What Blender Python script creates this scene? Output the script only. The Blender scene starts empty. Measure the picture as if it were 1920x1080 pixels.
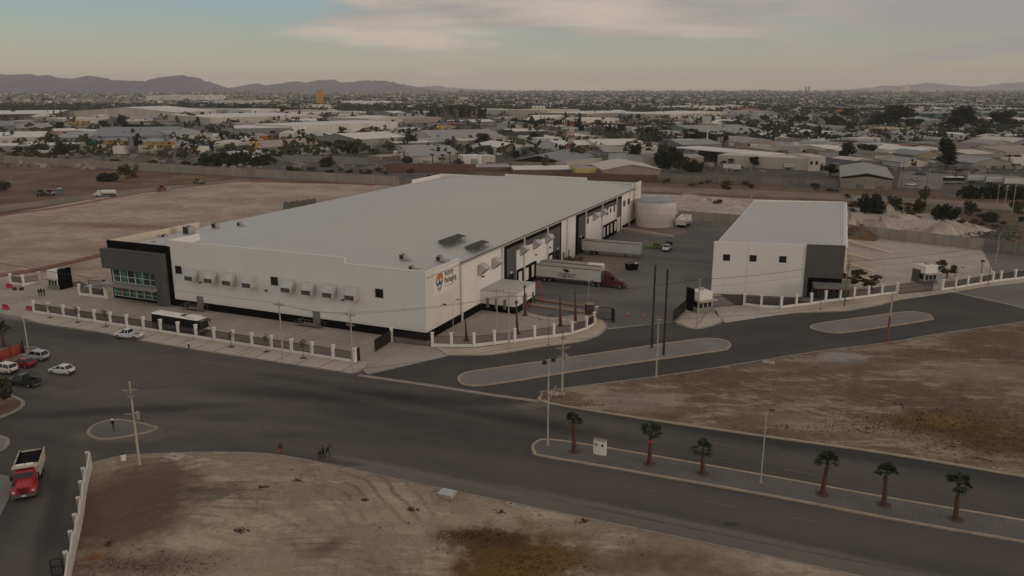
import bpy, bmesh, math, random
from mathutils import Vector, Matrix
R = math.radians
S = bpy.context.scene
COL = S.collection
# ---------------------------------------------------------------- camera
CAM_H, FPX, YH = 45.0, 1493.0, 166.0
TH = math.atan((540 - YH) / FPX)
cd = bpy.data.cameras.new('camera'); cam = bpy.data.objects.new('camera', cd); COL.objects.link(cam)
cam.location = (0, 0, CAM_H); cam.rotation_euler = (math.pi / 2 - TH, 0, 0)
cd.sensor_width = 36; cd.lens = FPX / 1920 * 36; cd.clip_start = 1; cd.clip_end = 120000
S.camera = cam
# ---------------------------------------------------------------- light
SUN_AZ, SUN_EL = -34.0, 10.0          # azimuth measured from +X towards +Y
W = bpy.data.worlds.new('World'); S.world = W; W.use_nodes = True
nt = W.node_tree; N = nt.nodes; L = nt.links; N.clear()
def wn(t, **k):
    n = N.new(t)
    for a, b in k.items(): setattr(n, a, b)
    return n
sky = wn('ShaderNodeTexSky', sky_type='NISHITA', sun_disc=False, sun_elevation=R(SUN_EL), sun_rotation=R(90 - SUN_AZ),
         altitude=1100, air_density=1.0, dust_density=2.0, ozone_density=1.0)
tc = wn('ShaderNodeTexCoord'); sp = wn('ShaderNodeSeparateXYZ'); L.new(tc.outputs['Generated'], sp.inputs[0])
# sky colour ramp: dusty yellow grey at the horizon, teal higher up
hr = wn('ShaderNodeValToRGB'); L.new(sp.outputs['Z'], hr.inputs[0])
e = hr.color_ramp.elements; e[0].position = 0.0; e[0].color = SKY0 = (0.51, 0.43, 0.29, 1); e[1].position = 0.115; e[1].color = (0.205, 0.345, 0.415, 1)
m = e.new(0.05); m.color = (0.36, 0.36, 0.295, 1)
m2 = e.new(0.25); m2.color = (0.58, 0.56, 0.53, 1); m3 = e.new(0.6); m3.color = (0.52, 0.50, 0.48, 1)  # upper sky out of view, brightened to light the ground and walls
skm = wn('ShaderNodeVectorMath', operation='SCALE'); skm.inputs['Scale'].default_value = 0.12
L.new(sky.outputs[0], skm.inputs[0])
mx = wn('ShaderNodeMix', data_type='RGBA'); mx.inputs[0].default_value = 0.80
L.new(skm.outputs[0], mx.inputs[6]); L.new(hr.outputs[0], mx.inputs[7])
# clouds: stretched noise in the direction of view
mp = wn('ShaderNodeMapping'); mp.inputs['Scale'].default_value = (2.6, 2.6, 17.0); mp.inputs['Location'].default_value = (5.5, 7.1, 4.4)
L.new(tc.outputs['Generated'], mp.inputs[0])
nz = wn('ShaderNodeTexNoise'); nz.inputs['Scale'].default_value = 1.25; nz.inputs['Detail'].default_value = 9; nz.inputs['Roughness'].default_value = 0.58; nz.inputs['Distortion'].default_value = 0.5
L.new(mp.outputs[0], nz.inputs['Vector'])
def wmath(op, a, b, clamp=False):
    n = wn('ShaderNodeMath', operation=op, use_clamp=clamp)
    for i, v in enumerate((a, b)):
        if isinstance(v, (int, float)): n.inputs[i].default_value = v
        else: L.new(v, n.inputs[i])
    return n.outputs[0]
xr = wn('ShaderNodeMapRange'); xr.inputs[1].default_value = -0.30; xr.inputs[2].default_value = -0.16; xr.inputs[3].default_value = -0.20; xr.inputs[4].default_value = 0.05
L.new(sp.outputs['X'], xr.inputs[0])
zr = wn('ShaderNodeMapRange'); zr.inputs[1].default_value = 0.015; zr.inputs[2].default_value = 0.072; zr.inputs[3].default_value = -0.20; zr.inputs[4].default_value = 0.05
L.new(sp.outputs['Z'], zr.inputs[0])
cm = wmath('ADD', wmath('ADD', nz.outputs[0], xr.outputs[0]), zr.outputs[0])
cr = wn('ShaderNodeMapRange'); cr.interpolation_type = 'SMOOTHSTEP'; cr.inputs[1].default_value = 0.42; cr.inputs[2].default_value = 0.62
L.new(cm, cr.inputs[0])
nz2 = wn('ShaderNodeTexNoise'); nz2.inputs['Scale'].default_value = 2.1; nz2.inputs['Detail'].default_value = 6; L.new(mp.outputs[0], nz2.inputs['Vector'])
cc = wn('ShaderNodeValToRGB'); L.new(nz2.outputs[0], cc.inputs[0])
cc.color_ramp.elements[0].position = 0.30; cc.color_ramp.elements[0].color = (0.34, 0.315, 0.30, 1)
cc.color_ramp.elements[1].position = 0.56; cc.color_ramp.elements[1].color = (0.60, 0.50, 0.41, 1)
mc = wn('ShaderNodeMix', data_type='RGBA'); L.new(wmath('MULTIPLY', cr.outputs[0], 0.9), mc.inputs[0]); L.new(mx.outputs[2], mc.inputs[6])
gr = wn('ShaderNodeMapRange'); gr.inputs[1].default_value = 0.12; gr.inputs[2].default_value = 0.42; gr.inputs[4].default_value = 0.85; L.new(sp.outputs['X'], gr.inputs[0])
mg = wn('ShaderNodeMix', data_type='RGBA'); L.new(gr.outputs[0], mg.inputs[0]); L.new(cc.outputs[0], mg.inputs[6]); mg.inputs[7].default_value = (0.315, 0.30, 0.30, 1); L.new(mg.outputs[2], mc.inputs[7])
bg = wn('ShaderNodeBackground'); bg.inputs[1].default_value = 1.0
L.new(mc.outputs[2], bg.inputs[0]); wo = wn('ShaderNodeOutputWorld'); L.new(bg.outputs[0], wo.inputs[0])
sl = bpy.data.lights.new('sun', 'SUN'); so = bpy.data.objects.new('sun', sl); COL.objects.link(so)
sl.energy = 0.72; sl.angle = R(14); sl.color = (1.0, 0.86, 0.68)
sd = Vector((math.cos(R(SUN_EL)) * math.cos(R(SUN_AZ)), math.cos(R(SUN_EL)) * math.sin(R(SUN_AZ)), math.sin(R(SUN_EL))))
so.rotation_euler = (-sd).to_track_quat('-Z', 'Y').to_euler()
S.view_settings.view_transform = 'Standard'; S.view_settings.look = 'None'; S.view_settings.exposure = 0.0; S.view_settings.gamma = 1.0
S.cycles.max_bounces = 4; S.cycles.diffuse_bounces = 2; S.cycles.glossy_bounces = 2; S.cycles.transmission_bounces = 2; S.cycles.volume_bounces = 1
S.cycles.transparent_max_bounces = 4; S.cycles.use_denoising = True
# ---------------------------------------------------------------- pixel -> ground, frames
def ray(px, py):
    x = (px - 960) / FPX; y = (540 - py) / FPX
    return Vector((x, math.cos(TH) + y * math.sin(TH), -math.sin(TH) + y * math.cos(TH)))
def G(px, py, z=0.0):
    d = ray(px, py); t = (z - CAM_H) / d.z
    return Vector((d.x * t, d.y * t, z))
def GP(pts, z=0.0): return [G(x, y, z) for x, y in pts]
def up_height(bx, by, ty):           # height in metres of an upright thing from base row to top row
    b = G(bx, by); d = ray(bx, ty); t = b.y / d.y
    return CAM_H + d.z * t
def hdg(a, b): return math.atan2(b[1] - a[1], b[0] - a[0])
# ---------------------------------------------------------------- materials
MATS = {}
def _mat(name, rough=0.8, metal=0.0, spec=0.3):
    m = bpy.data.materials.new(name); m.use_nodes = True
    b = m.node_tree.nodes['Principled BSDF']; b.inputs['Roughness'].default_value = rough; b.inputs['Metallic'].default_value = metal
    b.inputs['Specular IOR Level'].default_value = spec
    return m, m.node_tree.nodes, m.node_tree.links, b
def mat(name, c, var=0.12, scale=1.5, rough=0.8, metal=0.0, bump=0.0, spec=0.3, c2=None, streak=None):
    if name in MATS: return MATS[name]
    m, n, l, b = _mat(name, rough, metal, spec)
    t = n.new('ShaderNodeTexCoord'); src = t.outputs['Object']
    if streak:
        mp = n.new('ShaderNodeMapping'); mp.inputs['Scale'].default_value = streak; l.new(src, mp.inputs[0]); src = mp.outputs[0]
    z = n.new('ShaderNodeTexNoise'); z.inputs['Scale'].default_value = scale; z.inputs['Detail'].default_value = 6; z.inputs['Roughness'].default_value = 0.6
    l.new(src, z.inputs['Vector'])
    r = n.new('ShaderNodeValToRGB'); l.new(z.outputs[0], r.inputs[0])
    r.color_ramp.elements[0].position = 0.3; r.color_ramp.elements[1].position = 0.72
    a = c2 if c2 else tuple(v * (1 - var) for v in c)
    k = c if c2 else tuple(min(1, v * (1 + var)) for v in c)
    r.color_ramp.elements[0].color = (*a, 1); r.color_ramp.elements[1].color = (*k, 1)
    l.new(r.outputs[0], b.inputs['Base Color'])
    if bump:
        bp = n.new('ShaderNodeBump'); bp.inputs['Strength'].default_value = bump; l.new(z.outputs[0], bp.inputs['Height']); l.new(bp.outputs[0], b.inputs['Normal'])
    MATS[name] = m; return m
class NB:                                     # small node builder for the ground materials
    def __init__(s, name, rough=0.9, spec=0.2):
        s.m, s.n, s.l, s.b = _mat(name, rough, 0, spec); s.t = s.n.new('ShaderNodeTexCoord').outputs['Object']; MATS[name] = s.m
    def mapped(s, loc=(0, 0, 0), rot=0, scale=(1, 1, 1)):
        p = s.n.new('ShaderNodeMapping'); p.vector_type = 'TEXTURE'; p.inputs['Location'].default_value = loc; p.inputs['Rotation'].default_value = (0, 0, rot); p.inputs['Scale'].default_value = scale
        s.l.new(s.t, p.inputs[0]); return p.outputs[0]
    def noise(s, scale, detail=7, rough=0.6, vec=None, dist=0.0):
        z = s.n.new('ShaderNodeTexNoise'); z.inputs['Scale'].default_value = scale; z.inputs['Detail'].default_value = detail; z.inputs['Roughness'].default_value = rough; z.inputs['Distortion'].default_value = dist
        s.l.new(vec or s.t, z.inputs['Vector']); return z.outputs[0]
    def ramp(s, v, lo, hi, a=0.0, b=1.0, smooth=True):
        r = s.n.new('ShaderNodeMapRange'); r.interpolation_type = 'SMOOTHSTEP' if smooth else 'LINEAR'
        for i, q in ((1, lo), (2, hi), (3, a), (4, b)): r.inputs[i].default_value = q
        s.l.new(v, r.inputs[0]); return r.outputs[0]
    def math(s, op, a, b=0.0):
        r = s.n.new('ShaderNodeMath'); r.operation = op
        for i, v in enumerate((a, b)):
            if isinstance(v, (int, float)): r.inputs[i].default_value = v
            else: s.l.new(v, r.inputs[i])
        return r.outputs[0]
    def mix(s, f, a, b):
        r = s.n.new('ShaderNodeMix'); r.data_type = 'RGBA'
        if isinstance(f, (int, float)): r.inputs[0].default_value = f
        else: s.l.new(f, r.inputs[0])
        for i, v in ((6, a), (7, b)):
            if isinstance(v, tuple): r.inputs[i].default_value = (*v, 1)
            else: s.l.new(v, r.inputs[i])
        return r.outputs[2]
    def blob(s, x, y, rx, ry, rot=0.0, soft=0.5, wob=0.5):   # a patch of its own shape on the ground
        v = s.mapped((x, y, 0), rot, (rx, ry, 1e6))
        ln = s.n.new('ShaderNodeVectorMath'); ln.operation = 'LENGTH'; s.l.new(v, ln.inputs[0])
        d = s.math('ADD', ln.outputs['Value'], s.math('MULTIPLY', s.math('SUBTRACT', s.noise(0.35, 6), 0.5), wob * 2))
        return s.ramp(d, 1 - soft, 1 + soft * 0.4, 1, 0)
    def done(s, col, bump=None, strength=0.3, dist=0.1):
        s.l.new(col, s.b.inputs['Base Color'])
        if bump is not None:
            bp = s.n.new('ShaderNodeBump'); bp.inputs['Strength'].default_value = strength; bp.inputs['Distance'].default_value = dist; s.l.new(bump, bp.inputs['Height']); s.l.new(bp.outputs[0], s.b.inputs['Normal'])
        return s.m
# ---------------------------------------------------------------- mesh builder
class MB:
    def __init__(s): s.v = []; s.f = []; s.mi = []; s.cur = 0
    def mat(s, i): s.cur = i; return s
    def add(s, vs, fs):
        o = len(s.v); s.v += [tuple(v) for v in vs]; s.f += [tuple(i + o for i in f) for f in fs]; s.mi += [s.cur] * len(fs); return s
    def hexa(s, b, t): # 4 bottom, 4 top (ccw)
        return s.add(list(b) + list(t), [(3, 2, 1, 0), (4, 5, 6, 7), (0, 1, 5, 4), (1, 2, 6, 5), (2, 3, 7, 6), (3, 0, 4, 7)])
    def box(s, x0, y0, z0, x1, y1, z1):
        return s.hexa([(x0, y0, z0), (x1, y0, z0), (x1, y1, z0), (x0, y1, z0)], [(x0, y0, z1), (x1, y0, z1), (x1, y1, z1), (x0, y1, z1)])
    def cbox(s, c, d, rz=0.0):
        cs, sn = math.cos(rz), math.sin(rz); q = []
        for x, y in ((-1, -1), (1, -1), (1, 1), (-1, 1)):
            a, b = x * d[0] / 2, y * d[1] / 2; q.append((c[0] + a * cs - b * sn, c[1] + a * sn + b * cs))
        return s.hexa([(*p, c[2] - d[2] / 2) for p in q], [(*p, c[2] + d[2] / 2) for p in q])
    def bar(s, p, q, w, h): # horizontal-ish bar, z given at its middle
        p, q = Vector(p), Vector(q); d = (q - p); n = Vector((-d.y, d.x, 0)); n = n.normalized() * w / 2 if n.length > 1e-6 else Vector((w / 2, 0, 0)); u = Vector((0, 0, h / 2))
        return s.hexa([p - n - u, p + n - u, q + n - u, q - n - u][::-1], [p - n + u, p + n + u, q + n + u, q - n + u][::-1])
    def tube(s, p, q, r0, r1=None, n=6):
        p, q = Vector(p), Vector(q); r1 = r0 if r1 is None else r1; d = (q - p).normalized()
        a = d.orthogonal().normalized(); b = d.cross(a); vs = []
        for c, r in ((p, r0), (q, r1)):
            for i in range(n): t = 2 * math.pi * i / n; vs.append(c + a * r * math.cos(t) + b * r * math.sin(t))
        fs = [(i, (i + 1) % n, n + (i + 1) % n, n + i) for i in range(n)] + [tuple(range(n))[::-1], tuple(range(n, 2 * n))]
        return s.add(vs, fs)
    def prism(s, poly, z0, z1): # poly ccw list of (x,y)
        a = sum(poly[i][0] * poly[(i + 1) % len(poly)][1] - poly[(i + 1) % len(poly)][0] * poly[i][1] for i in range(len(poly)))
        if a < 0: poly = poly[::-1]
        n = len(poly); vs = [(p[0], p[1], z0) for p in poly] + [(p[0], p[1], z1) for p in poly]
        return s.add(vs, [tuple(range(n))[::-1], tuple(range(n, 2 * n))] + [(i, (i + 1) % n, n + (i + 1) % n, n + i) for i in range(n)])
    def xprism(s, prof, y0, y1): # side profile in x,z extruded along y
        a = sum(prof[i][0] * prof[(i + 1) % len(prof)][1] - prof[(i + 1) % len(prof)][0] * prof[i][1] for i in range(len(prof)))
        if a < 0: prof = prof[::-1]
        n = len(prof); vs = [(p[0], y0, p[1]) for p in prof] + [(p[0], y1, p[1]) for p in prof]
        return s.add(vs, [tuple(range(n)), tuple(range(n, 2 * n))[::-1]] + [((i + 1) % n, i, n + i, n + (i + 1) % n) for i in range(n)])
    def loft(s, rings, cap=True):
        n = len(rings[0]); vs = [p for r in rings for p in r]; fs = []
        for k in range(len(rings) - 1):
            for i in range(n): fs.append((k * n + i, k * n + (i + 1) % n, (k + 1) * n + (i + 1) % n, (k + 1) * n + i))
        if cap: fs += [tuple(range(n))[::-1], tuple(range((len(rings) - 1) * n, len(rings) * n))]
        return s.add(vs, fs)
    def build(s, name, mats, parent=None, bevel=0.0, smooth=False, loc=None, rz=0.0):
        me = bpy.data.meshes.new(name); me.from_pydata(s.v, [], s.f)
        mats = mats if isinstance(mats, (list, tuple)) else [mats]
        for m in mats: me.materials.append(m)
        if len(mats) > 1: me.polygons.foreach_set('material_index', s.mi)
        if bevel:
            b = bmesh.new(); b.from_mesh(me); bmesh.ops.remove_doubles(b, verts=b.verts, dist=1e-5)
            bmesh.ops.bevel(b, geom=[e for e in b.edges if len(e.link_faces) == 2 and e.calc_face_angle(0) > 0.5], offset=bevel, segments=2, affect='EDGES', clamp_overlap=True)
            b.to_mesh(me); b.free()
        if smooth: me.polygons.foreach_set('use_smooth', [True] * len(me.polygons))
        me.update()
        o = bpy.data.objects.new(name, me); COL.objects.link(o)
        if parent: o.parent = parent
        if loc is not None: o.location = loc
        o.rotation_euler.z = rz
        return o
def tag(o, label, cat, group=None, kind=None):
    if label: o['label'] = label
    if cat: o['category'] = cat
    if group: o['group'] = group
    if kind: o['kind'] = kind
    return o
def thing(name, label, cat, loc=(0, 0, 0), rz=0.0, group=None):
    o = bpy.data.objects.new(name, None); COL.objects.link(o); o.location = loc; o.rotation_euler = (0, 0, rz); o.empty_display_size = 0.5
    return tag(o, label, cat, group)
KIDS = {}
def copy_thing(src, loc, rz, label, scale=1.0, group=None):
    c = src.copy(); COL.objects.link(c); c.location = loc; c.rotation_euler = (0, 0, rz)
    c.scale = (scale,) * 3 if isinstance(scale, (int, float)) else scale
    if label: c['label'] = label
    if group: c['group'] = group
    for k in list(src.children):
        d = k.copy(); COL.objects.link(d); d.parent = c
        for g in list(k.children):
            h = g.copy(); COL.objects.link(h); h.parent = d
    return c
def struct(o): o['kind'] = 'structure'; return o
def ribbon(pts, w, z0, z1, mb=None, closed=False):
    mb = mb or MB(); n = len(pts); P = [Vector((p[0], p[1])) for p in pts]; Lf = []; Rt = []
    for i in range(n):
        a = P[(i - 1) % n] if (closed or i) else P[0]; b = P[(i + 1) % n] if (closed or i < n - 1) else P[-1]
        d = (b - a).normalized(); q = Vector((-d.y, d.x)); Lf.append(P[i] + q * w / 2); Rt.append(P[i] - q * w / 2)
    for i in range(n if closed else n - 1):
        j = (i + 1) % n
        mb.hexa([(*Rt[i], z0), (*Rt[j], z0), (*Lf[j], z0), (*Lf[i], z0)], [(*Rt[i], z1), (*Rt[j], z1), (*Lf[j], z1), (*Lf[i], z1)])
    return mb
def smooth_path(pts, k=4, closed=False):
    out = []; n = len(pts); P = [Vector((p[0], p[1])) for p in pts]
    rng = range(n if closed else n - 1)
    for i in rng:
        a, b, c, d = (P[(i - 1) % n], P[i], P[(i + 1) % n], P[(i + 2) % n]) if closed else (P[max(i - 1, 0)], P[i], P[i + 1], P[min(i + 2, n - 1)])
        for j in range(k):
            t = j / k; out.append(0.5 * ((2 * b) + (c - a) * t + (2 * a - 5 * b + 4 * c - d) * t * t + (3 * b - a - 3 * c + d) * t ** 3))
    if not closed: out.append(P[-1])
    return out
# ---------------------------------------------------------------- ground materials
def m_ground():
    s = NB('city_ground', 0.95)
    n1 = s.noise(0.004, 8); n2 = s.noise(0.05, 8); n3 = s.noise(0.0009, 5)
    c = s.mix(s.ramp(n1, 0.35, 0.65), (0.082, 0.072, 0.061), (0.145, 0.127, 0.107))
    c = s.mix(s.ramp(n2, 0.45, 0.7), c, (0.05, 0.048, 0.037))
    c = s.mix(s.ramp(n3, 0.5, 0.62), c, (0.12, 0.085, 0.062)); return s.done(c)
def m_asphalt(name, c0, c1, dust, ang, patches=()):
    s = NB(name, 0.85, 0.25)
    lane = s.noise(0.16, 4, 0.5, s.mapped(rot=ang, scale=(18, 1.0, 1))); big = s.noise(0.03, 5); fine = s.noise(3.0, 8, 0.7)
    c = s.mix(s.ramp(lane, 0.32, 0.68), c0, c1); c = s.mix(s.math('MULTIPLY', s.ramp(big, 0.40, 0.66), 0.6), c, dust)
    c = s.mix(s.math('MULTIPLY', s.ramp(fine, 0.5, 0.75), 0.25), c, (0.22, 0.20, 0.175))
    st = s.noise(0.5, 5, 0.6, s.mapped(rot=ang, scale=(6, 1, 1)))
    c = s.mix(s.math('MULTIPLY', s.ramp(st, 0.66, 0.72), 0.45), c, (0.05, 0.047, 0.043))
    for (x, y, rx, ry, ro, soft, wob, col, amt) in patches: c = s.mix(s.math('MULTIPLY', s.blob(x, y, rx, ry, ro, soft, wob), amt), c, col)
    pale = s.noise(0.11, 3, 0.5, s.mapped((5, 7, 0), ang, (30, 0.6, 1)))
    c = s.mix(s.math('MULTIPLY', s.ramp(pale, 0.60, 0.72), 0.35), c, dust)
    return s.done(c, fine, 0.25, 0.02)
def m_concrete(name, c0, c1, ang, jx, jy, joint=0.55):
    s = NB(name, 0.85, 0.25)
    n1 = s.noise(0.12, 7); n2 = s.noise(1.6, 7); st = s.noise(0.25, 5, 0.6, s.mapped(rot=ang, scale=(9, 1, 1)))
    c = s.mix(s.ramp(n1, 0.35, 0.68), c0, c1); c = s.mix(s.math('MULTIPLY', s.ramp(st, 0.55, 0.75), 0.4), c, tuple(v * 0.62 for v in c0))
    c = s.mix(s.math('MULTIPLY', s.ramp(n2, 0.5, 0.75), 0.22), c, tuple(v * 0.7 for v in c0))
    sx = s.n.new('ShaderNodeSeparateXYZ'); s.l.new(s.mapped(rot=ang), sx.inputs[0])
    for ax, j in (('X', jx), ('Y', jy)):
        if not j: continue
        f = s.math('FRACT', s.math('DIVIDE', sx.outputs[ax], j)); w = (0.09 if j < 4 or j > 5 else 0.26) / j
        c = s.mix(s.math('MULTIPLY', s.math('LESS_THAN', f, w), joint), c, tuple(v * 0.35 for v in c0))
    return s.done(c)
RA = R(-23.5)
def at(px, py): p = G(px, py); return p.x, p.y
def patch(px, py, rx, ry, rot, soft, wob, col, amt): x, y = at(px, py); return (x, y, rx, ry, rot, soft, wob, col, amt)
DKA, DUS, DUS2 = (0.025, 0.024, 0.022), (0.135, 0.117, 0.098), (0.19, 0.163, 0.134)
A_MAIN = m_asphalt('asphalt_main', (0.046, 0.042, 0.038), (0.080, 0.072, 0.063), (0.118, 0.103, 0.087), RA,
    [patch(180, 690, 22, 11, RA, 0.6, 0.5, (0.108, 0.096, 0.083), 0.85), patch(330, 745, 26, 3.0, RA + 0.3, 0.8, 0.6, (0.13, 0.113, 0.095), 0.6), patch(700, 745, 26, 3.4, R(-6), 0.8, 0.5, DKA, 0.85), patch(200, 772, 22, 1.8, R(8), 0.8, 0.6, DKA, 0.75), patch(1000, 795, 16, 3.0, RA, 0.8, 0.5, DKA, 0.8), patch(1560, 838, 40, 3.2, R(-22.5), 0.5, 0.4, (0.036, 0.036, 0.032), 0.9), patch(420, 800, 16, 2.2, R(-4), 0.8, 0.6, DUS, 0.6), patch(470, 690, 30, 1.4, R(-20), 0.9, 0.8, DUS, 0.4),
     patch(230, 815, 8, 2.6, 0, 0.6, 0.6, DUS2, 0.5), patch(820, 895, 24, 0.9, R(-23), 0.7, 0.4, DUS2, 0.6), patch(1300, 985, 26, 0.8, R(-23), 0.7, 0.4, DUS2, 0.6), patch(1330, 945, 45, 3.6, R(-22.5), 0.5, 0.4, (0.098, 0.086, 0.073), 0.85), patch(620, 840, 22, 2.6, R(-10), 0.7, 0.5, (0.092, 0.082, 0.071), 0.7), patch(860, 695, 4, 1.6, 0, 0.8, 0.8, DUS2, 0.5), patch(60, 600, 22, 1.6, RA, 0.8, 0.6, (0.30, 0.26, 0.215), 0.6), patch(1000, 760, 4, 1.4, 0.2, 0.7, 0.7, DUS2, 0.6), patch(1369, 983, 0.9, 0.5, 0, 0.6, 0.8, (0.035, 0.033, 0.03), 0.8), patch(60, 1000, 2.2, 12, R(23), 0.7, 0.5, (0.125, 0.11, 0.093), 0.5), patch(100, 960, 1.2, 14, R(23), 0.7, 0.5, DKA, 0.5)])
A_SIDE = m_asphalt('asphalt_side', (0.034, 0.033, 0.031), (0.056, 0.054, 0.050), (0.085, 0.077, 0.067), R(22))
A_YARD = m_asphalt('asphalt_yard', (0.088, 0.084, 0.078), (0.128, 0.12, 0.11), (0.19, 0.173, 0.152), RA)
A_STREET = m_asphalt('asphalt_street', (0.13, 0.122, 0.112), (0.17, 0.158, 0.143), (0.20, 0.18, 0.16), RA)
C_YARD = m_concrete('yard_concrete', (0.30, 0.262, 0.222), (0.38, 0.335, 0.285), RA, 6.0, 9.0, 0.4)
C_WALK = m_concrete('walk_concrete', (0.40, 0.345, 0.28), (0.47, 0.405, 0.33), RA, 4.4, 0, 0.75)
C_WALK2 = m_concrete('walk_concrete_plain', (0.43, 0.35, 0.265), (0.50, 0.41, 0.32), R(20), 3.0, 0, 0.25)
C_LOT = m_concrete('lot_concrete', (0.37, 0.325, 0.285), (0.46, 0.41, 0.36), R(66), 9, 6, 0.35)
C_PAVER = m_concrete('paver_grey', (0.185, 0.17, 0.157), (0.235, 0.217, 0.198), R(22), 0.7, 0.7, 0.2)
C_PAVER2 = m_concrete('paver_dark', (0.115, 0.106, 0.096), (0.155, 0.143, 0.13), RA, 0.55, 0.55, 0.22)
C_KERB = mat('kerb_concrete', (0.27, 0.225, 0.178), 0.18, 0.8)
C_KERBY = mat('kerb_sandy', (0.34, 0.265, 0.185), 0.2, 0.6)
C_EDGE = mat('edge_concrete', (0.27, 0.23, 0.19), 0.2, 0.8)
def m_dirt(name, c0, c1, cpale, patches, tracks=(), rot=0.0):
    s = NB(name, 0.97, 0.1)
    big = s.noise(0.05, 10, 0.68); mid = s.noise(0.30, 10, 0.72); fine = s.noise(2.2, 9, 0.75); strk = s.noise(0.40, 10, 0.72, s.mapped(rot=rot, scale=(3.4, 1.0, 1)), 0.35)
    c = s.mix(s.ramp(big, 0.38, 0.62), c0, c1)
    c = s.mix(s.math('MULTIPLY', s.ramp(s.math('ADD', s.math('MULTIPLY', strk, 0.6), s.math('MULTIPLY', big, 0.4)), 0.495, 0.57), 0.85), c, cpale)
    c = s.mix(s.math('MULTIPLY', s.ramp(mid, 0.51, 0.62), 0.42), c, tuple(v * 0.6 for v in c0))
    hgt = s.math('ADD', s.math('MULTIPLY', mid, 0.6), s.math('MULTIPLY', fine, 0.3))
    for (cx, cy, per, r0, r1, amt, half) in tracks:              # curved tyre tracks round a centre
        v = s.mapped((cx, cy, 0)); v2 = s.n.new('ShaderNodeVectorMath'); v2.operation = 'LENGTH'; s.l.new(v, v2.inputs[0])
        d = s.math('ADD', v2.outputs['Value'], s.math('MULTIPLY', s.noise(0.05, 2, 0.4), 7.0))
        w = s.math('ABSOLUTE', s.math('SUBTRACT', s.math('FRACT', s.math('DIVIDE', d, per)), 0.5))
        k = s.math('MULTIPLY', s.ramp(w, 0.05, half, 1, 0), s.math('MULTIPLY', s.ramp(d, r0, r0 + 3), s.ramp(d, r1 - 3, r1, 1, 0)))
        k = s.math('MULTIPLY', k, s.math('MULTIPLY', s.ramp(s.noise(0.09, 6, 0.65, s.mapped((cx * 0.3, 9, 0))), 0.43, 0.60), s.ramp(fine, 0.3, 0.6, 0.4, 1.0)))
        c = s.mix(s.math('MULTIPLY', k, amt), c, tuple(v * 0.66 for v in c0)); hgt = s.math('SUBTRACT', hgt, s.math('MULTIPLY', k, 0.35))
    c = s.mix(s.math('MULTIPLY', s.ramp(fine, 0.50, 0.64), 0.36), c, tuple(v * 0.6 for v in c0)); c = s.mix(s.math('MULTIPLY', s.ramp(fine, 0.36, 0.46, 1, 0), 0.35), c, tuple(min(1, v * 1.12) for v in cpale))
    for (x, y, rx, ry, ro, soft, wob, col, amt) in patches:
        c = s.mix(s.math('MULTIPLY', s.math('MULTIPLY', s.blob(x, y, rx, ry, ro, soft, wob), s.ramp(fine, 0.25, 0.50, 0.78, 1.0)), amt), c, col)
    speck = s.ramp(s.noise(0.9, 8, 0.8), 0.63, 0.70)
    c = s.mix(s.math('MULTIPLY', speck, 0.55), c, tuple(v * 0.42 for v in c0))
    return s.done(c, hgt, 0.8, 0.5)
c0_ = at(300, 1090); c1_ = at(500, 1240); c2_ = at(1750, 640)
D_NEAR = m_dirt('dirt_near', (0.280, 0.205, 0.146), (0.37, 0.28, 0.203), (0.46, 0.362, 0.272),
    [patch(235, 955, 8.5, 10.0, 0.3, 0.5, 0.5, (0.115, 0.075, 0.050), 0.92), patch(285, 905, 5, 7, 0.5, 0.5, 0.6, (0.125, 0.085, 0.057), 0.8),
     patch(960, 1050, 8, 6.5, 0.2, 0.6, 0.9, (0.135, 0.070, 0.026), 1.0), patch(900, 1008, 6, 2.2, -0.2, 0.7, 1.0, (0.09, 0.05, 0.028), 0.85), patch(1010, 1062, 5, 2.5, 0.1, 0.7, 1.0, (0.19, 0.105, 0.034), 0.9),
     patch(610, 1030, 1.4, 3.0, -0.7, 0.6, 0.8, (0.10, 0.068, 0.045), 0.8), patch(250, 1065, 9, 3, 0.1, 0.8, 1.0, (0.115, 0.080, 0.058), 0.75), patch(390, 925, 5, 2.4, 0.2, 0.8, 1.0, (0.11, 0.09, 0.066), 0.75),
     patch(180, 1046, 1.3, 0.8, 0.2, 0.8, 1, (0.22, 0.085, 0.035), 0.8), patch(1170, 1055, 7, 3, 0.2, 0.8, 1.0, (0.15, 0.095, 0.055), 0.7), patch(1330, 1075, 9, 3, -0.3, 0.8, 1.0, (0.14, 0.09, 0.055), 0.7),
     patch(520, 1060, 9, 5, 0.1, 0.8, 0.8, (0.33, 0.255, 0.185), 0.5), patch(760, 985, 9, 4, 0.0, 0.8, 0.9, (0.32, 0.245, 0.175), 0.5)],
    [(c0_[0], c0_[1], 1.7, 14, 34, 0.72, 0.2), (c1_[0], c1_[1], 1.25, 12, 26, 0.7, 0.2)], R(-8))
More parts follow.
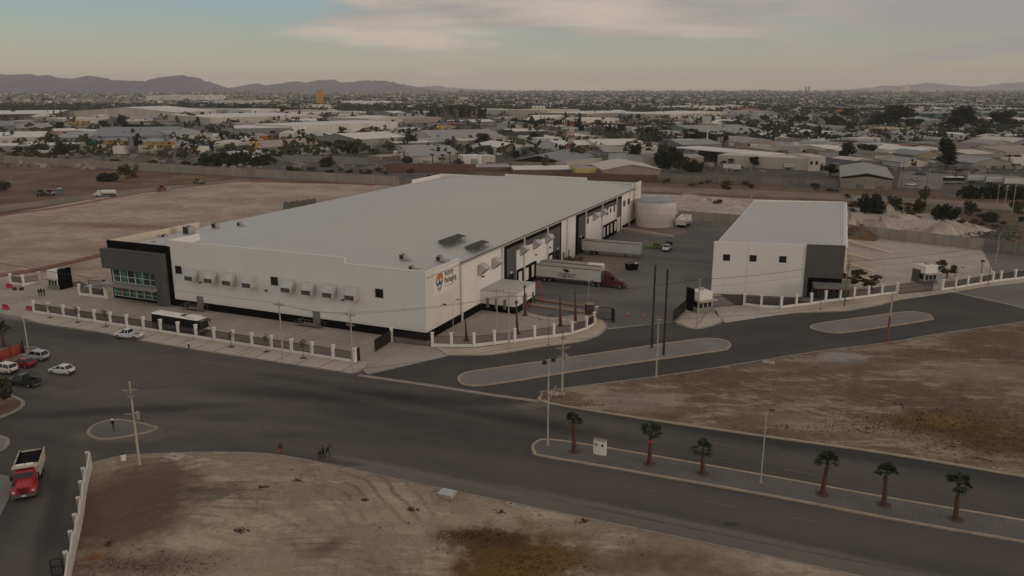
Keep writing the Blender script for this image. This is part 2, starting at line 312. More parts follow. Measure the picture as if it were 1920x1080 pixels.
D_RIGHT = m_dirt('dirt_right', (0.150, 0.093, 0.061), (0.215, 0.143, 0.096), (0.36, 0.275, 0.205),
    [patch(1800, 800, 12, 5, -0.1, 0.7, 0.9, (0.130, 0.072, 0.030), 0.9), patch(1860, 830, 12, 5, -0.4, 0.7, 1.0, (0.120, 0.060, 0.026), 0.9), patch(1760, 790, 5, 2.5, 0, 0.8, 1.0, (0.21, 0.125, 0.045), 0.8),
     patch(1180, 755, 6, 4, -0.2, 0.6, 0.7, (0.27, 0.225, 0.185), 0.7), patch(1580, 672, 5, 3.4, 0.2, 0.35, 0.5, (0.30, 0.29, 0.28), 0.85), patch(1640, 655, 5, 2, 0.2, 0.7, 1.0, (0.33, 0.25, 0.18), 0.6),
     patch(1560, 690, 14, 4, 0.1, 0.7, 0.8, (0.15, 0.095, 0.063), 0.7), patch(1560, 800, 14, 4, -0.3, 0.8, 0.9, (0.30, 0.23, 0.165), 0.6), patch(1850, 700, 14, 7, 0, 0.8, 1, (0.29, 0.225, 0.165), 0.55)],
    [(c2_[0], c2_[1], 1.9, 6, 60, 0.55, 0.2)], R(-4))
D_SAND = m_dirt('sand_lot', (0.345, 0.238, 0.182), (0.42, 0.31, 0.243), (0.49, 0.385, 0.31), [patch(250, 425, 40, 5, -0.2, 0.8, 0.9, (0.21, 0.115, 0.078), 0.75), patch(420, 385, 30, 5, -0.3, 0.8, 0.9, (0.46, 0.37, 0.30), 0.6), patch(120, 470, 25, 4, 0.0, 0.8, 0.9, (0.25, 0.165, 0.12), 0.6), patch(560, 360, 40, 8, -0.3, 0.8, 0.9, (0.46, 0.37, 0.31), 0.6), patch(340, 470, 18, 4, 0.1, .8, .9, (0.24, 0.155, 0.11), 0.5), patch(60, 510, 22, 3, 0.3, .8, .9, (0.23, 0.12, 0.085), 0.6)], (), R(-14))
D_RED = m_dirt('dirt_red', (0.130, 0.076, 0.050), (0.185, 0.115, 0.075), (0.235, 0.155, 0.10), [], (), R(-25))
D_EDGE = mat('dirt_edge', (0.23, 0.098, 0.07), 0.4, 0.3, 0.95)
D_BACK = m_dirt('dirt_back', (0.125, 0.090, 0.062), (0.185, 0.135, 0.092), (0.155, 0.085, 0.042), [], (), R(-18))
D_SPOIL = m_dirt('spoil_sand', (0.36, 0.29, 0.235), (0.46, 0.385, 0.32), (0.52, 0.44, 0.37), [], (), R(-18))
D_TRACK = m_dirt('dirt_track', (0.20, 0.155, 0.115), (0.25, 0.20, 0.15), (0.28, 0.22, 0.165), [], (), R(-18))
def sheet(name, pts, z, m, world=False):
    P = pts if world else GP(pts)
    b = bmesh.new(); vs = [b.verts.new((p[0], p[1], z)) for p in P]; f = b.faces.new(vs); f.normal_update()
    if f.normal.z < 0: bmesh.ops.reverse_faces(b, faces=[f])
    bmesh.ops.triangulate(b, faces=b.faces[:]); me = bpy.data.meshes.new(name); b.to_mesh(me); b.free(); me.materials.append(m)
    o = bpy.data.objects.new(name, me); COL.objects.link(o); return struct(o)
def slab(name, pts, z0, z1, m, world=False):
    P = [(p[0], p[1]) for p in (pts if world else GP(pts))]
    return struct(MB().prism(P, z0, z1).build(name, m))
# one sheet to the horizon, finer near the camera
gb = MB(); xs = [-14000, -9000, -5000, -2000, -900, -450, -200, -80, 0, 80, 200, 450, 900, 2000, 5000, 9000, 14000]; ys = [-600, 0, 60, 120, 200, 300, 450, 700, 1100, 1800, 3000, 6000, 12000, 17000]
gb.add([(x, y, 0) for y in ys for x in xs], [(j * len(xs) + i, j * len(xs) + i + 1, (j + 1) * len(xs) + i + 1, (j + 1) * len(xs) + i) for j in range(len(ys) - 1) for i in range(len(xs) - 1)])
struct(gb.build('ground', m_ground()))
# lots and streets further off
sheet('red_dirt_ground', [(-500, 250), (0, 309), (480, 333), (742, 347), (600, 346), (300, 365), (0, 420), (-400, 470)], 0.03, D_RED)
sheet('sand_lot', [(-400, 470), (0, 404), (250, 360), (420, 340), (742, 348), (830, 334), (500, 420), (205, 555), (150, 528), (0, 545), (-300, 640)], 0.05, D_SAND)
sheet('dirt_track', [(-300, 440), (0, 386), (190, 362), (330, 348), (460, 335), (470, 338), (340, 354), (195, 370), (0, 398), (-300, 458)], 0.09, D_TRACK)
struct(ribbon(smooth_path(GP([(-150, 435), (0, 405), (120, 388), (240, 366), (330, 353), (440, 341), (560, 338), (700, 348)])), 3.0, 0.02, 0.12).build('dirt_berm', D_EDGE))
struct(ribbon(smooth_path(GP([(-60, 527), (60, 508), (130, 493), (205, 475)])), 3.2, 0.02, 0.22).build('dirt_berm', D_EDGE))
sheet('back_ground', [(742, 347), (830, 318), (1228, 340), (1590, 352), (1760, 362), (2300, 400), (2400, 480), (1920, 482), (1842, 472), (1585, 442), (1400, 420), (1200, 420), (900, 380)], 0.04, D_BACK)
sheet('dirt_track', [(1180, 348), (1300, 353), (1440, 358), (1640, 368), (1920, 384), (2300, 410), (2300, 426), (1920, 396), (1640, 379), (1440, 369), (1300, 363), (1190, 359)], 0.10, D_TRACK)
sheet('spoil_ground', [(1190, 363), (1300, 367), (1415, 374), (1600, 389), (1700, 398), (1800, 410), (1850, 432), (1830, 452), (1700, 440), (1590, 432), (1400, 408), (1200, 400)], 0.09, D_SPOIL)
sheet('highway', [(1380, 268), (1530, 286), (1660, 300), (1920, 322), (2500, 370), (2500, 392), (1920, 340), (1700, 322), (1640, 312), (1530, 300), (1430, 288), (1300, 272)], 0.12, A_SIDE)
sheet('parking_lot', [(1690, 320), (1790, 328), (1760, 356), (1680, 352)], 0.14, A_STREET)
sheet('highway', [(1000, 246), (1130, 262), (1300, 275), (1430, 288), (1430, 280), (1300, 268), (1150, 256), (1000, 241)], 0.14, A_STREET)
# near ground: asphalt under everything, raised lots, kerbs and walks on it
sheet('main_road', [(-300, 560), (0, 565), (700, 688), (850, 660), (1000, 640), (1140, 590), (1300, 570), (1500, 565), (1700, 545), (1920, 520), (2300, 480), (2600, 560), (2200, 640), (2600, 1000), (2200, 1200), (1000, 1250), (-300, 1350), (-900, 800)], 0.03, A_MAIN)
sheet('side_street', [(690, 703), (760, 684), (840, 667), (920, 666), (1010, 652), (1085, 642), (1122, 630), (1140, 616), (1265, 604), (1300, 617), (1357, 606), (1488, 588), (1587, 584), (1690, 563), (1771, 553), (1920, 560), (1920, 606), (1771, 627), (1534, 662), (1340, 693), (1210, 712), (1030, 734), (1012, 750)], 0.05, A_SIDE)
sheet('yard_pavement', [(-200, 512), (20, 533), (75, 527), (150, 540), (205, 520), (400, 480), (870, 420), (1190, 392), (1275, 412), (1390, 420), (1340, 545), (1380, 574), (1265, 604), (1140, 618), (1117, 600), (1072, 629), (1002, 638), (927, 647), (889, 652), (847, 652), (811, 650), (840, 668), (690, 703), (666, 682), (370, 634), (65, 588), (36, 594), (-150, 566)], 0.06, C_YARD)
sheet('truck_yard', [(1012, 600), (960, 565), (990, 535), (1090, 463), (1180, 418), (1275, 426), (1300, 415), (1390, 418), (1336, 549), (1290, 568), (1262, 604), (1140, 616), (1112, 585)], 0.09, A_YARD)
sheet('gravel_patch', [(1080, 480), (1090, 470), (1192, 484), (1170, 511), (1125, 508)], 0.12, mat('gravel_brown', (0.20, 0.155, 0.125), 0.2, 2.0, 0.95))
sheet('gravel_patch', [(1150, 446), (1165, 428), (1198, 415), (1275, 426), (1290, 436), (1255, 446), (1230, 446), (1168, 434)], 0.12, mat('gravel_brown', (0.2, 0.155, 0.125)))
sheet('lot_pavement', [(1575, 437), (1690, 452), (1842, 470), (1872, 527), (1790, 541), (1680, 551), (1600, 562), (1540, 567), (1500, 565)], 0.08, C_LOT)
sheet('street', [(1842, 470), (1920, 479), (2300, 522), (2500, 560), (1920, 580), (1790, 546), (1790, 541), (1872, 527)], 0.07, A_STREET)
# kerbed walks, medians, lots
WALK_F = [(36, 594), (50, 581), (65, 584), (370, 631), (666, 678), (690, 679), (686, 689), (676, 696), (657, 701), (630, 697), (480, 674), (325, 650), (232, 633), (175, 622), (75, 607)]
slab('sidewalk', WALK_F, 0.02, 0.17, C_WALK)
struct(ribbon(smooth_path(GP([(36, 594), (75, 607), (175, 622), (232, 633), (325, 650), (480, 674), (630, 697), (657, 701), (676, 696), (686, 689)])), 0.35, 0.02, 0.175).build('kerb', C_KERB))
WALK_R = [(815, 652), (847, 654), (889, 654), (927, 649), (965, 644), (1002, 639), (1038, 635), (1072, 630), (1099, 621), (1114, 611), (1119, 600), (1128, 600), (1137, 613), (1122, 630), (1085, 642), (1010, 652), (922, 666), (860, 667), (840, 667)]
slab('sidewalk', WALK_R, 0.02, 0.17, C_WALK2)
struct(ribbon(smooth_path(GP([(840, 667), (860, 667), (922, 666), (1010, 652), (1085, 642), (1122, 630), (1137, 613), (1128, 600)])), 0.35, 0.02, 0.175).build('kerb', C_KERB))
slab('sidewalk', [(1284, 585), (1330, 578), (1349, 597), (1355, 603), (1327, 614), (1299, 617), (1267, 605)], 0.02, 0.17, C_WALK)
struct(ribbon(smooth_path(GP([(1284, 585), (1267, 605), (1299, 617), (1327, 614), (1355, 603), (1349, 597)])), 0.35, 0.02, 0.175).build('kerb', C_KERB))
sheet('driveway', [(1349, 597), (1340, 575), (1395, 573), (1464, 581), (1470, 590), (1360, 606)], 0.10, C_LOT)
WALK_B = [(1395, 574), (1427, 579), (1464, 581), (1492, 577), (1547, 569), (1600, 563), (1652, 556), (1688, 552), (1690, 562), (1640, 575), (1587, 584), (1488, 588), (1460, 592)]
slab('sidewalk', WALK_B, 0.02, 0.17, C_WALK2)
struct(ribbon(GP([(1460, 592), (1488, 588), (1587, 584), (1640, 575), (1690, 562)]), 0.35, 0.02, 0.175).build('kerb', C_KERB))
sheet('driveway', [(1688, 552), (1766, 544), (1785, 549), (1690, 563)], 0.10, C_LOT)
WALK_C = [(1766, 546), (1813, 539), (1860, 531), (1902, 526), (2100, 503), (2100, 508), (1920, 530), (1842, 539), (1786, 549)]
slab('sidewalk', WALK_C, 0.02, 0.17, C_WALK2)
MED1 = [(860, 710), (863, 717), (870, 722), (902, 724), (985, 712), (1110, 692), (1340, 660), (1362, 655), (1369, 648), (1360, 640), (1325, 636), (1250, 645), (1135, 662), (1010, 680), (897, 696), (870, 702)]
MED2 = [(1521, 613), (1527, 619), (1559, 625), (1594, 623), (1736, 602), (1746, 596), (1736, 589), (1700, 586), (1620, 596), (1541, 607)]
PALMS = [(999, 842), (1003, 850), (1014, 856), (1155, 880), (1460, 934), (1673, 975), (1920, 1018), (2200, 1068), (2200, 1026), (1920, 978), (1673, 937), (1460, 898), (1140, 842), (1030, 826), (1004, 832)]
ISL = [(166, 812), (175, 800), (200, 791), (225, 789), (262, 795), (285, 801), (294, 804), (275, 812), (225, 822), (190, 825), (172, 820)]
for nm, pl, m, k in (('median_strip', MED1, C_PAVER, C_KERBY), ('median_strip', MED2, C_PAVER, C_KERBY), ('median_strip', PALMS, C_PAVER2, C_KERBY), ('traffic_island', ISL, C_PAVER2, C_KERB)):
    P = smooth_path(GP(pl), 3, True); slab(nm, P, 0.02, 0.17, m, True); struct(ribbon(P, 0.42, 0.02, 0.20, None, True).build('kerb', k))
P = smooth_path(GP([(-60, 735), (0, 737), (25, 745), (43, 755), (37, 767), (0, 784), (-60, 800)]), 3, True); slab('traffic_island', P, 0.02, 0.15, D_RIGHT, True); struct(ribbon(P, 0.5, 0.02, 0.19, None, True).build('kerb', C_KERB))
P = smooth_path(GP([(-60, 815), (0, 820), (15, 829), (10, 840), (0, 847), (-60, 880)]), 3, True); slab('traffic_island', P, 0.02, 0.15, C_PAVER, True); struct(ribbon(P, 0.5, 0.02, 0.19, None, True).build('kerb', C_KERB))
slab('sidewalk', [(-120, 890), (0, 892), (21, 895), (24, 905), (18, 935), (0, 970), (-120, 1060)], 0.02, 0.17, C_PAVER)
P = smooth_path(GP([(-70, 660), (0, 655), (60, 652), (70, 660), (20, 690), (-70, 700)]), 3, True); slab('traffic_island', P, 0.02, 0.16, D_RIGHT, True); struct(ribbon(P, 0.4, 0.02, 0.19, None, True).build('kerb', C_KERB))
LOT_N = [(172, 870), (225, 857), (265, 854), (362, 850), (440, 850), (522, 855), (640, 877), (765, 905), (920, 937), (1155, 985), (1440, 1045), (1600, 1080), (2000, 1165), (2000, 1320), (60, 1320), (100, 1150), (135, 1072), (160, 935)]
slab('dirt_lot', LOT_N, 0.01, 0.12, D_NEAR)
struct(ribbon(smooth_path(GP(LOT_N[:13])), 0.22, 0.02, 0.17).build('kerb', C_EDGE))
LOT_R = [(1012, 746), (1017, 739), (1030, 733), (1210, 710), (1340, 691), (1534, 660), (1661, 644), (1771, 625), (1920, 604), (2300, 545), (2500, 700), (2300, 960), (1920, 895), (1673, 853), (1440, 820), (1205, 786), (1030, 757)]
slab('dirt_lot', LOT_R, 0.01, 0.12, D_RIGHT)
struct(ribbon(smooth_path(GP([(1012, 746), (1017, 739), (1030, 733), (1210, 710), (1340, 691), (1534, 660), (1661, 644), (1771, 625), (1920, 604), (2300, 545)])), 0.25, 0.02, 0.17).build('kerb', C_EDGE))
struct(ribbon(smooth_path(GP([(2300, 960), (1920, 895), (1673, 853), (1440, 820), (1205, 786), (1030, 757), (1012, 746)])), 0.55, 0.02, 0.17).build('kerb', C_KERBY))
struct(ribbon(GP([(672, 704), (800, 722), (930, 742), (1012, 753)]), 0.9, 0.02, 0.07).build('road_gutter', C_EDGE))
struct(ribbon(GP([(1786, 547), (1850, 562), (1920, 577), (2000, 590)]), 0.9, 0.02, 0.085).build('road_gutter', C_EDGE))
sheet('road_shoulder', [(640, 876), (765, 903), (920, 935), (1155, 983), (1440, 1043), (1620, 1082), (1750, 1082), (1440, 1024), (1155, 966), (980, 932), (850, 905), (700, 872)], 0.045, m_asphalt('asphalt_shoulder', (0.105, 0.094, 0.080), (0.140, 0.124, 0.106), (0.18, 0.158, 0.134), RA))
struct(ribbon(GP([(700, 872), (850, 905), (980, 932), (1155, 966), (1440, 1024), (1700, 1076)]), 0.35, 0.02, 0.055).build('road_seam', mat('seam', (0.14, 0.125, 0.108), 0.2, 1.0)))
# worn lane dashes
dm = MB()
WHITE_W = mat('worn_paint', (0.155, 0.142, 0.125), 0.25, 1.5)
for line in ([(1100, 872 + 0), (1920, 1020)], ):
    pass
for a, b, off, nn in (((1330, 830), (1920, 938), 0, 9), ((1330, 855), (1920, 963), 0, 9), ((1170, 912), (1800, 1030), 0, 9)):
    A, B = G(*a), G(*b); d = (B - A); n = max(1, int(d.length / 9)); d.normalize()
    for i in range(n): dm.bar((*(A + d * i * 9.0).xy, 0.045), (*(A + d * (i * 9.0 + 3.6)).xy, 0.045), 0.12, 0.03)
struct(dm.build('lane_marking', WHITE_W))
# mountains: ridged solid hills far off
def hills(name, prof, dist, thick, m, seed):
    rnd = random.Random(seed); mb = MB(); rows = []
    ks = [0.0, 0.18, 0.4, 0.65, 1.0]; hs = [0.0, 0.38, 0.78, 1.0, 0.0]
    xs = []; px = prof[0][0]
    while px <= prof[-1][0]:
        for i in range(len(prof) - 1):
            if prof[i][0] <= px <= prof[i + 1][0]:
                t = (px - prof[i][0]) / (prof[i + 1][0] - prof[i][0]); y = prof[i][1] * (1 - t) + prof[i + 1][1] * t
        xs.append((px, y)); px += 4
    for k, hk in zip(ks, hs):
        row = []; r2 = random.Random(seed * 9)
        for px, y in xs:
            y = y + (r2.uniform(-2.0, 1.6) if y < 162 else 0)
            D = dist + thick * k; z = max(0, (YH + 1 - y)) * D * math.cos(TH) / FPX * 1.02
            jit = rnd.uniform(-0.12, 0.12) if 0.1 < k < 1 and hk < 1 else rnd.uniform(-0.02, 0.02)
            X = (px - 960) / FPX * (dist + thick * 0.65) * 1.0 * math.cos(TH) * 1.03
            row.append((X + rnd.uniform(-1, 1) * 20, D + rnd.uniform(-1, 1) * 200 * (0.2 < k < 1), z * hk * (1 + jit) if hk else -5))
        rows.append(row)
    n = len(xs); mb.add([p for r in rows for p in r], [(j * n + i, j * n + i + 1, (j + 1) * n + i + 1, (j + 1) * n + i) for j in range(len(ks) - 1) for i in range(n - 1)])
    return struct(mb.build(name, m, smooth=True))
M_HILL = mat('mountain_rock_hazed', (0.095, 0.094, 0.125), 0.3, 0.002, 0.95, spec=0.0)  # bluish haze tint put into the rock colour
M_HILL2 = mat('far_hill_hazed', (0.26, 0.25, 0.26), 0.2, 0.002, 0.95, spec=0.0)  # haze fade of the farthest hills put into their pale colour
hills('mountains', [(-120, 146), (0, 138), (60, 137), (120, 138), (148, 145), (185, 142), (205, 139), (235, 146), (290, 149), (318, 150), (335, 143), (346, 141), (357, 136.5), (368, 140), (380, 141), (405, 150), (432, 160), (445, 166)], 9000, 2600, M_HILL, 1)
hills('mountains', [(440, 166), (480, 158), (497, 153), (520, 158), (545, 153), (575, 150), (595, 153), (605, 148), (635, 147), (655, 152), (690, 149), (730, 147), (750, 152), (790, 161), (830, 166)], 11800, 2400, M_HILL, 2)
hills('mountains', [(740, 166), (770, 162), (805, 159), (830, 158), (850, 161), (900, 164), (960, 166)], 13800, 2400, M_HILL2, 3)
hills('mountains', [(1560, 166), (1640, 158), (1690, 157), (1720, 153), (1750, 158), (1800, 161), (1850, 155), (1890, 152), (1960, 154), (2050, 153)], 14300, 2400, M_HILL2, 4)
# spoil heaps: each an uneven cone of dumped earth
def heap(px, py, wpx, hpx, m, label, seed, name='dirt_mound', depth=0.8):
    rnd = random.Random(seed); b = G(px, py); mpp = b.y / FPX * 1.0; w = wpx * mpp / 2; h = hpx * mpp * 0.8
    mb = MB(); rings = []; n = 18; ph = [rnd.uniform(0, 6.28) for _ in range(6)]
    for k in range(9):
        t = k / 8; r = w * (1 - t ** 1.3) * (1.0 if k else 1.12) + 0.02; ring = []
        for i in range(n):
            a = 2 * math.pi * i / n; q = 1 + 0.30 * math.sin(2 * a + ph[0]) + 0.16 * math.sin(3 * a + ph[3]) + 0.12 * math.sin(7 * a + ph[1] + 2 * t) + rnd.uniform(-0.1, 0.1)
            ring.append((r * q * math.cos(a) + w * 0.2 * t * math.sin(ph[2]), r * q * depth * math.sin(a), (h * (t ** 0.75) * (1 + 0.16 * math.sin(3 * a + ph[4]) + rnd.uniform(-0.09, 0.09)) if k else -0.05)))
        rings.append(ring)
    o = mb.loft(rings, True).build(name, m, loc=(b.x, b.y + w * depth * 0.8, 0.0)); return tag(o, label, 'mound', 'spoil heaps behind the block wall')
# ---------------------------------------------------------------- materials of buildings
WHITE = mat('white_wall_paint', (0.73, 0.685, 0.635), 0.035, 0.25, 0.75, streak=(1, 1, 0.35))
WHITE2 = mat('white_trim', (0.72, 0.675, 0.62), 0.06, 1.0, 0.7)
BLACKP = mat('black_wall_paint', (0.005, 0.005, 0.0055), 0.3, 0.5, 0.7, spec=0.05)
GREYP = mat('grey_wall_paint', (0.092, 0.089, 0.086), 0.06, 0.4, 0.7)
GREYD = mat('grey_door_paint', (0.19, 0.185, 0.175), 0.08, 0.8, 0.6)
CREAM = mat('cream_wall_paint', (0.62, 0.52, 0.41), 0.06, 0.5)
SHEETM = mat('galvanised_sheet', (0.48, 0.47, 0.455), 0.1, 0.8, 0.45, 0.15, spec=0.5)
DARKM = mat('dark_metal', (0.030, 0.029, 0.028), 0.2, 1.0, 0.5)
RAIL = mat('railing_metal', (0.026, 0.021, 0.019), 0.2, 1.0, 0.55)
STEEL = mat('steel_grey', (0.30, 0.29, 0.27), 0.12, 1.0, 0.5, 0.3)
BLACKH = mat('black_opening', (0.006, 0.006, 0.006), 0.2, 1.0, 0.6)
RED = mat('red_paint', (0.50, 0.035, 0.025), 0.12, 1.0, 0.5)
YELLOW = mat('yellow_paint', (0.55, 0.33, 0.06), 0.12, 1.0, 0.55)
GLASSD = mat('dark_glass', (0.012, 0.014, 0.015), 0.3, 2.0, 0.12, spec=0.6)
CONCP = mat('pole_concrete', (0.40, 0.355, 0.285), 0.10, 1.2, 0.85)
WOODP = mat('pole_wood', (0.15, 0.095, 0.065), 0.2, 1.5, 0.9)
BRICKR = mat('brick_red', (0.20, 0.10, 0.065), 0.25, 0.8, 0.9)
def m_roof(name, c, pitch_y, rot=0.0):
    s = NB(name, 0.55, 0.35); n1 = s.noise(0.03, 6); n2 = s.noise(0.3, 6, 0.6, s.mapped(scale=(1, 14, 1)))
    k = s.mix(s.ramp(n1, 0.3, 0.7), tuple(v * 0.96 for v in c), c); k = s.mix(s.math('MULTIPLY', s.ramp(n2, 0.55, 0.75), 0.14), k, tuple(v * 0.72 for v in c))
    sx = s.n.new('ShaderNodeSeparateXYZ'); s.l.new(s.t, sx.inputs[0])
    f = s.math('FRACT', s.math('DIVIDE', sx.outputs['Y'], pitch_y)); k = s.mix(s.math('MULTIPLY', s.math('LESS_THAN', f, 0.22 / pitch_y), 0.35), k, tuple(v * 0.55 for v in c))
    rib = s.math('ABSOLUTE', s.math('SUBTRACT', s.math('FRACT', s.math('DIVIDE', sx.outputs['Y'], 0.6)), 0.5))
    return s.done(k, rib, 0.10, 0.05)
ROOF = m_roof('standing_seam_roof', (0.455, 0.44, 0.412), 13.0)
def m_teal():
    s = NB('teal_glass', 0.10, 0.6); n = s.noise(0.45, 3, 0.5, s.mapped(scale=(1, 1, 4)))
    return s.done(s.mix(s.ramp(n, 0.42, 0.50), (0.02, 0.042, 0.04), (0.035, 0.20, 0.155)))
TEAL = m_teal()
def text_mesh(name, body, size, m, parent, loc, rot, extrude=0.02, align='LEFT', sx=1.0):
    c = bpy.data.curves.new(name, 'FONT'); c.body = body; c.size = size; c.extrude = extrude; c.align_x = align; c.offset = 0.012 * size
    o = bpy.data.objects.new(name, c); COL.objects.link(o); dg = bpy.context.evaluated_depsgraph_get(); me = bpy.data.meshes.new_from_object(o.evaluated_get(dg))
    bpy.data.objects.remove(o); me.materials.clear(); me.materials.append(m)
    p = bpy.data.objects.new(name, me); COL.objects.link(p); p.parent = parent; p.location = loc; p.rotation_euler = rot; p.scale = (sx, 1, 1); return p
def m_wall():
    s = NB('panel_wall_paint', 0.75, 0.25); n1 = s.noise(0.12, 6); n2 = s.noise(0.5, 8, 0.65, s.mapped(scale=(0.9, 0.9, 6))); c = (0.775, 0.735, 0.69)
    k = s.mix(s.ramp(n1, 0.35, 0.7), tuple(v * 0.955 for v in c), c); k = s.mix(s.math('MULTIPLY', s.ramp(n2, 0.54, 0.74), 0.16), k, (0.50, 0.44, 0.37))
    sx = s.n.new('ShaderNodeSeparateXYZ'); s.l.new(s.t, sx.inputs[0])
    for ax, j, o_ in (('X', 7.75, 0.0), ('Y', 7.5, 6.0), ('Z', 3.6, 1.9)):
        f = s.math('FRACT', s.math('DIVIDE', s.math('ADD', sx.outputs[ax], 400 * j - o_), j)); k = s.mix(s.math('MULTIPLY', s.math('LESS_THAN', f, 0.06 / j), 0.30), k, (0.42, 0.38, 0.33))
    return s.done(k)
WALLP = m_wall()
# ---------------------------------------------------------------- the main warehouse (local x along the front, y along the side, origin at the corner)
AF = R(-23.5); CORNER = G(800, 640)
def LW(x, y, z=0.0):
    return Vector((CORNER.x + x * math.cos(AF) - y * math.sin(AF), CORNER.y + x * math.sin(AF) + y * math.cos(AF), z))
wh = thing('warehouse', 'huge white warehouse with dark plinth, pale roof and glazed grey office corner', 'warehouse', CORNER, AF)
DEP = 153.0; EV = 11.9; RX = -40.0; RZ = 14.0; LX = -79.5; LZ = 11.4
w = MB()
w.box(-61.8, 0, 1.62, -17.2, 0.4, 14.25); w.box(-17.2, 0, 1.62, 0, 0.4, 13.15)                      # front wall with stepped parapet
w.box(-0.4, 0.4, 1.62, 0, 13.5, 12.95)                                                            # tall end of the side wall
w.box(-0.4, 13.5, 0.02, -0.05, 142.0, EV - 0.25)                                                  # side wall
w.box(-0.4, 142.0, 1.3, 0.0, DEP, 13.6)                                                           # raised far end
w.box(LX, DEP - 0.4, 0, -0.4, DEP, 12.9); w.box(LX - 0.3, 16, 0, LX + 0.1, DEP, LZ - 0.15)            # back and left walls
w.box(-52.0, DEP - 0.8, 12.9, -20, DEP - 0.05, 13.9); w.box(LX - 0.3, DEP - 22, 11, LX + 0.05, DEP - 0.4, 12.7)
w.box(-61.8, 0.4, 12.0, -61.5, 9, 14.2)
w.build('wall', WALLP, wh)
p = MB(); p.box(-61.0, -0.06, 0, 0.06, 0.5, 1.60); p.box(-0.5, 0.5, 0, 0.06, 22.9, 1.60); p.build('plinth', BLACKP, wh); p = MB(); p.box(-0.5, 130.0, 0, 0.05, DEP - 0.02, 1.25); p.build('plinth', BLACKP, wh)
r = MB(); t = 0.25
for (xa, za, xb, zb) in ((RX, RZ, 0.12, EV), (LX - 0.35, LZ, RX, RZ)):
    r.hexa([(xa, 0.42, za - t), (xb, 0.42, zb - t), (xb, DEP - 0.9, zb - t), (xa, DEP - 0.9, za - t)], [(xa, 0.42, za), (xb, 0.42, zb), (xb, DEP - 0.9, zb), (xa, DEP - 0.9, za)])
# the strip of roof beside the parapet end sits inside the tall wall
roof = r.build('roof', ROOF, wh)
MB().box(RX - 0.35, 0.5, RZ - 0.1, RX + 0.35, DEP - 1.0, RZ + 0.09).build('ridge_cap', mat('ridge_sheet', (0.52, 0.50, 0.465), 0.06), roof)
gt = MB(); gt.box(0.125, 13.6, EV - 0.30, 0.40, 142.0, EV + 0.03); gt.build('gutter', mat('gutter_metal', (0.40, 0.36, 0.32), 0.08), wh)
gl = MB(); gl.box(0.10, 13.6, EV + 0.035, 0.42, 142.0, EV + 0.16); gl.build('eave_flashing', mat('flashing_brown', (0.12, 0.085, 0.07), 0.1), wh)
for b in (13.8, 33.7, 45.8, 60.8, 75.7, 90.9, 106.5, 121.7, 137.4):
    MB().box(0.16, b - 0.16, 0.1 if b < 20 else (0.2 if b > 34 else 0.2), 0.46, b + 0.16, EV - 0.3).build('downpipe', WHITE2, wh)
# recessed dark and grey bays of the side wall
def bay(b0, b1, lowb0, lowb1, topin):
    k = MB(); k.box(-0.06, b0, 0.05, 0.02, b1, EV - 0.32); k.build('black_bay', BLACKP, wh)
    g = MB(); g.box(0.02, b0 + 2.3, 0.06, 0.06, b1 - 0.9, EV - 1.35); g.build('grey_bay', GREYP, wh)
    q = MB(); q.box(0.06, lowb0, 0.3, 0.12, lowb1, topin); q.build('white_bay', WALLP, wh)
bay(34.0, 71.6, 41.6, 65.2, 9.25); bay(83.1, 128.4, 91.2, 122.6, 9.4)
def win(x, z, ww, hh, side=False):
    f = MB()
    if side: f.box(0.12, x - ww / 2, z - hh / 2, 0.17, x + ww / 2, z + hh / 2)
    else: f.box(x - ww / 2, -0.05, z - hh / 2, x + ww / 2, 0.0, z + hh / 2)
    o = f.build('window', GLASSD, wh); fr = MB(); e = 0.07
    for s_ in (-1, 1):
        if side: fr.box(0.12, x + s_ * ww / 2 - e, z - hh / 2 - e, 0.2, x + s_ * ww / 2 + e, z + hh / 2 + e)
        else: fr.box(x + s_ * ww / 2 - e, -0.09, z - hh / 2 - e, x + s_ * ww / 2 + e, 0.0, z + hh / 2 + e)
    for s_ in (-1, 1):
        if side: fr.box(0.12, x - ww / 2 + e, z + s_ * hh / 2 - e, 0.19, x + ww / 2 - e, z + s_ * hh / 2 + e)
        else: fr.box(x - ww / 2 + e, -0.08, z + s_ * hh / 2 - e, x + ww / 2 - e, 0.0, z + s_ * hh / 2 + e)
    fr.build('frame', DARKM, o)
for x in (-59.2, -34.1, -9.8): win(x, 8.1, 1.55, 1.55)
for b, hh in ((112.2, 1.9), (115.6, 1.3), (119.6, 1.9), (93.2, 1.6)): win(b, 8.4, 1.2, hh, True)
for b in (131.3, 136.5): win(b, 8.5, 1.5, 1.7, True)
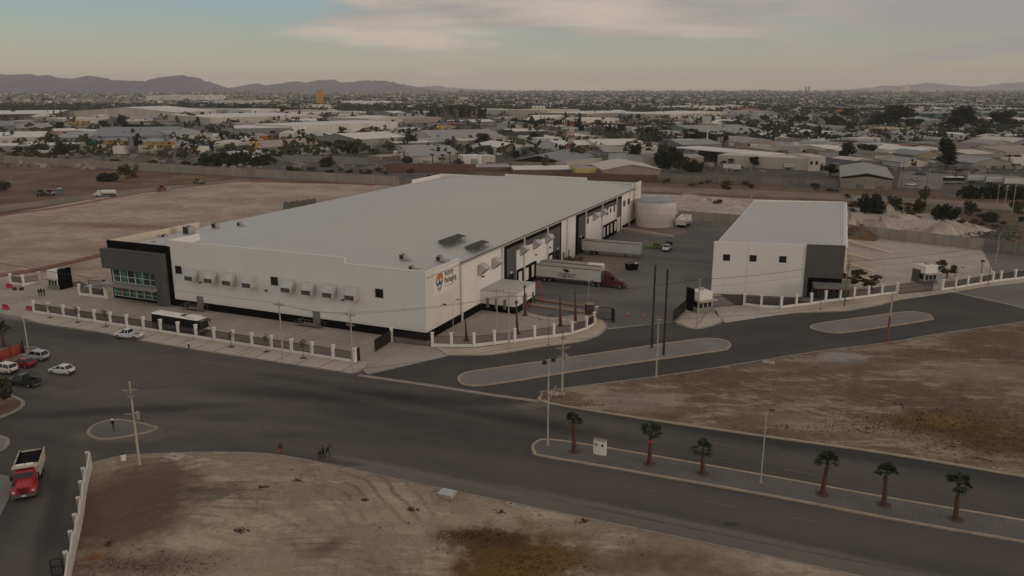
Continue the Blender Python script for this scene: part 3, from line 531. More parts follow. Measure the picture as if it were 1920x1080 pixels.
def hood(x, side=False, z=7.75, open_=False):
    b = MB(); W2, D2 = 1.12, 1.75
    prof = [(0, -1.25), (D2, -1.25), (D2, -0.25), (0.55, 1.15), (0, 1.15)]
    if side: vs = [[(0.05 + d, x + s_ * W2, z + h) for d, h in prof] for s_ in (-1, 1)]
    else: vs = [[(x + s_ * W2, -d, z + h) for d, h in prof] for s_ in (1, -1)]
    if side:
        prof2 = [(0, -1.3), (D2, 0.15), (D2, 0.45), (0.7, 1.1), (0, 1.1)]; vs = [[(0.12 + d, x + s_ * W2, z + h) for d, h in prof2] for s_ in (-1, 1)]
    n = len(vs[0]); b.add(vs[0] + vs[1], [tuple(range(n)), tuple(range(n, 2 * n))[::-1]] + [((i + 1) % n, i, n + i, n + (i + 1) % n) for i in range(n)])
    o = b.build('air_hood', SHEETM, wh)
    g = MB()
    if side: g.hexa([(0.25, x - 0.95, z - 1.25), (1.8, x - 0.95, z + 0.05), (1.8, x + 0.95, z + 0.05), (0.25, x + 0.95, z - 1.25)][::-1], [(0.25, x - 0.95, z - 1.20), (1.8, x - 0.95, z + 0.1), (1.8, x + 0.95, z + 0.1), (0.25, x + 0.95, z - 1.20)][::-1])
    else: g.box(x - W2 + 0.1, -D2 - 0.05, z - 1.15, x + W2 - 0.1, -D2, z - 0.32)
    g.build('grille', mat('grille_grey', (0.085, 0.083, 0.08), 0.1), o)
for x in (-54.9, -49.7, -44.9, -39.8, -30.2, -25.3, -20.4, -15.4): hood(x)
for b in (22.8, 29.6, 44.5, 52.4, 60.5, 98.6, 106.4): hood(b, True, 8.9)
for x, z in ((-53.3, 6.0), (-36.2, 6.0), (-17.9, 6.0)):
    MB().box(x - 0.2, -0.5, z - 0.12, x + 0.2, 0, z + 0.14).build('wall_lamp', DARKM, wh)
for b, z in ((6.5, 5.4), (23.5, 7.2), (53.0, 6.2), (62.5, 6.3)): MB().box(0.1, b - 0.2, z - 0.12, 0.6, b + 0.2, z + 0.14).build('wall_lamp', DARKM, wh)
def door(x):
    d = MB(); d.box(x - 0.85, -0.12, 0.55, x + 0.85, 0.0, 2.95).build('door', GREYD, wh)
door(-54.0); door(-24.4)
# steel landing with two flights in front of each door: one stair each
def stair(x):
    s_ = thing('steel_stair', 'grey steel landing stair with handrails at the %s front door' % ('office end' if x < -40 else 'middle'), 'stair', LW(x, 0), AF, 'steel stairs along the front wall')
    st = MB(); st.box(-1.6, -1.6, 0.42, 1.6, -0.2, 0.52)
    for sg in (-1, 1):
        for k in range(3): st.box(*sorted((sg * 1.6, sg * (1.95 + 0.0)))[:1], -1.6, 0, *(0,) * 3) if False else st.box(min(sg * (1.6 + 0.5 * k), sg * (2.1 + 0.5 * k)), -1.6, 0.28 - 0.13 * k, max(sg * (1.6 + 0.5 * k), sg * (2.1 + 0.5 * k)), -0.2, 0.33 - 0.13 * k)
    for xx in (-1.5, 1.5):
        for yy in (-1.5, -0.3): st.box(xx - 0.05, yy - 0.05, 0, xx + 0.05, yy + 0.05, 0.42)
    st.build('steps', mat('stair_steel', (0.20, 0.175, 0.145), 0.15, 1.0, 0.6), s_)
    h = MB()
    for yy in (-1.62,):
        for q in (0.55, 1.05):
            h.tube((-1.6, yy, 0.5 + q), (1.6, yy, 0.5 + q), 0.035); 
            for sg in (-1, 1): h.tube((sg * 1.6, yy, 0.5 + q), (sg * 3.1, yy, 0.0 + q), 0.035)
        for xx in (-1.6, -0.55, 0.55, 1.6): h.tube((xx, yy, 0.5), (xx, yy, 1.56), 0.035)
        for sg in (-1, 1): h.tube((sg * 3.1, yy, 0), (sg * 3.1, yy, 1.06), 0.035)
    for sg in (-1, 1):
        h.tube((sg * 1.6, -0.25, 1.55), (sg * 3.1, -0.25, 1.05), 0.035); h.tube((sg * 3.1, -0.25, 0), (sg * 3.1, -0.25, 1.06), 0.035)
    h.build('handrail', mat('stair_rail', (0.19, 0.155, 0.12), 0.15, 1.0, 0.6), s_)
stair(-55.0); stair(-25.5)
# office corner
of = MB(); of.box(-79.3, 0.05, 0.02, -61.6, 16, 10.9); of.box(-79.6, 0.0, 10.9, -79.25, 27, 12.85); of.build('office_wall', CREAM, wh)
ob = MB(); ob.box(-79.35, -0.08, 11.35, -61.0, 0.36, 12.95); ob.box(-62.3, -0.075, 0.02, -61.02, -0.005, 11.35); ob.box(-79.1, -0.05, 0.02, -64.5, 0.045, 11.35); ob.build('black_band', BLACKP, wh)
og = MB(); og.box(-80.0, -1.5, 7.0, -64.6, -0.09, 11.35); og.box(-64.6, -1.5, 0.02, -62.35, -0.09, 11.348); og.build('grey_frame', GREYP, wh)
MB().box(-79.3, 0.4, 10.92, -61.9, 26, 11.05).build('office_roof', ROOF, wh)
lg = MB(); lg.box(-80.2, -2.6, 3.30, -64.2, -0.09, 3.85); ledge = lg.build('canopy', STEEL, wh)
MB().box(-80.25, -2.66, 3.27, -64.15, -2.55, 3.36).build('red_edge', mat('faded_red3', (0.24, 0.075, 0.06), 0.15), ledge)
for z0, z1, nm in ((3.9, 6.95, 'window'), (0.75, 3.1, 'window')):
    q = MB(); q.box(-78.2, -0.35, z0, -65.0, -0.2, z1); gw = q.build(nm, TEAL, wh)
    fr = MB()
    for i in range(7): xx = -78.2 + i * 13.2 / 6; fr.box(xx - 0.06, -0.45, z0, xx + 0.06, -0.36, z1)
    for zz in (z0 + 0.05, (z0 + z1) / 2 - 0.2, z1 - 0.05): fr.box(-78.2, -0.43, zz - 0.05, -65.0, -0.365, zz + 0.05)
    fr.build('frame', WHITE2, gw)
# docks on the side wall
def dock(b, z0=1.15):
    f = MB(); f.box(0.12, b - 1.75, 0.3, 0.45, b - 1.3, 4.7); f.box(0.12, b + 1.3, 0.3, 0.45, b + 1.75, 4.7); f.box(0.12, b - 1.3, 4.2, 0.46, b + 1.3, 4.7); f.box(0.12, b - 1.3, 0.3, 0.5, b + 1.3, 1.1)
    o = f.build('dock_door', BLACKP, wh); MB().box(0.122, b - 1.28, 1.12, 0.2, b + 1.28, 4.18).build('panel', WHITE2, o)
for b in (43.4, 47.4, 51.4, 63.2, 87.6, 108.9, 112.8, 116.6, 120.6): dock(b)
for b in (38.4, 68.3): MB().box(0.06, b - 1.7, 0.1, 0.14, b + 1.7, 4.4).build('roller_door', BLACKH, wh)
for b in (73.7, 77.5): MB().box(-0.05, b - 0.8, 0.1, 0.03, b + 0.8, 2.9).build('door', GREYD, wh)
MB().box(0.06, 123.6, 0.2, 0.14, 127.0, 4.9).build('door', WHITE2, wh)
for b in (38.4, 68.3, 87.0): MB().box(0.06, b - 0.3, 4.7, 0.35, b + 0.3, 5.1).build('wall_lamp', WHITE2, wh)
ld = MB()
for o_ in (-0.3, 0.3): ld.box(0.15, 143.2 + o_ - 0.05, 1.5, 0.25, 143.2 + o_ + 0.05, 14.6)
for k in range(20): ld.box(0.16, 142.9, 2 + k * 0.6, 0.24, 143.5, 2.1 + k * 0.6)
for k in range(6):
    for yy in (142.75, 143.65): ld.box(0.2, yy - 0.04, 5.0 + k * 1.6, 0.95, yy + 0.04, 5.1 + k * 1.6)
    ld.box(0.87, 142.79, 5.0 + k * 1.6, 0.95, 143.61, 5.1 + k * 1.6)
ld.box(0.2, 141.0, 12.2, 1.2, 143.5, 12.3); ld.build('ladder', YELLOW, wh)
# small annex with a flat roof
an = MB(); an.box(0.05, 23.0, 1.55, 8.0, 33.4, 4.35); an.build('annex_wall', WHITE, wh)
ar = MB(); ar.box(-0.04, 22.95, 4.36, 8.1, 33.5, 4.5); ar.build('annex_roof', ROOF, wh)
ap = MB(); ap.box(0.05, 23.05, 0.02, 7.95, 33.3, 1.54); ap.build('annex_plinth', BLACKP, wh)
for x in (1.6, 3.6, 5.5): MB().box(x - 0.28, 22.8, 0.8, x + 0.28, 22.98, 2.9).build('louvre', mat('louvre_green', (0.16, 0.17, 0.15), 0.1), wh)
MB().box(7.98, 26.5, 0.1, 8.06, 28.6, 3.2).build('door', GREYD, wh); MB().box(7.98, 31.6, 0.1, 8.05, 32.6, 2.6).build('door', mat('door_green', (0.09, 0.11, 0.085), 0.1), wh)
# company sign on the side wall: panel, emblem, lettering
sgn = MB(); sgn.box(0.005, 2.9, 7.6, 0.06, 12.6, 12.5); sgn = sgn.build('sign', WHITE, wh)
ORG = mat('sign_orange', (0.58, 0.17, 0.03), 0.1); SRED = mat('sign_red', (0.42, 0.05, 0.03), 0.1); SNV = mat('sign_navy', (0.022, 0.03, 0.17), 0.1); STL = mat('sign_teal', (0.02, 0.16, 0.18), 0.1); SPU = mat('sign_purple', (0.10, 0.05, 0.24), 0.1); SYL = mat('sign_yellow', (0.75, 0.60, 0.32), 0.1); SINK = mat('sign_ink', (0.015, 0.015, 0.016), 0.1)
em = MB(); mats6 = [ORG, SRED, SNV, STL, SPU, SYL, WHITE]
def tri(i, *pts): em.mat(i).add([(0.075, 3.75 + y, 8.1 + z) for y, z in pts] , [tuple(range(len(pts)))])
tri(0, (0.65, 3.15), (1.05, 2.35), (1.75, 2.3), (2.1, 3.15), (1.72, 3.7), (1.0, 3.7)); tri(1, (0.0, 2.15), (0.45, 2.15), (0.75, 2.9), (0.62, 3.2), (0.35, 3.0)); tri(0, (1.8, 3.2), (2.1, 2.5), (2.75, 2.3), (3.0, 2.7), (2.6, 3.6), (2.05, 3.7)); tri(5, (1.85, 2.2), (2.1, 1.9), (2.3, 2.45), (2.05, 3.0)); tri(5, (0.6, 2.1), (0.85, 1.85), (1.05, 2.3), (0.8, 2.75))
tri(2, (0.0, 2.05), (0.5, 2.05), (0.85, 1.55), (0.65, 1.1)); tri(3, (0.85, 1.75), (1.3, 2.25), (1.75, 2.2), (1.3, 1.2), (0.95, 1.1)); tri(2, (1.35, 1.5), (1.8, 2.15), (2.1, 1.75), (1.75, 1.2)); tri(4, (2.1, 1.6), (2.35, 2.2), (2.95, 2.3), (2.4, 1.15), (1.95, 1.15)); tri(2, (0.7, 0.95), (1.2, 1.05), (1.4, 0.0)); tri(4, (1.5, 0.0), (1.62, 0.7), (1.85, 1.05), (2.35, 1.05)); tri(6, (1.2, 1.0), (1.45, 0.6), (1.7, 1.05), (1.45, 1.55))
em.build('emblem', mats6, sgn)
RS = (R(90), 0, R(90))
text_mesh('lettering', 'Victory', 1.55, SINK, sgn, (0.08, 7.2, 10.75), RS, 0.01, sx=0.80)
text_mesh('lettering', 'Packaging', 1.55, SINK, sgn, (0.08, 7.2, 9.35), RS, 0.01, sx=0.80)
MB().box(0.07, 7.4, 8.62, 0.085, 11.2, 8.76).build('strapline', mat('sign_grey', (0.30, 0.28, 0.26), 0.1), sgn)
# things on the roof
def roofz(x): return EV + (RZ - EV) * (x / RX) if x > RX else LZ + (RZ - LZ) * ((x - LX) / (RX - LX))
SOLAR = mat('solar_cells', (0.030, 0.027, 0.027), 0.3, 1.0, 0.6, spec=0.15)
for (pts, lab) in (([(-12.9, 28.2), (-8.1, 23.1), (-8.0, 32.6), (-12.8, 38.0)], 'larger tilted array of dark solar panels on the pale warehouse roof'), ([(-5.4, 26.2), (-1.2, 21.4), (-1.3, 30.2), (-5.4, 35.0)], 'smaller tilted array of dark solar panels nearer the roof edge')):
    o = thing('solar_array', lab, 'solar panels', LW(pts[1][0], pts[1][1], roofz(pts[1][0])), AF, 'solar arrays on the warehouse roof')
    bx, by = pts[1]; L_ = 9.5; zz = [0.25, 0.25]; q = MB(); n = 6
    for i in range(n):
        t0, t1 = i / n + 0.006, (i + 1) / n - 0.006
        def pt(t, u, dz=0.0):
            a = (pts[1][0] + (pts[2][0] - pts[1][0]) * t, pts[1][1] + (pts[2][1] - pts[1][1]) * t); b = (pts[0][0] + (pts[3][0] - pts[0][0]) * t, pts[0][1] + (pts[3][1] - pts[0][1]) * t)
            return (a[0] + (b[0] - a[0]) * u - bx, a[1] + (b[1] - a[1]) * u - by, 1.25 - 1.0 * u + dz + (0.25 * u))
        for u0, u1 in ((0.0, 0.495), (0.505, 1.0)): q.hexa([pt(t0, u0), pt(t1, u0), pt(t1, u1), pt(t0, u1)], [pt(t0, u0, 0.05), pt(t1, u0, 0.05), pt(t1, u1, 0.05), pt(t0, u1, 0.05)])
    q.build('panel', SOLAR, o); f = MB()
    for t_ in (0.05, 0.5, 0.95):
        a, b = pt(t_, 0.03), pt(t_, 0.97); f.tube((a[0], a[1], 0), a, 0.05); f.tube((b[0], b[1], 0), b, 0.05); f.bar((a[0], a[1], a[2] - 0.05), (b[0], b[1], b[2] - 0.05), 0.07, 0.07)
    f.build('frame', STEEL, o)
def ac_unit(x, y, w, d, h, lab, big=False, z=None):
    o = thing('air_conditioner', lab, 'air conditioner', LW(x, y, roofz(x) if z is None else z), AF, 'air conditioning units on the warehouse roof')
    MB().box(-w / 2, -d / 2, 0.15, w / 2, d / 2, h).build('casing', mat('ac_casing', (0.36, 0.345, 0.31), 0.1), o, 0.03)
    g = MB(); g.box(-w / 2 + 0.1, -d / 2 - 0.03, 0.3, w * 0.25, -d / 2, h - 0.12); g.tube((0, 0, h), (0, 0, h + 0.06), min(w, d) * 0.35, n=12); g.build('grille', DARKM, o)
    f = MB(); f.box(-w / 2, -d / 2 + 0.05, 0, w / 2, -d / 2 + 0.2, 0.15); f.box(-w / 2, d / 2 - 0.2, 0, w / 2, d / 2 - 0.05, 0.15); f.build('frame', STEEL, o)
    if big: MB().box(w / 2, -0.3, 0.2, w / 2 + 1.4, 0.3, 0.75).build('duct', SHEETM, o)
ac_unit(-73.1, 17.4, 2.2, 1.8, 1.9, 'largest grey air conditioner at the roof edge behind the office block', True); ac_unit(-73.2, 26.0, 1.5, 1.2, 1.4, 'boxy air conditioner further back on the left roof edge'); ac_unit(-68.8, 29.5, 1.1, 0.9, 1.0, 'smallest air conditioner alone on the left roof slope', True)
ac_unit(-76.9, 13.6, 1.2, 1.0, 1.1, 'air conditioner standing at the back of the office roof', z=11.05); ac_unit(-72.5, 6.5, 1.5, 1.0, 0.9, 'low air conditioner at the front of the office roof', True, z=11.05)
ac_unit(-10.4, 9.8, 1.2, 1.0, 1.2, 'air conditioner with ducts left of the solar panels near the front parapet', True); ac_unit(-3.8, 12.6, 1.2, 1.0, 1.2, 'air conditioner with ducts right behind the sign parapet', True); ac_unit(-4.8, 3.6, 1.0, 0.9, 0.9, 'low air conditioner close behind the front right parapet', True)
# ---------------------------------------------------------------- second warehouse
B2o = G(1333, 550); AB = R(-11.5)
b2 = thing('warehouse', 'smaller white warehouse with three small windows and a dark grey entrance corner', 'warehouse', B2o, 0)
fl = Vector((0, 0)); FLEN = 27.6; fr_ = Vector((math.cos(AB) * FLEN, math.sin(AB) * FLEN)); bl_ = G(1412, 376, 11.3).xy - B2o.xy; br_ = G(1585, 379, 11.5).xy - B2o.xy
fm = Vector((math.cos(AB) * 19.7, math.sin(AB) * 19.7))
FH = 12.0
nrm = Vector((math.sin(AB), -math.cos(AB)))       # out of the front
def fpt(s_, out=0.0): q = Vector((math.cos(AB), math.sin(AB))) * s_ + nrm * out; return q
def fbox(mb, s0, s1, o0, o1, z0, z1):
    a, b, c, d = fpt(s0, o1), fpt(s1, o1), fpt(s1, o0), fpt(s0, o0)
    return mb.hexa([(*a, z0), (*b, z0), (*c, z0), (*d, z0)], [(*a, z1), (*b, z1), (*c, z1), (*d, z1)])
w = MB(); fbox(w, 0, 19.7, -0.35, 0, 0.02, FH)
w.prism([bl_, br_, br_ + Vector((0, 0.3)), bl_ + Vector((0, 0.3))], 0.02, 11.6)
def wallq(a, b, th, z0, z1): 
    d = (b - a).normalized(); n_ = Vector((-d.y, d.x)) * th; w.prism([a, b, b + n_, a + n_], z0, z1)
a0 = fpt(0.0, -0.36); wallq(a0, bl_, -0.35, 0.02, 10.9); wallq(fpt(FLEN, -0.36), br_, 0.35, 0.02, 11.3)
w.build('wall', WALLP, b2)
g = MB(); fbox(g, 19.75, FLEN, -0.35, 0.25, 4.75, FH + 0.05); fbox(g, 19.75, 20.5, -0.35, 0.25, 0.02, 4.75); g.build('grey_wall', GREYP, b2)
k = MB(); fbox(k, 20.5, FLEN, -0.3, -0.15, 0.02, 4.75); k.build('entrance_recess', BLACKP, b2)
k = MB(); fbox(k, 21.6, FLEN - 1.2, -0.14, -0.06, 0.2, 2.9); gd = k.build('glass_door', GLASSD, b2); fr2 = MB()
for s_ in (21.6, 23.0, 24.6, 26.3): fbox(fr2, s_ - 0.05, s_ + 0.05, -0.055, 0.0, 0.2, 2.9)
fr2.build('frame', STEEL, gd)
k = MB(); fbox(k, 21.5, FLEN + 1.8, -0.05, 3.0, 2.95, 3.75); cn = k.build('canopy', GREYD, b2); k = MB(); fbox(k, 21.48, FLEN + 1.82, 3.0, 3.06, 2.92, 3.03); k.build('red_edge', mat('faded_red3', (0.24, 0.075, 0.06), 0.15), cn)
k = MB(); fbox(k, FLEN - 0.6, FLEN + 1.9, -2.0, -0.4, 0.02, 4.3); k.build('side_block', mat('side_block_green', (0.24, 0.235, 0.2), 0.1), b2)
for s_, z_ in ((2.9, 8.4), (8.6, 8.45), (14.9, 8.5)):
    k = MB(); fbox(k, s_ - 0.75, s_ + 0.75, 0.0, 0.05, z_ - 0.72, z_ + 0.72); k.build('window', BLACKH, b2)
rf = MB(); a, b, c, d = fpt(0.35, -0.37), fpt(FLEN - 0.4, -0.37), br_ + Vector((-0.4, -0.05)), bl_ + Vector((0.3, -0.05))
rf.hexa([(*a, 10.8), (*b, 11.1), (*c, 11.0), (*d, 10.7)], [(*a, 11.05), (*b, 11.35), (*c, 11.25), (*d, 10.95)]); rf.build('roof', ROOF, b2)
for e_ in (bl_,):
    k = MB(); k.tube((*(e_ + Vector((-0.5, 0.2))), 0), (*(e_ + Vector((-0.5, 0.2))), 13.0), 0.12); k.box(e_.x - 0.9, e_.y - 0.3, 10.2, e_.x - 0.1, e_.y + 0.5, 10.3); k.build('ladder', YELLOW, b2)
k = MB(); rr = (br_ - fpt(FLEN)).normalized(); A_, B_ = fpt(FLEN, -0.4) + Vector((0.35, 0)), br_ + Vector((0.3, 0)); k.bar((*A_, 11.42), (*B_, 11.42), 0.45, 0.22); k.build('gutter', WHITE2, b2)
for t_ in (0.12, 0.42, 0.72): q_ = A_ + (B_ - A_) * t_; MB().box(q_.x + 0.1, q_.y - 0.15, 0.1, q_.x + 0.38, q_.y + 0.15, 11.3).build('downpipe', WHITE2, b2)
for t_ in (0.25, 0.5, 0.75, 0.97): q_ = fpt(0) + (bl_ - fpt(0)) * 0 ; 
# loading ramps with rails east of it
for i, (x0, y0, x1, y1) in enumerate(((1586, 457, 1672, 475), (1572, 478, 1640, 489), (1572, 496, 1642, 511), (1570, 516, 1640, 527))):
    A_, B_ = G(x0, y0), G(x1, y1); o = thing('loading_ramp', ['farthest', 'second farthest', 'second nearest', 'nearest'][i] + ' sandy concrete loading ramp with rails beside the smaller warehouse', 'ramp', A_, 0, 'loading ramps beside the smaller warehouse')
    d_ = (B_ - A_).xy; n_ = Vector((-d_.y, d_.x)).normalized() * 0.5; k = MB()
    k.hexa([(*-n_, 0.02), (*(d_ - n_), 0.02), (*(d_ + n_), 0.02), (*n_, 0.02)], [(*-n_, 1.2), (*(d_ - n_), 0.25), (*(d_ + n_), 0.25), (*n_, 1.2)]); k.build('wall', CREAM, o)
    k = MB()
    for j in range(8): t_ = j / 7; q_ = d_ * t_; z_ = 1.2 - 0.95 * t_; k.tube((*q_, z_), (*q_, z_ + 1.0), 0.04, n=4)
    for h_ in (0.5, 1.0): k.tube((0, 0, 1.2 + h_), (*d_, 0.25 + h_), 0.04, n=4)
    k.build('railing', YELLOW, o)
# ---------------------------------------------------------------- water tank
tb = G(1234.5, 428); rad = 6.65; tz = 8.4
tank = thing('water_tank', 'big round white water tank behind the docks of the long warehouse', 'water tank', (tb.x, tb.y + rad * 0.95, 0))
k = MB(); k.tube((0, 0, 0.05), (0, 0, tz), rad, n=48); k.build('shell', mat('tank_paint', (0.72, 0.65, 0.57), 0.05, 0.3, 0.7), tank, smooth=False)
k = MB()
for z_ in (2.1, 4.2, 6.3, tz - 0.1):
    rg = [(rad * math.cos(i * math.pi / 24), rad * math.sin(i * math.pi / 24)) for i in range(48)]; ribbon([(x * 1.004, y * 1.004) for x, y in rg], 0.06, z_, z_ + 0.07, k, True)
for i in range(14): a_ = i * 0.45 + 0.1; z_ = (0.1, 2.2, 4.3, 6.4)[i % 4]; k.cbox((rad * 1.003 * math.cos(a_), rad * 1.003 * math.sin(a_), z_ + 1.0), (0.05, 0.05, 2.0), a_)
k.build('weld_band', mat('tank_seam', (0.52, 0.46, 0.40), 0.05), tank)
k = MB(); k.loft([[(rad * s_ * math.cos(i * math.pi / 24), rad * s_ * math.sin(i * math.pi / 24), z_) for i in range(48)] for s_, z_ in ((1.01, tz), (1.01, tz + 0.12), (0.5, tz + 0.5), (0.02, tz + 0.8))]); k.build('roof', mat('tank_roof', (0.27, 0.265, 0.27), 0.08, 0.3, 0.6), tank)
MB().tube((0.6, -rad * 0.93, tz), (0.6, -rad * 0.93, tz + 0.5), 0.25).build('vent', STEEL, tank)
# ---------------------------------------------------------------- fences, gates, booths, walls
def fence(label, pts, h=2.55, base=0.6, group=None, first_post=True, world=False, top=2.05, postw=0.46, step=0.15, name='fence'):
    P = [Vector((p[0], p[1])) for p in (pts if world else GP(pts))]
    o = thing(name, label, 'fence', (P[0].x, P[0].y, 0.02), 0, group); Q = [p - P[0] for p in P]
    for i, q in enumerate(Q):
        d = (Q[min(i + 1, len(Q) - 1)] - Q[max(i - 1, 0)]); a = math.atan2(d.y, d.x)
        m = MB(); m.cbox((q.x, q.y, h / 2), (postw, postw, h), a); m.cbox((q.x, q.y, h + 0.06), (postw + 0.14, postw + 0.14, 0.12), a); m.build('post', WHITE2, o)
    for a, b in zip(Q[:-1], Q[1:]):
        d = (b - a); L_ = d.length; u = d / L_; A_, B_ = a + u * postw / 2, b - u * postw / 2; ang = math.atan2(d.y, d.x)
        m = MB(); m.bar((*A_, base / 2), (*B_, base / 2), 0.24, base); m.build('base_wall', WHITE2, o)
        m = MB(); n = max(3, int((L_ - postw) / step))
        for z in (base + 0.12, top - 0.12): m.bar((*A_, z), (*B_, z), 0.05, 0.05)
        for k in range(1, n): q = A_ + (B_ - A_) * k / n; m.cbox((q.x, q.y, (base + top) / 2), (0.045, 0.045, top - base), ang)
        m.build('railing_panel', RAIL, o)
    return o
def gate(label, a, b, h=2.1, mesh=True, world=False, name='gate', step=0.16, group=None):
    A_, B_ = (Vector(a), Vector(b)) if world else (G(*a), G(*b)); d = (B_ - A_).xy; o = thing(name, label, 'gate', (A_.x, A_.y, 0.05), math.atan2(d.y, d.x), group); L_ = d.length
    m = MB(); m.box(0, -0.05, 0.05, 0.1, 0.05, h); m.box(L_ - 0.1, -0.05, 0.05, L_, 0.05, h)
    for z in (0.1, h * 0.55, h - 0.08): m.box(0.1, -0.035, z, L_ - 0.1, 0.035, z + 0.08)
    m.build('frame', RAIL, o); m = MB(); n = int(L_ / step)
    for k in range(1, n): x = L_ * k / n; m.box(x - 0.023, -0.023, 0.12, x + 0.023, 0.023, h + 0.12)
    m.build('bars', RAIL, o); return o
def lerp_posts(pts, n):
    out = []
    for i in range(n): out.append((pts[0][0] + (pts[1][0] - pts[0][0]) * i / (n - 1), pts[0][1] + (pts[1][1] - pts[0][1]) * i / (n - 1)))
    return out
A_, B_ = G(65, 587), G(666, 681)
fence('long white post and dark railing fence along the front pavement', [A_.lerp(B_, i / 18) for i in range(19)], world=True, group='white post fences')
fence('curved white post fence round the palm yard at the road corner', [(811, 650), (847, 651), (889, 651), (927, 646), (965, 642), (1002, 637), (1038, 633), (1072, 628), (1099, 619), (1114, 610), (1119, 599)], group='white post fences')
fence('white post fence in front of the smaller warehouse', [(1395, 573), (1427, 577), (1464, 579), (1492, 575), (1520, 572), (1547, 567), (1574, 564), (1600, 561), (1627, 558), (1652, 554), (1680, 551)], group='white post fences')
fence('white post fence at the right end beside the street bend', [(1766, 545), (1790, 542), (1813, 538), (1837, 534), (1860, 530), (1875, 528), (1902, 525), (1935, 521), (1975, 517)], group='white post fences')
fence('short white post fence at the far left by the red barrier', [(21, 533), (45, 536), (75, 530)], group='white post fences')
fence('short white post fence left of the glazed office corner', [(150, 554), (172, 556), (199, 560)], group='white post fences')
gate('sliding bar gate between the long fence and the palm yard', (739, 643), (808, 650), group='bar gates')
fence('single white gate pillar beside the sliding bar gate', [(737, 642), (739.5, 642.3)][:1] + [(737.01, 642)], group=None) if False else None
pp = G(738, 642); tag(MB().box(-0.25, -0.25, 0, 0.25, 0.25, 2.7).box(-0.32, -0.32, 2.7, 0.32, 0.32, 2.84).build('gate_pillar', WHITE2, None, loc=(pp.x - 0.35, pp.y + 0.2, 0.05)), 'white gate pillar where the open mesh leaf meets the sliding gate', 'pillar')
gate('open grey mesh gate leaf swung into the front yard', (703, 661), (735, 641), 2.2, step=0.08, group='bar gates')
gate('narrow bar gate folded at the end of the long front fence', (668, 680), (675, 676), 2.3, step=0.09, group='bar gates')
gate('dark bar gate at the end of the curved fence by the truck yard', (1120, 600), (1147, 601), 2.6, group='bar gates')
gate('open dark gate leaf edge on beside the truck yard entrance', (1147, 601), (1152, 606), 2.6, step=0.08, group='bar gates')
gate('open dark mesh leaf left of the black and white guard booth', (1262, 604), (1284, 584), 2.3, step=0.06, group='bar gates')
gate('long bar gate between guard booth and the smaller warehouse fence', (1334, 577), (1392, 572), 2.3, group='bar gates')
gate('bar gate across the driveway of the pale concrete lot', (1686, 552), (1748, 545), 2.3, group='bar gates')
gate('ornamental light grey gate near the office corner', (168, 549), (199, 552), 3.0, step=0.3, group='bar gates')
# precast panel walls: panels and posts, one wall per run
def panel_wall(label, a, b, h, m, sp=4.0, name='panel_wall', world=False):
    A_, B_ = G(*a), G(*b); d = (B_ - A_).xy; L_ = d.length; o = thing(name, label, 'wall', (A_.x, A_.y, 0), math.atan2(d.y, d.x), 'precast panel walls'); n = max(2, int(L_ / sp)); n = min(n, 98)
    m_ = MB(); m_.box(0, -0.07, 0, L_, 0.07, h - 0.1); m_.build('panels', m, o)
    for k in range(n + 1): x = L_ * k / n; MB().box(x - 0.16, -0.2, 0, x + 0.16, 0.12, h).build('post', mat('panel_post', (0.30, 0.26, 0.215), 0.12), o)
    return o
PAN = mat('panel_concrete', (0.33, 0.285, 0.235), 0.22, 0.16, 0.9, streak=(1, 1, 0.4))
PAN2 = mat('panel_concrete_dark', (0.20, 0.18, 0.155), 0.25, 0.16, 0.9)
panel_wall('pale precast panel wall bounding the sandy lot on its left half', (-120, 298), (300, 322), 4.6, PAN)
panel_wall('pale precast panel wall running up behind the long warehouse', (300, 322), (748, 348), 4.4, PAN)
panel_wall('brown precast wall behind the parked water trailer', (1272, 412), (1392, 421), 3.4, PAN)
panel_wall('brown precast wall between pale concrete lot and spoil heaps', (1588, 441), (1842, 470), 3.6, PAN)
panel_wall('brown precast wall continuing to the right edge beside the street', (1842, 470), (2000, 489), 3.6, PAN2)
panel_wall('dark grey precast wall beyond the dirt track behind the warehouses', (1232, 340), (1578, 352), 3.4, PAN2, 5)
WALLD = mat('weathered_white', (0.53, 0.485, 0.43), 0.14, 0.8, 0.85)
# white stepped garden wall at the lower left
o = thing('garden_wall', 'white stepped wall with scalloped tops along the side road', 'wall', G(164, 878), 0)
wp = [G(172, 878), G(164, 909), G(160, 935), G(156, 966), G(150, 999), G(142, 1032), G(134, 1072), G(126, 1112)]; base = G(164, 878)
for i in range(len(wp) - 1):
    a, b = (wp[i] - base).xy, (wp[i + 1] - base).xy; d = b - a; u = d.normalized(); n = Vector((-u.y, u.x)); mb = MB(); K = 8
    for k in range(K):
        t0, t1 = k / K, (k + 1) / K; z0, z1 = [2.15 - 0.55 * math.sin(t * math.pi / 2) ** 2 for t in (t0, t1)]
        p, q = a + d * t0, a + d * t1; mb.hexa([(*(p - n * 0.1), 0), (*(q - n * 0.1), 0), (*(q + n * 0.1), 0), (*(p + n * 0.1), 0)][::-1], [(*(p - n * 0.1), z0), (*(q - n * 0.1), z1), (*(q + n * 0.1), z1), (*(p + n * 0.1), z0)][::-1])
    mb.build('panel', WALLD, o); m2 = MB(); ang = math.atan2(u.y, u.x); m2.cbox((a.x - n.x * 0.27, a.y - n.y * 0.27, 1.08), (0.32, 0.32, 2.16), ang); m2.cbox((a.x - n.x * 0.27, a.y - n.y * 0.27, 2.2), (0.42, 0.42, 0.08), ang); m2.build('pier', WALLD, o)
gate('small black bar gate leaf beside the white stepped wall', (97, 1084), (122, 1080), 1.9, step=0.22)
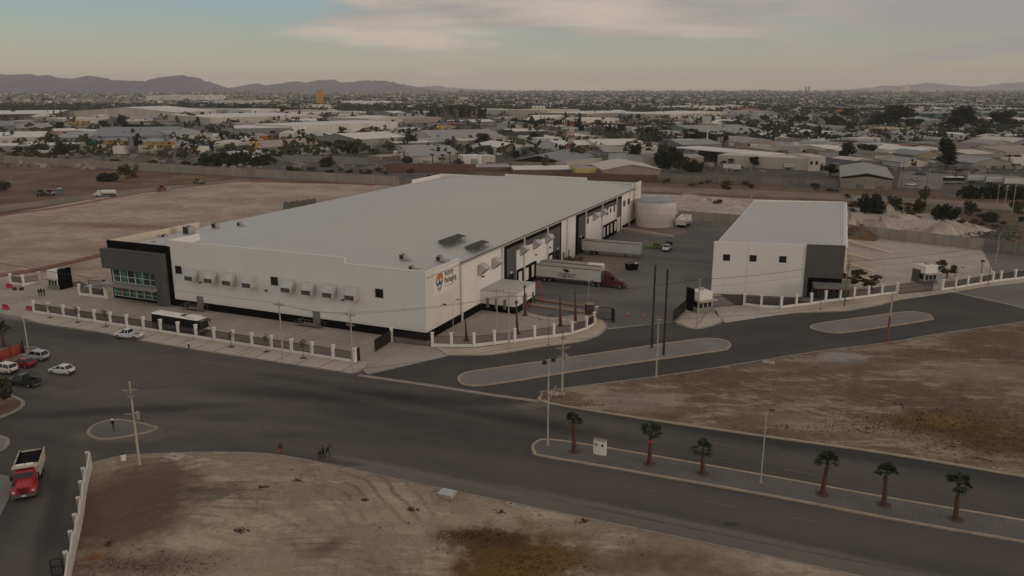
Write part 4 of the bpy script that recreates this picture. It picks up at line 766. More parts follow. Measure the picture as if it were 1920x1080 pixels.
# guard booths
def booth(label, loc, rz, sign=1):
    o = thing('guard_booth', label, 'guard booth', loc, rz, 'guard booths at the gates')
    w = MB(); w.box(-1.9, -1.6, 0, 1.9, 1.6, 1.05); w.build('base_wall', mat('booth_grey', (0.22, 0.215, 0.185), 0.08), o)
    w = MB()
    for x in (-1.75, 1.6):
        for y in (-1.55, 1.4): w.box(x, y, 1.06, x + 0.16, y + 0.16, 2.3)
    w.build('pillar', WHITE2, o); g = MB(); g.box(-1.6, -1.5, 1.06, 1.6, 1.45, 2.3); gl_ = g.build('window', GLASSD, o)
    f = MB()
    for x in (-0.55, 0.55): f.box(x - 0.05, -1.56, 1.07, x + 0.05, -1.505, 2.29)
    f.build('frame', WHITE2, gl_)
    c = MB(); c.box(-1.70 if sign > 0 else -2.5, -2.4, 2.31, 2.5 if sign > 0 else 1.70, 1.9, 2.62); cn_ = c.build('canopy', mat('booth_canopy', (0.40, 0.375, 0.33), 0.08), o); MB().box(-1.70 if sign > 0 else -2.52, -2.44, 2.33, 2.52 if sign > 0 else 1.70, -2.402, 2.42).build('red_edge', mat('faded_red2', (0.26, 0.06, 0.05), 0.1), cn_)
    t = MB(); t.box(-1.7, -1.5, 2.63, 1.7, 1.75, 4.3); t.build('tower', WHITE, o)
    b = MB(); b.box(-2.05 if sign == 2 else -2.1 if sign > 0 else 1.71, 0.0 if sign > 0 else -1.2, 0, -1.71 if sign > 0 else 2.25, 2.3 if sign > 0 else 1.8, 3.1 if sign == 2 else 4.75); b.build('black_wall', GREYP if sign == 2 else BLACKP, o)
    a = MB(); a.box(-0.2, 0.2, 4.32, 0.8, 0.8, 4.8); a.build('roof_unit', STEEL, o); return o
g_ = G(1315, 588); booth('guard booth with black side wall between the truck yard gates', (g_.x + 0.2, g_.y + 1.8, 0.15), R(24), 1)
g_ = G(110, 543); booth('guard booth with black wall on its right at the left entrance', (g_.x - 0.6, g_.y + 1.6, 0.06), R(-28), -1)
g_ = G(1741, 533); booth('guard booth with light roof unit inside the pale concrete lot', (g_.x, g_.y + 1.6, 0.06), R(14), 2)
# ---------------------------------------------------------------- poles and lamps
def pole_h(bx, by, ty): return up_height(bx, by, ty)
def utility_pole(label, base, ty, arms=((0.93, 2.4),), m=None, r=0.17, ang=0.4, trans=False, low=None, hframe=False, group='utility poles'):
    b = G(*base); h = pole_h(base[0], base[1], ty); o = thing('utility_pole', label, 'utility pole', (b.x, b.y, 0.1), ang, group); m = m or CONCP
    MB().tube((0, 0, 0), (0, 0, h), r, r * 0.55, 8).build('pole', m, o)
    for f, w_ in arms:
        k = MB(); k.box(-w_ / 2, -0.09 - r * 0.6, h * f - 0.06, w_ / 2, 0.0 - r * 0.6, h * f + 0.06); k.bar((-w_ * 0.3, -0.05 - r * 0.6, h * f - 0.05), (0, -0.05 - r * 0.6, h * f - 0.5), 0.05, 0.05); k.bar((w_ * 0.3, -0.05 - r * 0.6, h * f - 0.05), (0, -0.05 - r * 0.6, h * f - 0.5), 0.05, 0.05); ca = k.build('cross_arm', STEEL, o)
        for x in (-w_ * 0.47, -w_ * 0.2, w_ * 0.2, w_ * 0.47): MB().tube((x, -0.05 - r * 0.6, h * f + 0.06), (x, -0.05 - r * 0.6, h * f + 0.32), 0.06, 0.035, 6).build('insulator', mat('insulator_glaze', (0.16, 0.12, 0.10), 0.1, 1, 0.3), ca)
    k = MB(); k.tube((0, 0, h), (0, 0, h + 0.35), 0.05, 0.03, 6); k.build('insulator', DARKM, o)
    if trans:
        k = MB(); k.tube((r + 0.28, 0, h * 0.55), (r + 0.28, 0, h * 0.55 + 0.9), 0.26, 0.26, 10); k.tube((r + 0.28, 0, h * 0.55 + 0.9), (r + 0.28, 0, h * 0.55 + 1.15), 0.07, 0.05, 6); k.build('transformer', STEEL, o)
        k = MB(); k.box(-0.9, -0.28, h * 0.62, 0.9, -0.2, h * 0.62 + 0.09); k.build('cross_arm', STEEL, o)
    if low: MB().tube((0, 0, 0.02), (0, 0, low), r * 1.04, r * 0.97, 8).build('painted_base', mat('faded_red', (0.26, 0.075, 0.06), 0.2, 0.8), o)
    return Vector((b.x, b.y, h)), ang
P1 = utility_pole('tall pale concrete utility pole by the trash barrel', (262, 873), 716, ((0.90, 1.9), (0.83, 0.9)), r=0.17, ang=0.1, trans=True)
P2 = utility_pole('utility pole on the front pavement left of the middle door stair', (531, 677), 568, ((0.96, 2.2),), ang=AF)
P3 = utility_pole('utility pole at the pavement end beside the last fence post', (662, 695), 586, ((0.95, 1.9), (0.78, 1.6)), ang=AF)
P4 = utility_pole('left pole of the pair in front of the annex', (932, 634), 545, ((0.98, 2.6), (0.86, 2.4)), r=0.13, ang=R(20))
P5 = utility_pole('right pole of the pair in front of the annex', (954, 655), 554, ((0.97, 1.8),), ang=R(20))
P6 = utility_pole('concrete utility pole at the tip of the right dirt lot', (1054, 737), 626, ((0.92, 0.7), (0.76, 2.2)), ang=R(15), trans=True)
P7 = utility_pole('utility pole with red painted base on the right lot kerb', (1663, 643), 552, ((0.94, 1.7),), low=5.0, ang=R(25), r=0.2)
P8 = utility_pole('utility pole beside the small tree in front of the smaller warehouse', (1583, 575), 487, ((0.97, 1.7), (0.88, 1.6), (0.8, 1.2)), m=WOODP, r=0.15, ang=R(40))
P9 = utility_pole('pale utility pole in front of the middle guard booth', (1307, 612), 522, ((0.98, 0.9),), ang=R(20))
P10 = utility_pole('tall plain pole on the right lot kerb between the two medians', (1230, 709), 598, ((0.985, 1.2),), ang=R(20), r=0.15)
for lab, base, ty in (('tall slim black pole on the median, nearer the street corner', (1222, 653), 497), ('tall slim black pole on the median, right of its twin', (1244, 667), 505)):
    b = G(*base); h = pole_h(*base, ty); o = thing('black_pole', lab, 'pole', (b.x, b.y, 0.1), 0, 'black poles on the median')
    MB().tube((0, 0, 0), (0, 0, h), 0.21, 0.17, 10).build('pole', DARKM, o); k = MB(); k.tube((0, 0, 0), (0, 0, 0.06), 0.4, n=10); k.build('base_plate', DARKM, o)
    k = MB(); [k.tube((0, 0, z), (0, 0, z + 0.08), 0.225, n=10) for z in (h * 0.25, h * 0.5, h * 0.75)]; k.build('collar', mat('pole_collar', (0.10, 0.095, 0.09), 0.1), o)
def lamp(label, base, ty, heads, r=0.09, m=None, ang=0.0, plate=True):
    b = G(*base); h = pole_h(*base, ty); o = thing('street_lamp', label, 'street lamp', (b.x, b.y, 0.12), ang, 'street lamps'); m = m or mat('lamp_metal', (0.42, 0.40, 0.37), 0.1, 1, 0.5)
    MB().tube((0, 0, 0.15), (0, 0, h), r, r * 0.6, 8).build('pole', m, o); MB().box(-0.22, -0.22, 0, 0.22, 0.22, 0.2).build('footing', C_KERB, o)
    for x, tilt, kind in heads:
        k = MB()
        if kind == 'flood':
            k.bar((0, 0, h), (x, 0, h + tilt), 0.06, 0.06); k.build('arm', m, o); MB().box(x - 0.28, -0.35, h + tilt - 0.45, x + 0.28, 0.05, h + tilt + 0.05).build('lamp_head', DARKM, o)
        elif kind == 'arm':
            k.tube((0, 0, h - 0.1), (x, 0, h + tilt), 0.045, 0.035, 6); k.build('arm', m, o); MB().box(x - 0.1, -0.13, h + tilt - 0.06, x + 0.55, 0.13, h + tilt + 0.06).build('lamp_head', DARKM, o)
        else:
            z = h * 0.52; k.tube((0, 0, z), (x, 0, z + tilt), 0.05, 0.04, 6); k.build('arm', m, o)
    return o
lamp('street lamp with twin black floodlights at the palm median tip', (1027, 838), 676, ((-0.55, -0.1, 'flood'), (0.55, 0.25, 'flood'), (1.0, 2.2, 'branch'), (-0.7, 0.4, 'branch')), 0.12)
lamp('thin street lamp with leaning arm among the median palms', (1426, 908), 775, ((0.35, 0.3, 'arm'),), 0.085)
lamp('tall street lamp with twin heads on the left island', (54, 663), 540, ((-0.6, 0.0, 'flood'), (0.6, 0.0, 'flood'), (-0.9, 0.8, 'branch')), 0.11)
lamp('thin curved lamp beside the corner of the long warehouse', (850, 628), 568, ((0.7, 0.5, 'arm'),), 0.06)
lamp('thin lamp pole inside the palm yard near the red truck', (1103, 577), 527, ((0.5, 0.05, 'arm'),), 0.06)
lamp('short thin pole on the pavement below the curved fence', (1028, 648), 592, ((0.3, 0.05, 'arm'),), 0.05, mat('rusty_pole', (0.17, 0.09, 0.065), 0.2))
lamp('thin signal pole in front of the grey entrance corner', (1538, 582), 531, ((0.3, 0.0, 'arm'),), 0.06, mat('rusty_pole', (0.17, 0.09, 0.065), 0.2))
lamp('lamp pole inside the pale concrete lot near the spoil heaps', (1689, 433), 388, ((0.6, 0.1, 'arm'), (-0.6, 0.1, 'arm')), 0.08)
lamp('lamp pole on the pavement beside the round topped small tree', (1790, 544), 503, ((0.9, 0.05, 'arm'),), 0.06)
lamp('dark lamp pole at the bend of the right end fence', (1852, 536), 493, ((0.4, 0.1, 'arm'),), 0.09, WOODP)
lamp('tall thin lamp pole behind the right end fence', (1866, 497), 440, ((0.7, 0.1, 'arm'), (-0.7, 0.1, 'arm')), 0.07)
for i, (bx, by, ty) in enumerate(((1867, 395, 345), (1882, 398, 345), (1897, 402, 344), (1716, 372, 336), (1690, 350, 300), (1736, 360, 318))):
    utility_pole(('leftmost', 'middle', 'rightmost')[i] + ' of three pale poles by the dark bushes at right' if i < 3 else ('dark pole among the bushes near the dirt track', 'dark pole at the corner of the graffitied shed', 'dark pole beside the parking lot')[i - 3], (bx, by), ty, ((0.93, 1.6),), r=0.14, m=CONCP if i < 3 else WOODP, ang=R(10))
# overhead wires
WIRE = mat('wire', (0.05, 0.047, 0.045), 0.1)
def wire_run(label, pts, sag=0.5, r=0.022):
    mb = MB()
    for p, q in zip(pts[:-1], pts[1:]):
        prev = Vector(p)
        for k in range(1, 9):
            t = k / 8; c = Vector(p).lerp(Vector(q), t); c.z -= sag * 4 * t * (1 - t); mb.tube(prev, c, r, n=3); prev = c
    return tag(mb.build('overhead_wire', WIRE), label, 'wire', 'overhead wires')
def ptop(P, off, dz=0.2): 
    b, a = P; return (b.x + off * math.cos(a), b.y + off * math.sin(a), b.z + dz)
far_l = Vector((-120, 168, 10)); 
for off, nm in ((-0.9, 'outer'), (0.9, 'inner')):
    wire_run('%s front wire strung along the pavement poles to the annex pair' % nm, [ptop((far_l, AF), off), ptop(P2, off, -0.1), ptop(P3, off, -0.1), ptop(P5, off, -0.1)])
wire_run('wire strung across the junction from the concrete pole by the barrel', [ptop(P1, 0.6, -0.9), ptop(P6, 0.6, -0.8)], 0.9)
wire_run('upper wire crossing the junction from the barrel pole to the pavement end', [ptop(P1, -0.6, -0.9), ptop(P3, -0.6, -0.1)], 0.8)
for off, nm in ((-0.6, 'left'), (0.6, 'right')):
    wire_run('%s wire crossing the truck yard towards the smaller warehouse' % nm, [ptop(P5, off, -0.2), ptop(P9, off, -0.2), ptop(P8, off, -0.3), (*(G(1856, 531).xy + Vector((off, 0))), 9.3), (*(G(2000, 515).xy + Vector((off, 0))), 9.3)], 0.6)
wire_run('lowest wire passing in front of the smaller warehouse', [ptop(P9, 0, -1.6), ptop(P8, 0, -1.6), (*G(1856, 531).xy, 8.0)], 0.7)
wire_run('wire strung along the right lot kerb poles', [ptop(P6, 0.4, -0.9), ptop(P10, 0.4, -0.1), ptop(P7, 0.4, -0.5)], 0.8)
# ---------------------------------------------------------------- vehicles (x forward)
TYRE = mat('tyre_rubber', (0.012, 0.012, 0.012), 0.2, 2, 0.85); RIM = mat('wheel_rim', (0.32, 0.31, 0.30), 0.1, 2, 0.35, 0.6); CHROME = mat('chrome', (0.45, 0.45, 0.44), 0.05, 1, 0.25, 0.9)
TAIL = mat('tail_lamp', (0.30, 0.02, 0.015), 0.1, 1, 0.3); HEADL = mat('head_lamp', (0.55, 0.54, 0.50), 0.05, 1, 0.15); CARGL = mat('car_glass', (0.010, 0.012, 0.013), 0.2, 2, 0.08, spec=0.6); TRIM = mat('black_trim', (0.015, 0.015, 0.015), 0.1, 2, 0.6)
def wheel(o, x, y, r, w=0.22):
    s_ = 1 if y > 0 else -1; t = MB().tube((x, y - s_ * w, r), (x, y, r), r, n=14).build('wheel', TYRE, o)
    MB().tube((x, y - s_ * 0.05, r), (x, y + s_ * 0.012, r), r * 0.6, n=10).build('rim', RIM, t)
def body_loft(st, pinch=0.9):
    return [[(x, -w * 0.93, zl), (x, w * 0.93, zl), (x, w, zl + (zh - zl) * 0.35), (x, w * 0.985, zl + (zh - zl) * 0.7), (x, w * pinch, zh), (x, -w * pinch, zh), (x, -w * 0.985, zl + (zh - zl) * 0.7), (x, -w, zl + (zh - zl) * 0.35)] for x, zl, zh, w in st]
def car(label, cat, name, paint, base, hdeg, style='sedan', group=None, z=0.05):
    b = G(*base); o = thing(name, label, cat, (b.x, b.y, z), R(hdeg), group); hw = 0.86
    pr = mat('paint_' + paint[0], paint[1], 0.05, 1.0, 0.32, 0.0, spec=0.5)
    if style == 'sedan':
        L0, L1 = -2.15, 2.15; st = [(L0, 0.42, 0.72, 0.74), (L0 + 0.1, 0.28, 0.94, 0.82), (-1.3, 0.2, 0.98, hw), (0.6, 0.2, 0.95, hw), (1.5, 0.22, 0.84, 0.83), (L1 - 0.12, 0.28, 0.7, 0.78), (L1, 0.4, 0.58, 0.68)]
        cab = [(-1.75, 0.95), (-1.15, 1.42), (0.1, 1.45), (0.95, 0.93)]
    elif style == 'wagon':
        L0, L1 = -2.2, 2.2; st = [(L0, 0.45, 0.9, 0.8), (L0 + 0.1, 0.3, 1.02, 0.86), (-1.3, 0.24, 1.05, 0.9), (0.6, 0.24, 1.03, 0.9), (1.5, 0.26, 0.98, 0.87), (L1 - 0.1, 0.32, 0.85, 0.82), (L1, 0.45, 0.7, 0.74)]
        cab = [(-2.05, 1.02), (-1.8, 1.62), (0.25, 1.66), (1.05, 1.02)]
    else:                                                      # pickup
        L0, L1 = -2.65, 2.6; st = [(-0.55, 0.35, 1.12, 0.93), (0.9, 0.35, 1.12, 0.93), (1.7, 0.36, 1.08, 0.92), (L1 - 0.12, 0.42, 0.95, 0.86), (L1, 0.5, 0.8, 0.78)]
        cab = [(-0.5, 1.12), (-0.35, 1.74), (0.55, 1.76), (1.25, 1.12)]
    MB().loft(body_loft(st)).build('body', pr, o, smooth=False)
    # cabin: pillars and roof in paint, glass set in between
    wb, wt = st[2][3] * 0.9, st[2][3] * 0.74
    (x0, z0), (x1, z1), (x2, z2), (x3, z3) = cab
    MB().hexa([(x1 - 0.02, -wt, z1 - 0.02), (x2, -wt, z2 - 0.02), (x2, wt, z2 - 0.02), (x1 - 0.02, wt, z1 - 0.02)], [(x1 + 0.05, -wt + 0.06, z1 + 0.05), (x2 - 0.05, -wt + 0.06, z2 + 0.05), (x2 - 0.05, wt - 0.06, z2 + 0.05), (x1 + 0.05, wt - 0.06, z1 + 0.05)]).build('roof', pr, o)
    g = MB(); g.hexa([(x0, -wb, z0 - 0.03), (x3, -wb, z3 - 0.03), (x3, wb, z3 - 0.03), (x0, wb, z0 - 0.03)], [(x1, -wt + 0.01, z1 - 0.015), (x2, -wt + 0.01, z2 - 0.015), (x2, wt - 0.01, z2 - 0.015), (x1, wt - 0.01, z1 - 0.015)]); g.build('window', CARGL, o)
    pl = MB()
    for s_ in (-1, 1):
        for (xb, zb, xt, zt) in ((x0, z0, x1, z1), ((x0 + x3) / 2 - 0.1, z0, (x1 + x2) / 2, z1), (x3, z3, x2, z2)): pl.tube((xb, s_ * (wb + 0.005), zb - 0.02), (xt, s_ * (wt + 0.005), zt), 0.055, 0.05, 5)
    pl.build('pillar', pr, o)
    if style == 'pickup':
        bd = MB(); bd.box(L0, -0.93, 0.5, -0.58, 0.93, 0.62)
        for s_ in (-1, 1): bd.box(L0 + 0.08, s_ * 0.93 - (0.08 if s_ > 0 else 0), 0.62, -0.58, s_ * 0.93 + (0.08 if s_ < 0 else 0), 1.1)
        bd.box(L0, -0.93, 0.62, L0 + 0.078, 0.93, 1.1); bd.box(-0.66, -0.84, 0.62, -0.59, 0.84, 1.1); bd.build('cargo_bed', pr, o); MB().box(L0 + 0.08, -0.84, 0.621, -0.67, 0.84, 0.66).build('bed_liner', TRIM, o)
    bm_ = MB(); bm_.box(L0 - 0.1, -0.8, 0.32, L0 + 0.04, 0.8, 0.56); bm_.build('bumper', TRIM if style != 'pickup' else CHROME, o); bm_ = MB(); bm_.box(L1 - 0.06, -0.76, 0.28, L1 + 0.08, 0.76, 0.5); bm_.build('bumper', TRIM, o)
    for s_ in (-1, 1):
        MB().box(L0 - 0.03, s_ * 0.7 - 0.14, 0.66, L0 + 0.06, s_ * 0.7 + 0.14, 0.88).build('tail_light', TAIL, o); MB().box(L1 - 0.12, s_ * 0.6 - 0.16, 0.56, L1 + 0.02, s_ * 0.6 + 0.16, 0.70).build('headlight', HEADL, o); MB().box(x3 - 0.25, s_ * (wb + 0.08) - 0.09, z3, x3 - 0.1, s_ * (wb + 0.08) + 0.09, z3 + 0.16).build('mirror', TRIM, o)
    r = 0.31 if style == 'sedan' else 0.37
    for x in (L0 + 0.85, L1 - 0.85):
        for s_ in (-1, 1): wheel(o, x, s_ * (st[1][3] + 0.03), r)
    return o
PW = ('white', (0.62, 0.61, 0.59)); PS = ('silver', (0.36, 0.375, 0.40)); PR = ('red', (0.20, 0.012, 0.015)); PG = ('dark_green', (0.018, 0.030, 0.026)); PWM = ('cream_white', (0.60, 0.57, 0.52))
car('white pickup with dark open bed at the kerb of the front pavement', 'pickup truck', 'pickup_truck', PW, (242, 634), 168, 'pickup', 'cars on the junction')
car('white sedan alone on the asphalt right of the parked group', 'car', 'sedan_car', PW, (117, 700), 163, 'sedan', 'cars on the junction')
car('silver hatchback parked beside the red fabric fence', 'car', 'hatchback_car', PS, (69, 674), 162, 'wagon', 'cars on the junction')
car('dark red car parked between the silver hatchback and white wagon', 'car', 'sedan_car', PR, (44, 687), 162, 'sedan', 'cars on the junction')
car('boxy white wagon parked at the left edge', 'car', 'station_wagon', PWM, (9, 698), 162, 'wagon', 'cars on the junction')
pk = car('dark green pickup with a rack frame over its bed', 'pickup truck', 'pickup_truck', PG, (46, 722), 163, 'pickup', 'cars on the junction')
k = MB()
for x in (-2.5, -1.6, -0.75):
    for s_ in (-0.88, 0.88): k.tube((x, s_, 1.1), (x, s_, 1.95), 0.035, n=5)
    k.tube((x, -0.88, 1.93), (x, 0.88, 1.93), 0.035, n=5)
for s_ in (-0.88, 0.88): k.tube((-2.5, s_, 1.93), (-0.75, s_, 1.93), 0.035, n=5); k.tube((-2.5, s_, 1.5), (-0.75, s_, 1.5), 0.03, n=5)
k.build('rack', DARKM, pk)
# flatbed pickup in the truck yard
fb = car('white flatbed service truck facing the camera in the truck yard', 'truck', 'flatbed_truck', PW, (1250, 470), 0, 'pickup', None, 0.1)
fb.rotation_euler.z = R(-112); MB().box(-3.3, -1.05, 1.12, -0.75, 1.05, 1.3).build('flat_bed', DARKM, fb); kk = MB(); kk.box(-3.25, -1.0, 1.3, -3.15, 1.0, 2.0); kk.box(-0.85, -1.0, 1.3, -0.75, 1.0, 1.95); kk.build('rack', DARKM, fb)
# semi trailers backed to the docks; x forward = away from the dock
TRW = mat('trailer_white', (0.56, 0.54, 0.51), 0.10, 0.5, 0.55, streak=(1, 1, 0.3)); TRR = mat('trailer_roof', (0.30, 0.27, 0.235), 0.15, 0.4)
TRR2 = mat('trailer_rust', (0.10, 0.045, 0.04), 0.2, 0.5)
def trailer(o, L_=16.0, top=4.05, rails=TRR2):
    MB().box(0, -1.28, 1.15, L_, 1.28, top).build('box', TRW, o); MB().box(0.05, -1.24, top + 0.005, L_ - 0.05, 1.24, top + 0.05).build('roof', TRR, o)
    k = MB(); 
    for s_ in (-1, 1): k.box(0, s_ * 1.29 - 0.02, top - 0.16, L_, s_ * 1.29 + 0.02, top - 0.02)
    k.build('top_rail', rails, o); k = MB()
    for s_ in (-1, 1): k.box(0, s_ * 1.29 - 0.025, 1.12, L_, s_ * 1.29 + 0.025, 1.3)
    k.build('side_rail', STEEL, o); MB().box(0.4, -0.5, 0.95, L_ - 0.8, 0.5, 1.14).build('chassis', DARKM, o)
    for x in (2.2, 3.5):
        for s_ in (-1, 1): wheel(o, x, s_ * 1.25, 0.5, 0.5)
    for s_ in (-1, 1): MB().box(L_ - 4.2, s_ * 0.8 - 0.08, 0.1, L_ - 4.0, s_ * 0.8 + 0.08, 1.0).build('landing_leg', DARKM, o)
    MB().box(-0.04, -1.2, 1.2, 0.0, 1.2, top - 0.1).build('rear_door', TRR, o); return o
TA = AF
sm = thing('semi_truck', 'red semi truck coupled to a white lettered trailer at the dock', 'semi truck', LW(0.9, 53.0, 0.09), TA); trailer(sm, 16.1)
# emblem and lettering on the trailer side that faces the road
k = MB(); k.add([(6.6, -1.312, 3.55), (8.3, -1.312, 3.55), (7.6, -1.312, 2.95)], [(0, 2, 1)]); k.add([(6.9, -1.313, 3.3), (8.1, -1.313, 3.35), (8.5, -1.313, 3.0), (7.6, -1.313, 2.75)], [(0, 3, 2, 1)]); k.build('emblem', SINK, sm)
INKB = mat('faded_ink', (0.12, 0.10, 0.10), 0.2, 2)
text_mesh('lettering', 'TRANSPORTES', 0.62, INKB, sm, (5.5, -1.312, 2.12), (R(90), 0, 0), 0.004, sx=1.12)
k = MB(); rnd = random.Random(5); x = 5.6
for i in range(10): w_ = rnd.uniform(0.28, 0.36); k.box(x, -1.318, 1.6, x + 0.09, -1.30, 2.0); k.box(x + 0.09, -1.318, rnd.choice((1.6, 1.76, 1.9)), x + w_, -1.30, rnd.choice((1.92, 2.0))); x += w_ + 0.1
k.build('lettering', INKB, sm)
SR = mat('truck_red', (0.085, 0.015, 0.017), 0.08, 0.8, 0.35, spec=0.5)
def tractor(o, x0, paint, grille):
    MB().box(x0 - 2.6, -0.45, 0.65, x0 + 5.4, 0.45, 1.0).build('chassis', DARKM, o)
    c = MB(); c.loft([[(x, -w, zl), (x, w, zl), (x, w, zl + (zh - zl) * 0.75), (x, w * 0.82, zh), (x, -w * 0.82, zh), (x, -w, zl + (zh - zl) * 0.75)] for x, zl, zh, w in ((x0 + 0.5, 0.75, 3.95, 1.22), (x0 + 1.6, 0.75, 3.95, 1.22), (x0 + 2.5, 0.75, 3.45, 1.2), (x0 + 3.3, 0.75, 2.75, 1.18), (x0 + 3.75, 0.8, 2.1, 1.12), (x0 + 4.9, 0.7, 1.85, 1.05), (x0 + 5.5, 0.65, 1.6, 0.98), (x0 + 5.65, 0.6, 1.2, 0.9))]); c.build('cab', paint, o, smooth=False)
    w_ = MB(); w_.hexa([(x0 + 3.05, -1.08, 2.78), (x0 + 3.72, -1.02, 2.14), (x0 + 3.72, 1.02, 2.14), (x0 + 3.05, 1.08, 2.78)], [(x0 + 3.10, -1.08, 2.9), (x0 + 3.84, -1.0, 2.2), (x0 + 3.84, 1.0, 2.2), (x0 + 3.10, 1.08, 2.9)]); w_.build('windscreen', CARGL, o)
    for s_ in (-1, 1):
        MB().hexa([(x0 + 2.3, s_ * 1.19 - 0.03, 2.05), (x0 + 3.4, s_ * 1.17 - 0.03, 2.05), (x0 + 3.4, s_ * 1.17 + 0.03, 2.05), (x0 + 2.3, s_ * 1.19 + 0.03, 2.05)], [(x0 + 2.3, s_ * 1.19 - 0.03, 2.75), (x0 + 3.05, s_ * 1.17 - 0.03, 2.6), (x0 + 3.05, s_ * 1.17 + 0.03, 2.6), (x0 + 2.3, s_ * 1.19 + 0.03, 2.75)]).build('window', CARGL, o)
        MB().box(x0 + 3.4, s_ * 1.42 - 0.08, 1.9, x0 + 3.55, s_ * 1.42 + 0.08, 2.6).build('mirror', CHROME, o); MB().box(x0 + 5.4, s_ * 0.78 - 0.15, 1.0, x0 + 5.66, s_ * 0.78 + 0.15, 1.25).build('headlight', HEADL, o)
        MB().box(x0 + 0.4, s_ * 1.1 - 0.12, 0.45, x0 + 3.3, s_ * 1.1 + 0.12, 0.9).build('side_skirt', paint, o)
    MB().box(x0 + 5.62, -0.5, 0.75, x0 + 5.7, 0.5, 1.55).build('grille', grille, o); MB().box(x0 + 5.45, -1.1, 0.4, x0 + 5.8, 1.1, 0.7).build('bumper', paint, o)
    for x in (x0 - 1.9, x0 - 0.55):
        for s_ in (-1, 1): wheel(o, x, s_ * 1.22, 0.5, 0.55)
    for s_ in (-1, 1): wheel(o, x0 + 4.5, s_ * 1.18, 0.5, 0.32)
tractor(sm, 16.2, SR, CHROME)
t2 = thing('semi_trailer', 'white trailer with brown stained roof, right behind the red truck', 'trailer', LW(0.9, 57.4, 0.09), TA, 'trailers at the docks'); trailer(t2, 15.0)
k = MB(); k.box(11.2, -1.2, 4.06, 15.0, 1.2, 4.12); 
for i in range(5): k.box(11.3 + i * 0.75, -1.15, 4.12, 11.55 + i * 0.75, 1.15, 4.25)
k.build('roof_rack', WHITE2, t2)
t3 = thing('semi_trailer', 'plain white trailer with red top rail parked at the middle dock', 'trailer', LW(0.9, 87.6, 0.09), TA, 'trailers at the docks'); trailer(t3, 16.3)
# water trailer beside the tank
q = G(1290, 428); o = thing('water_trailer', 'white open topped box truck body parked beside the round tank', 'trailer', (q.x - 0.6, q.y + 4.2, 0.12), R(66)); k = MB()
for s_ in (-1, 1): k.box(-4.4, s_ * 1.45 - 0.09, 0.95, 4.4, s_ * 1.45 + 0.09, 3.3)
k.box(4.28, -1.36, 0.95, 4.4, 1.36, 3.3); k.box(-4.4, -1.36, 0.95, -4.0, 1.36, 2.7); k.box(-4.0, -1.36, 0.95, 4.28, 1.36, 2.45); k.build('box', WHITE, o)
k = MB(); k.box(-4.35, -1.3, 0.3, 4.3, 1.3, 0.94); k.build('chassis', BLACKP, o)
k = MB(); 
for i in range(5): k.box(-4.0, -2.0 + 0.0 * i, 1.3 + 0.22 * i, 4.0, -1.56, 1.36 + 0.22 * i)
k.build('side_rack', WHITE2, o)
for x in (-3.0, 2.0, 3.3):
    for s_ in (-1, 1): wheel(o, x, s_ * 1.33, 0.45, 0.4)
# bright green implement by the white trailer, dark container beside the yard
q = G(1228, 466); o = thing('green_trailer', 'low bright green implement trailer parked near the flatbed truck', 'trailer', (q.x, q.y, 0.1), R(-12)); GRN = mat('bright_green', (0.10, 0.24, 0.03), 0.15)
k = MB(); k.box(-1.5, -0.8, 0.5, 2.6, 0.8, 1.0); k.hexa([(-3.3, -0.15, 0.55), (-1.5, -0.6, 0.55), (-1.5, 0.6, 0.55), (-3.3, 0.15, 0.55)], [(-3.3, -0.15, 0.75), (-1.5, -0.6, 0.75), (-1.5, 0.6, 0.75), (-3.3, 0.15, 0.75)]); k.build('frame', GRN, o); MB().box(-0.6, -0.7, 1.0, 1.5, 0.7, 1.35).build('engine', TRR2, o); MB().tube((-1.6, 0.2, 1.0), (-1.6, 0.2, 2.6), 0.05).build('exhaust_pipe', DARKM, o)
for s_ in (-1, 1): wheel(o, 0.8, s_ * 0.95, 0.42, 0.25); 
q = G(1185, 508); o = thing('dumpster', 'black open waste container standing at the edge of the gravel patch', 'dumpster', (q.x, q.y + 1.0, 0.1), R(25)); k = MB()
k.hexa([(-1.3, -0.9, 0.15), (1.3, -0.9, 0.15), (1.3, 0.9, 0.15), (-1.3, 0.9, 0.15)], [(-1.5, -1.0, 1.6), (1.5, -1.0, 1.6), (1.5, 1.0, 1.6), (-1.5, 1.0, 1.6)]); k.build('bin', BLACKP, o); MB().hexa([(-1.5, -1.0, 1.62), (0.2, -1.0, 1.62), (0.2, 1.0, 1.62), (-1.5, 1.0, 1.62)], [(-1.5, -1.0, 1.68), (0.2, -1.0, 2.0), (0.2, 1.0, 2.0), (-1.5, 1.0, 1.68)]).build('lid', DARKM, o); k = MB(); k.box(0.4, -0.9, 1.3, 1.4, 0.3, 1.75); k.build('rubbish', WHITE2, o)
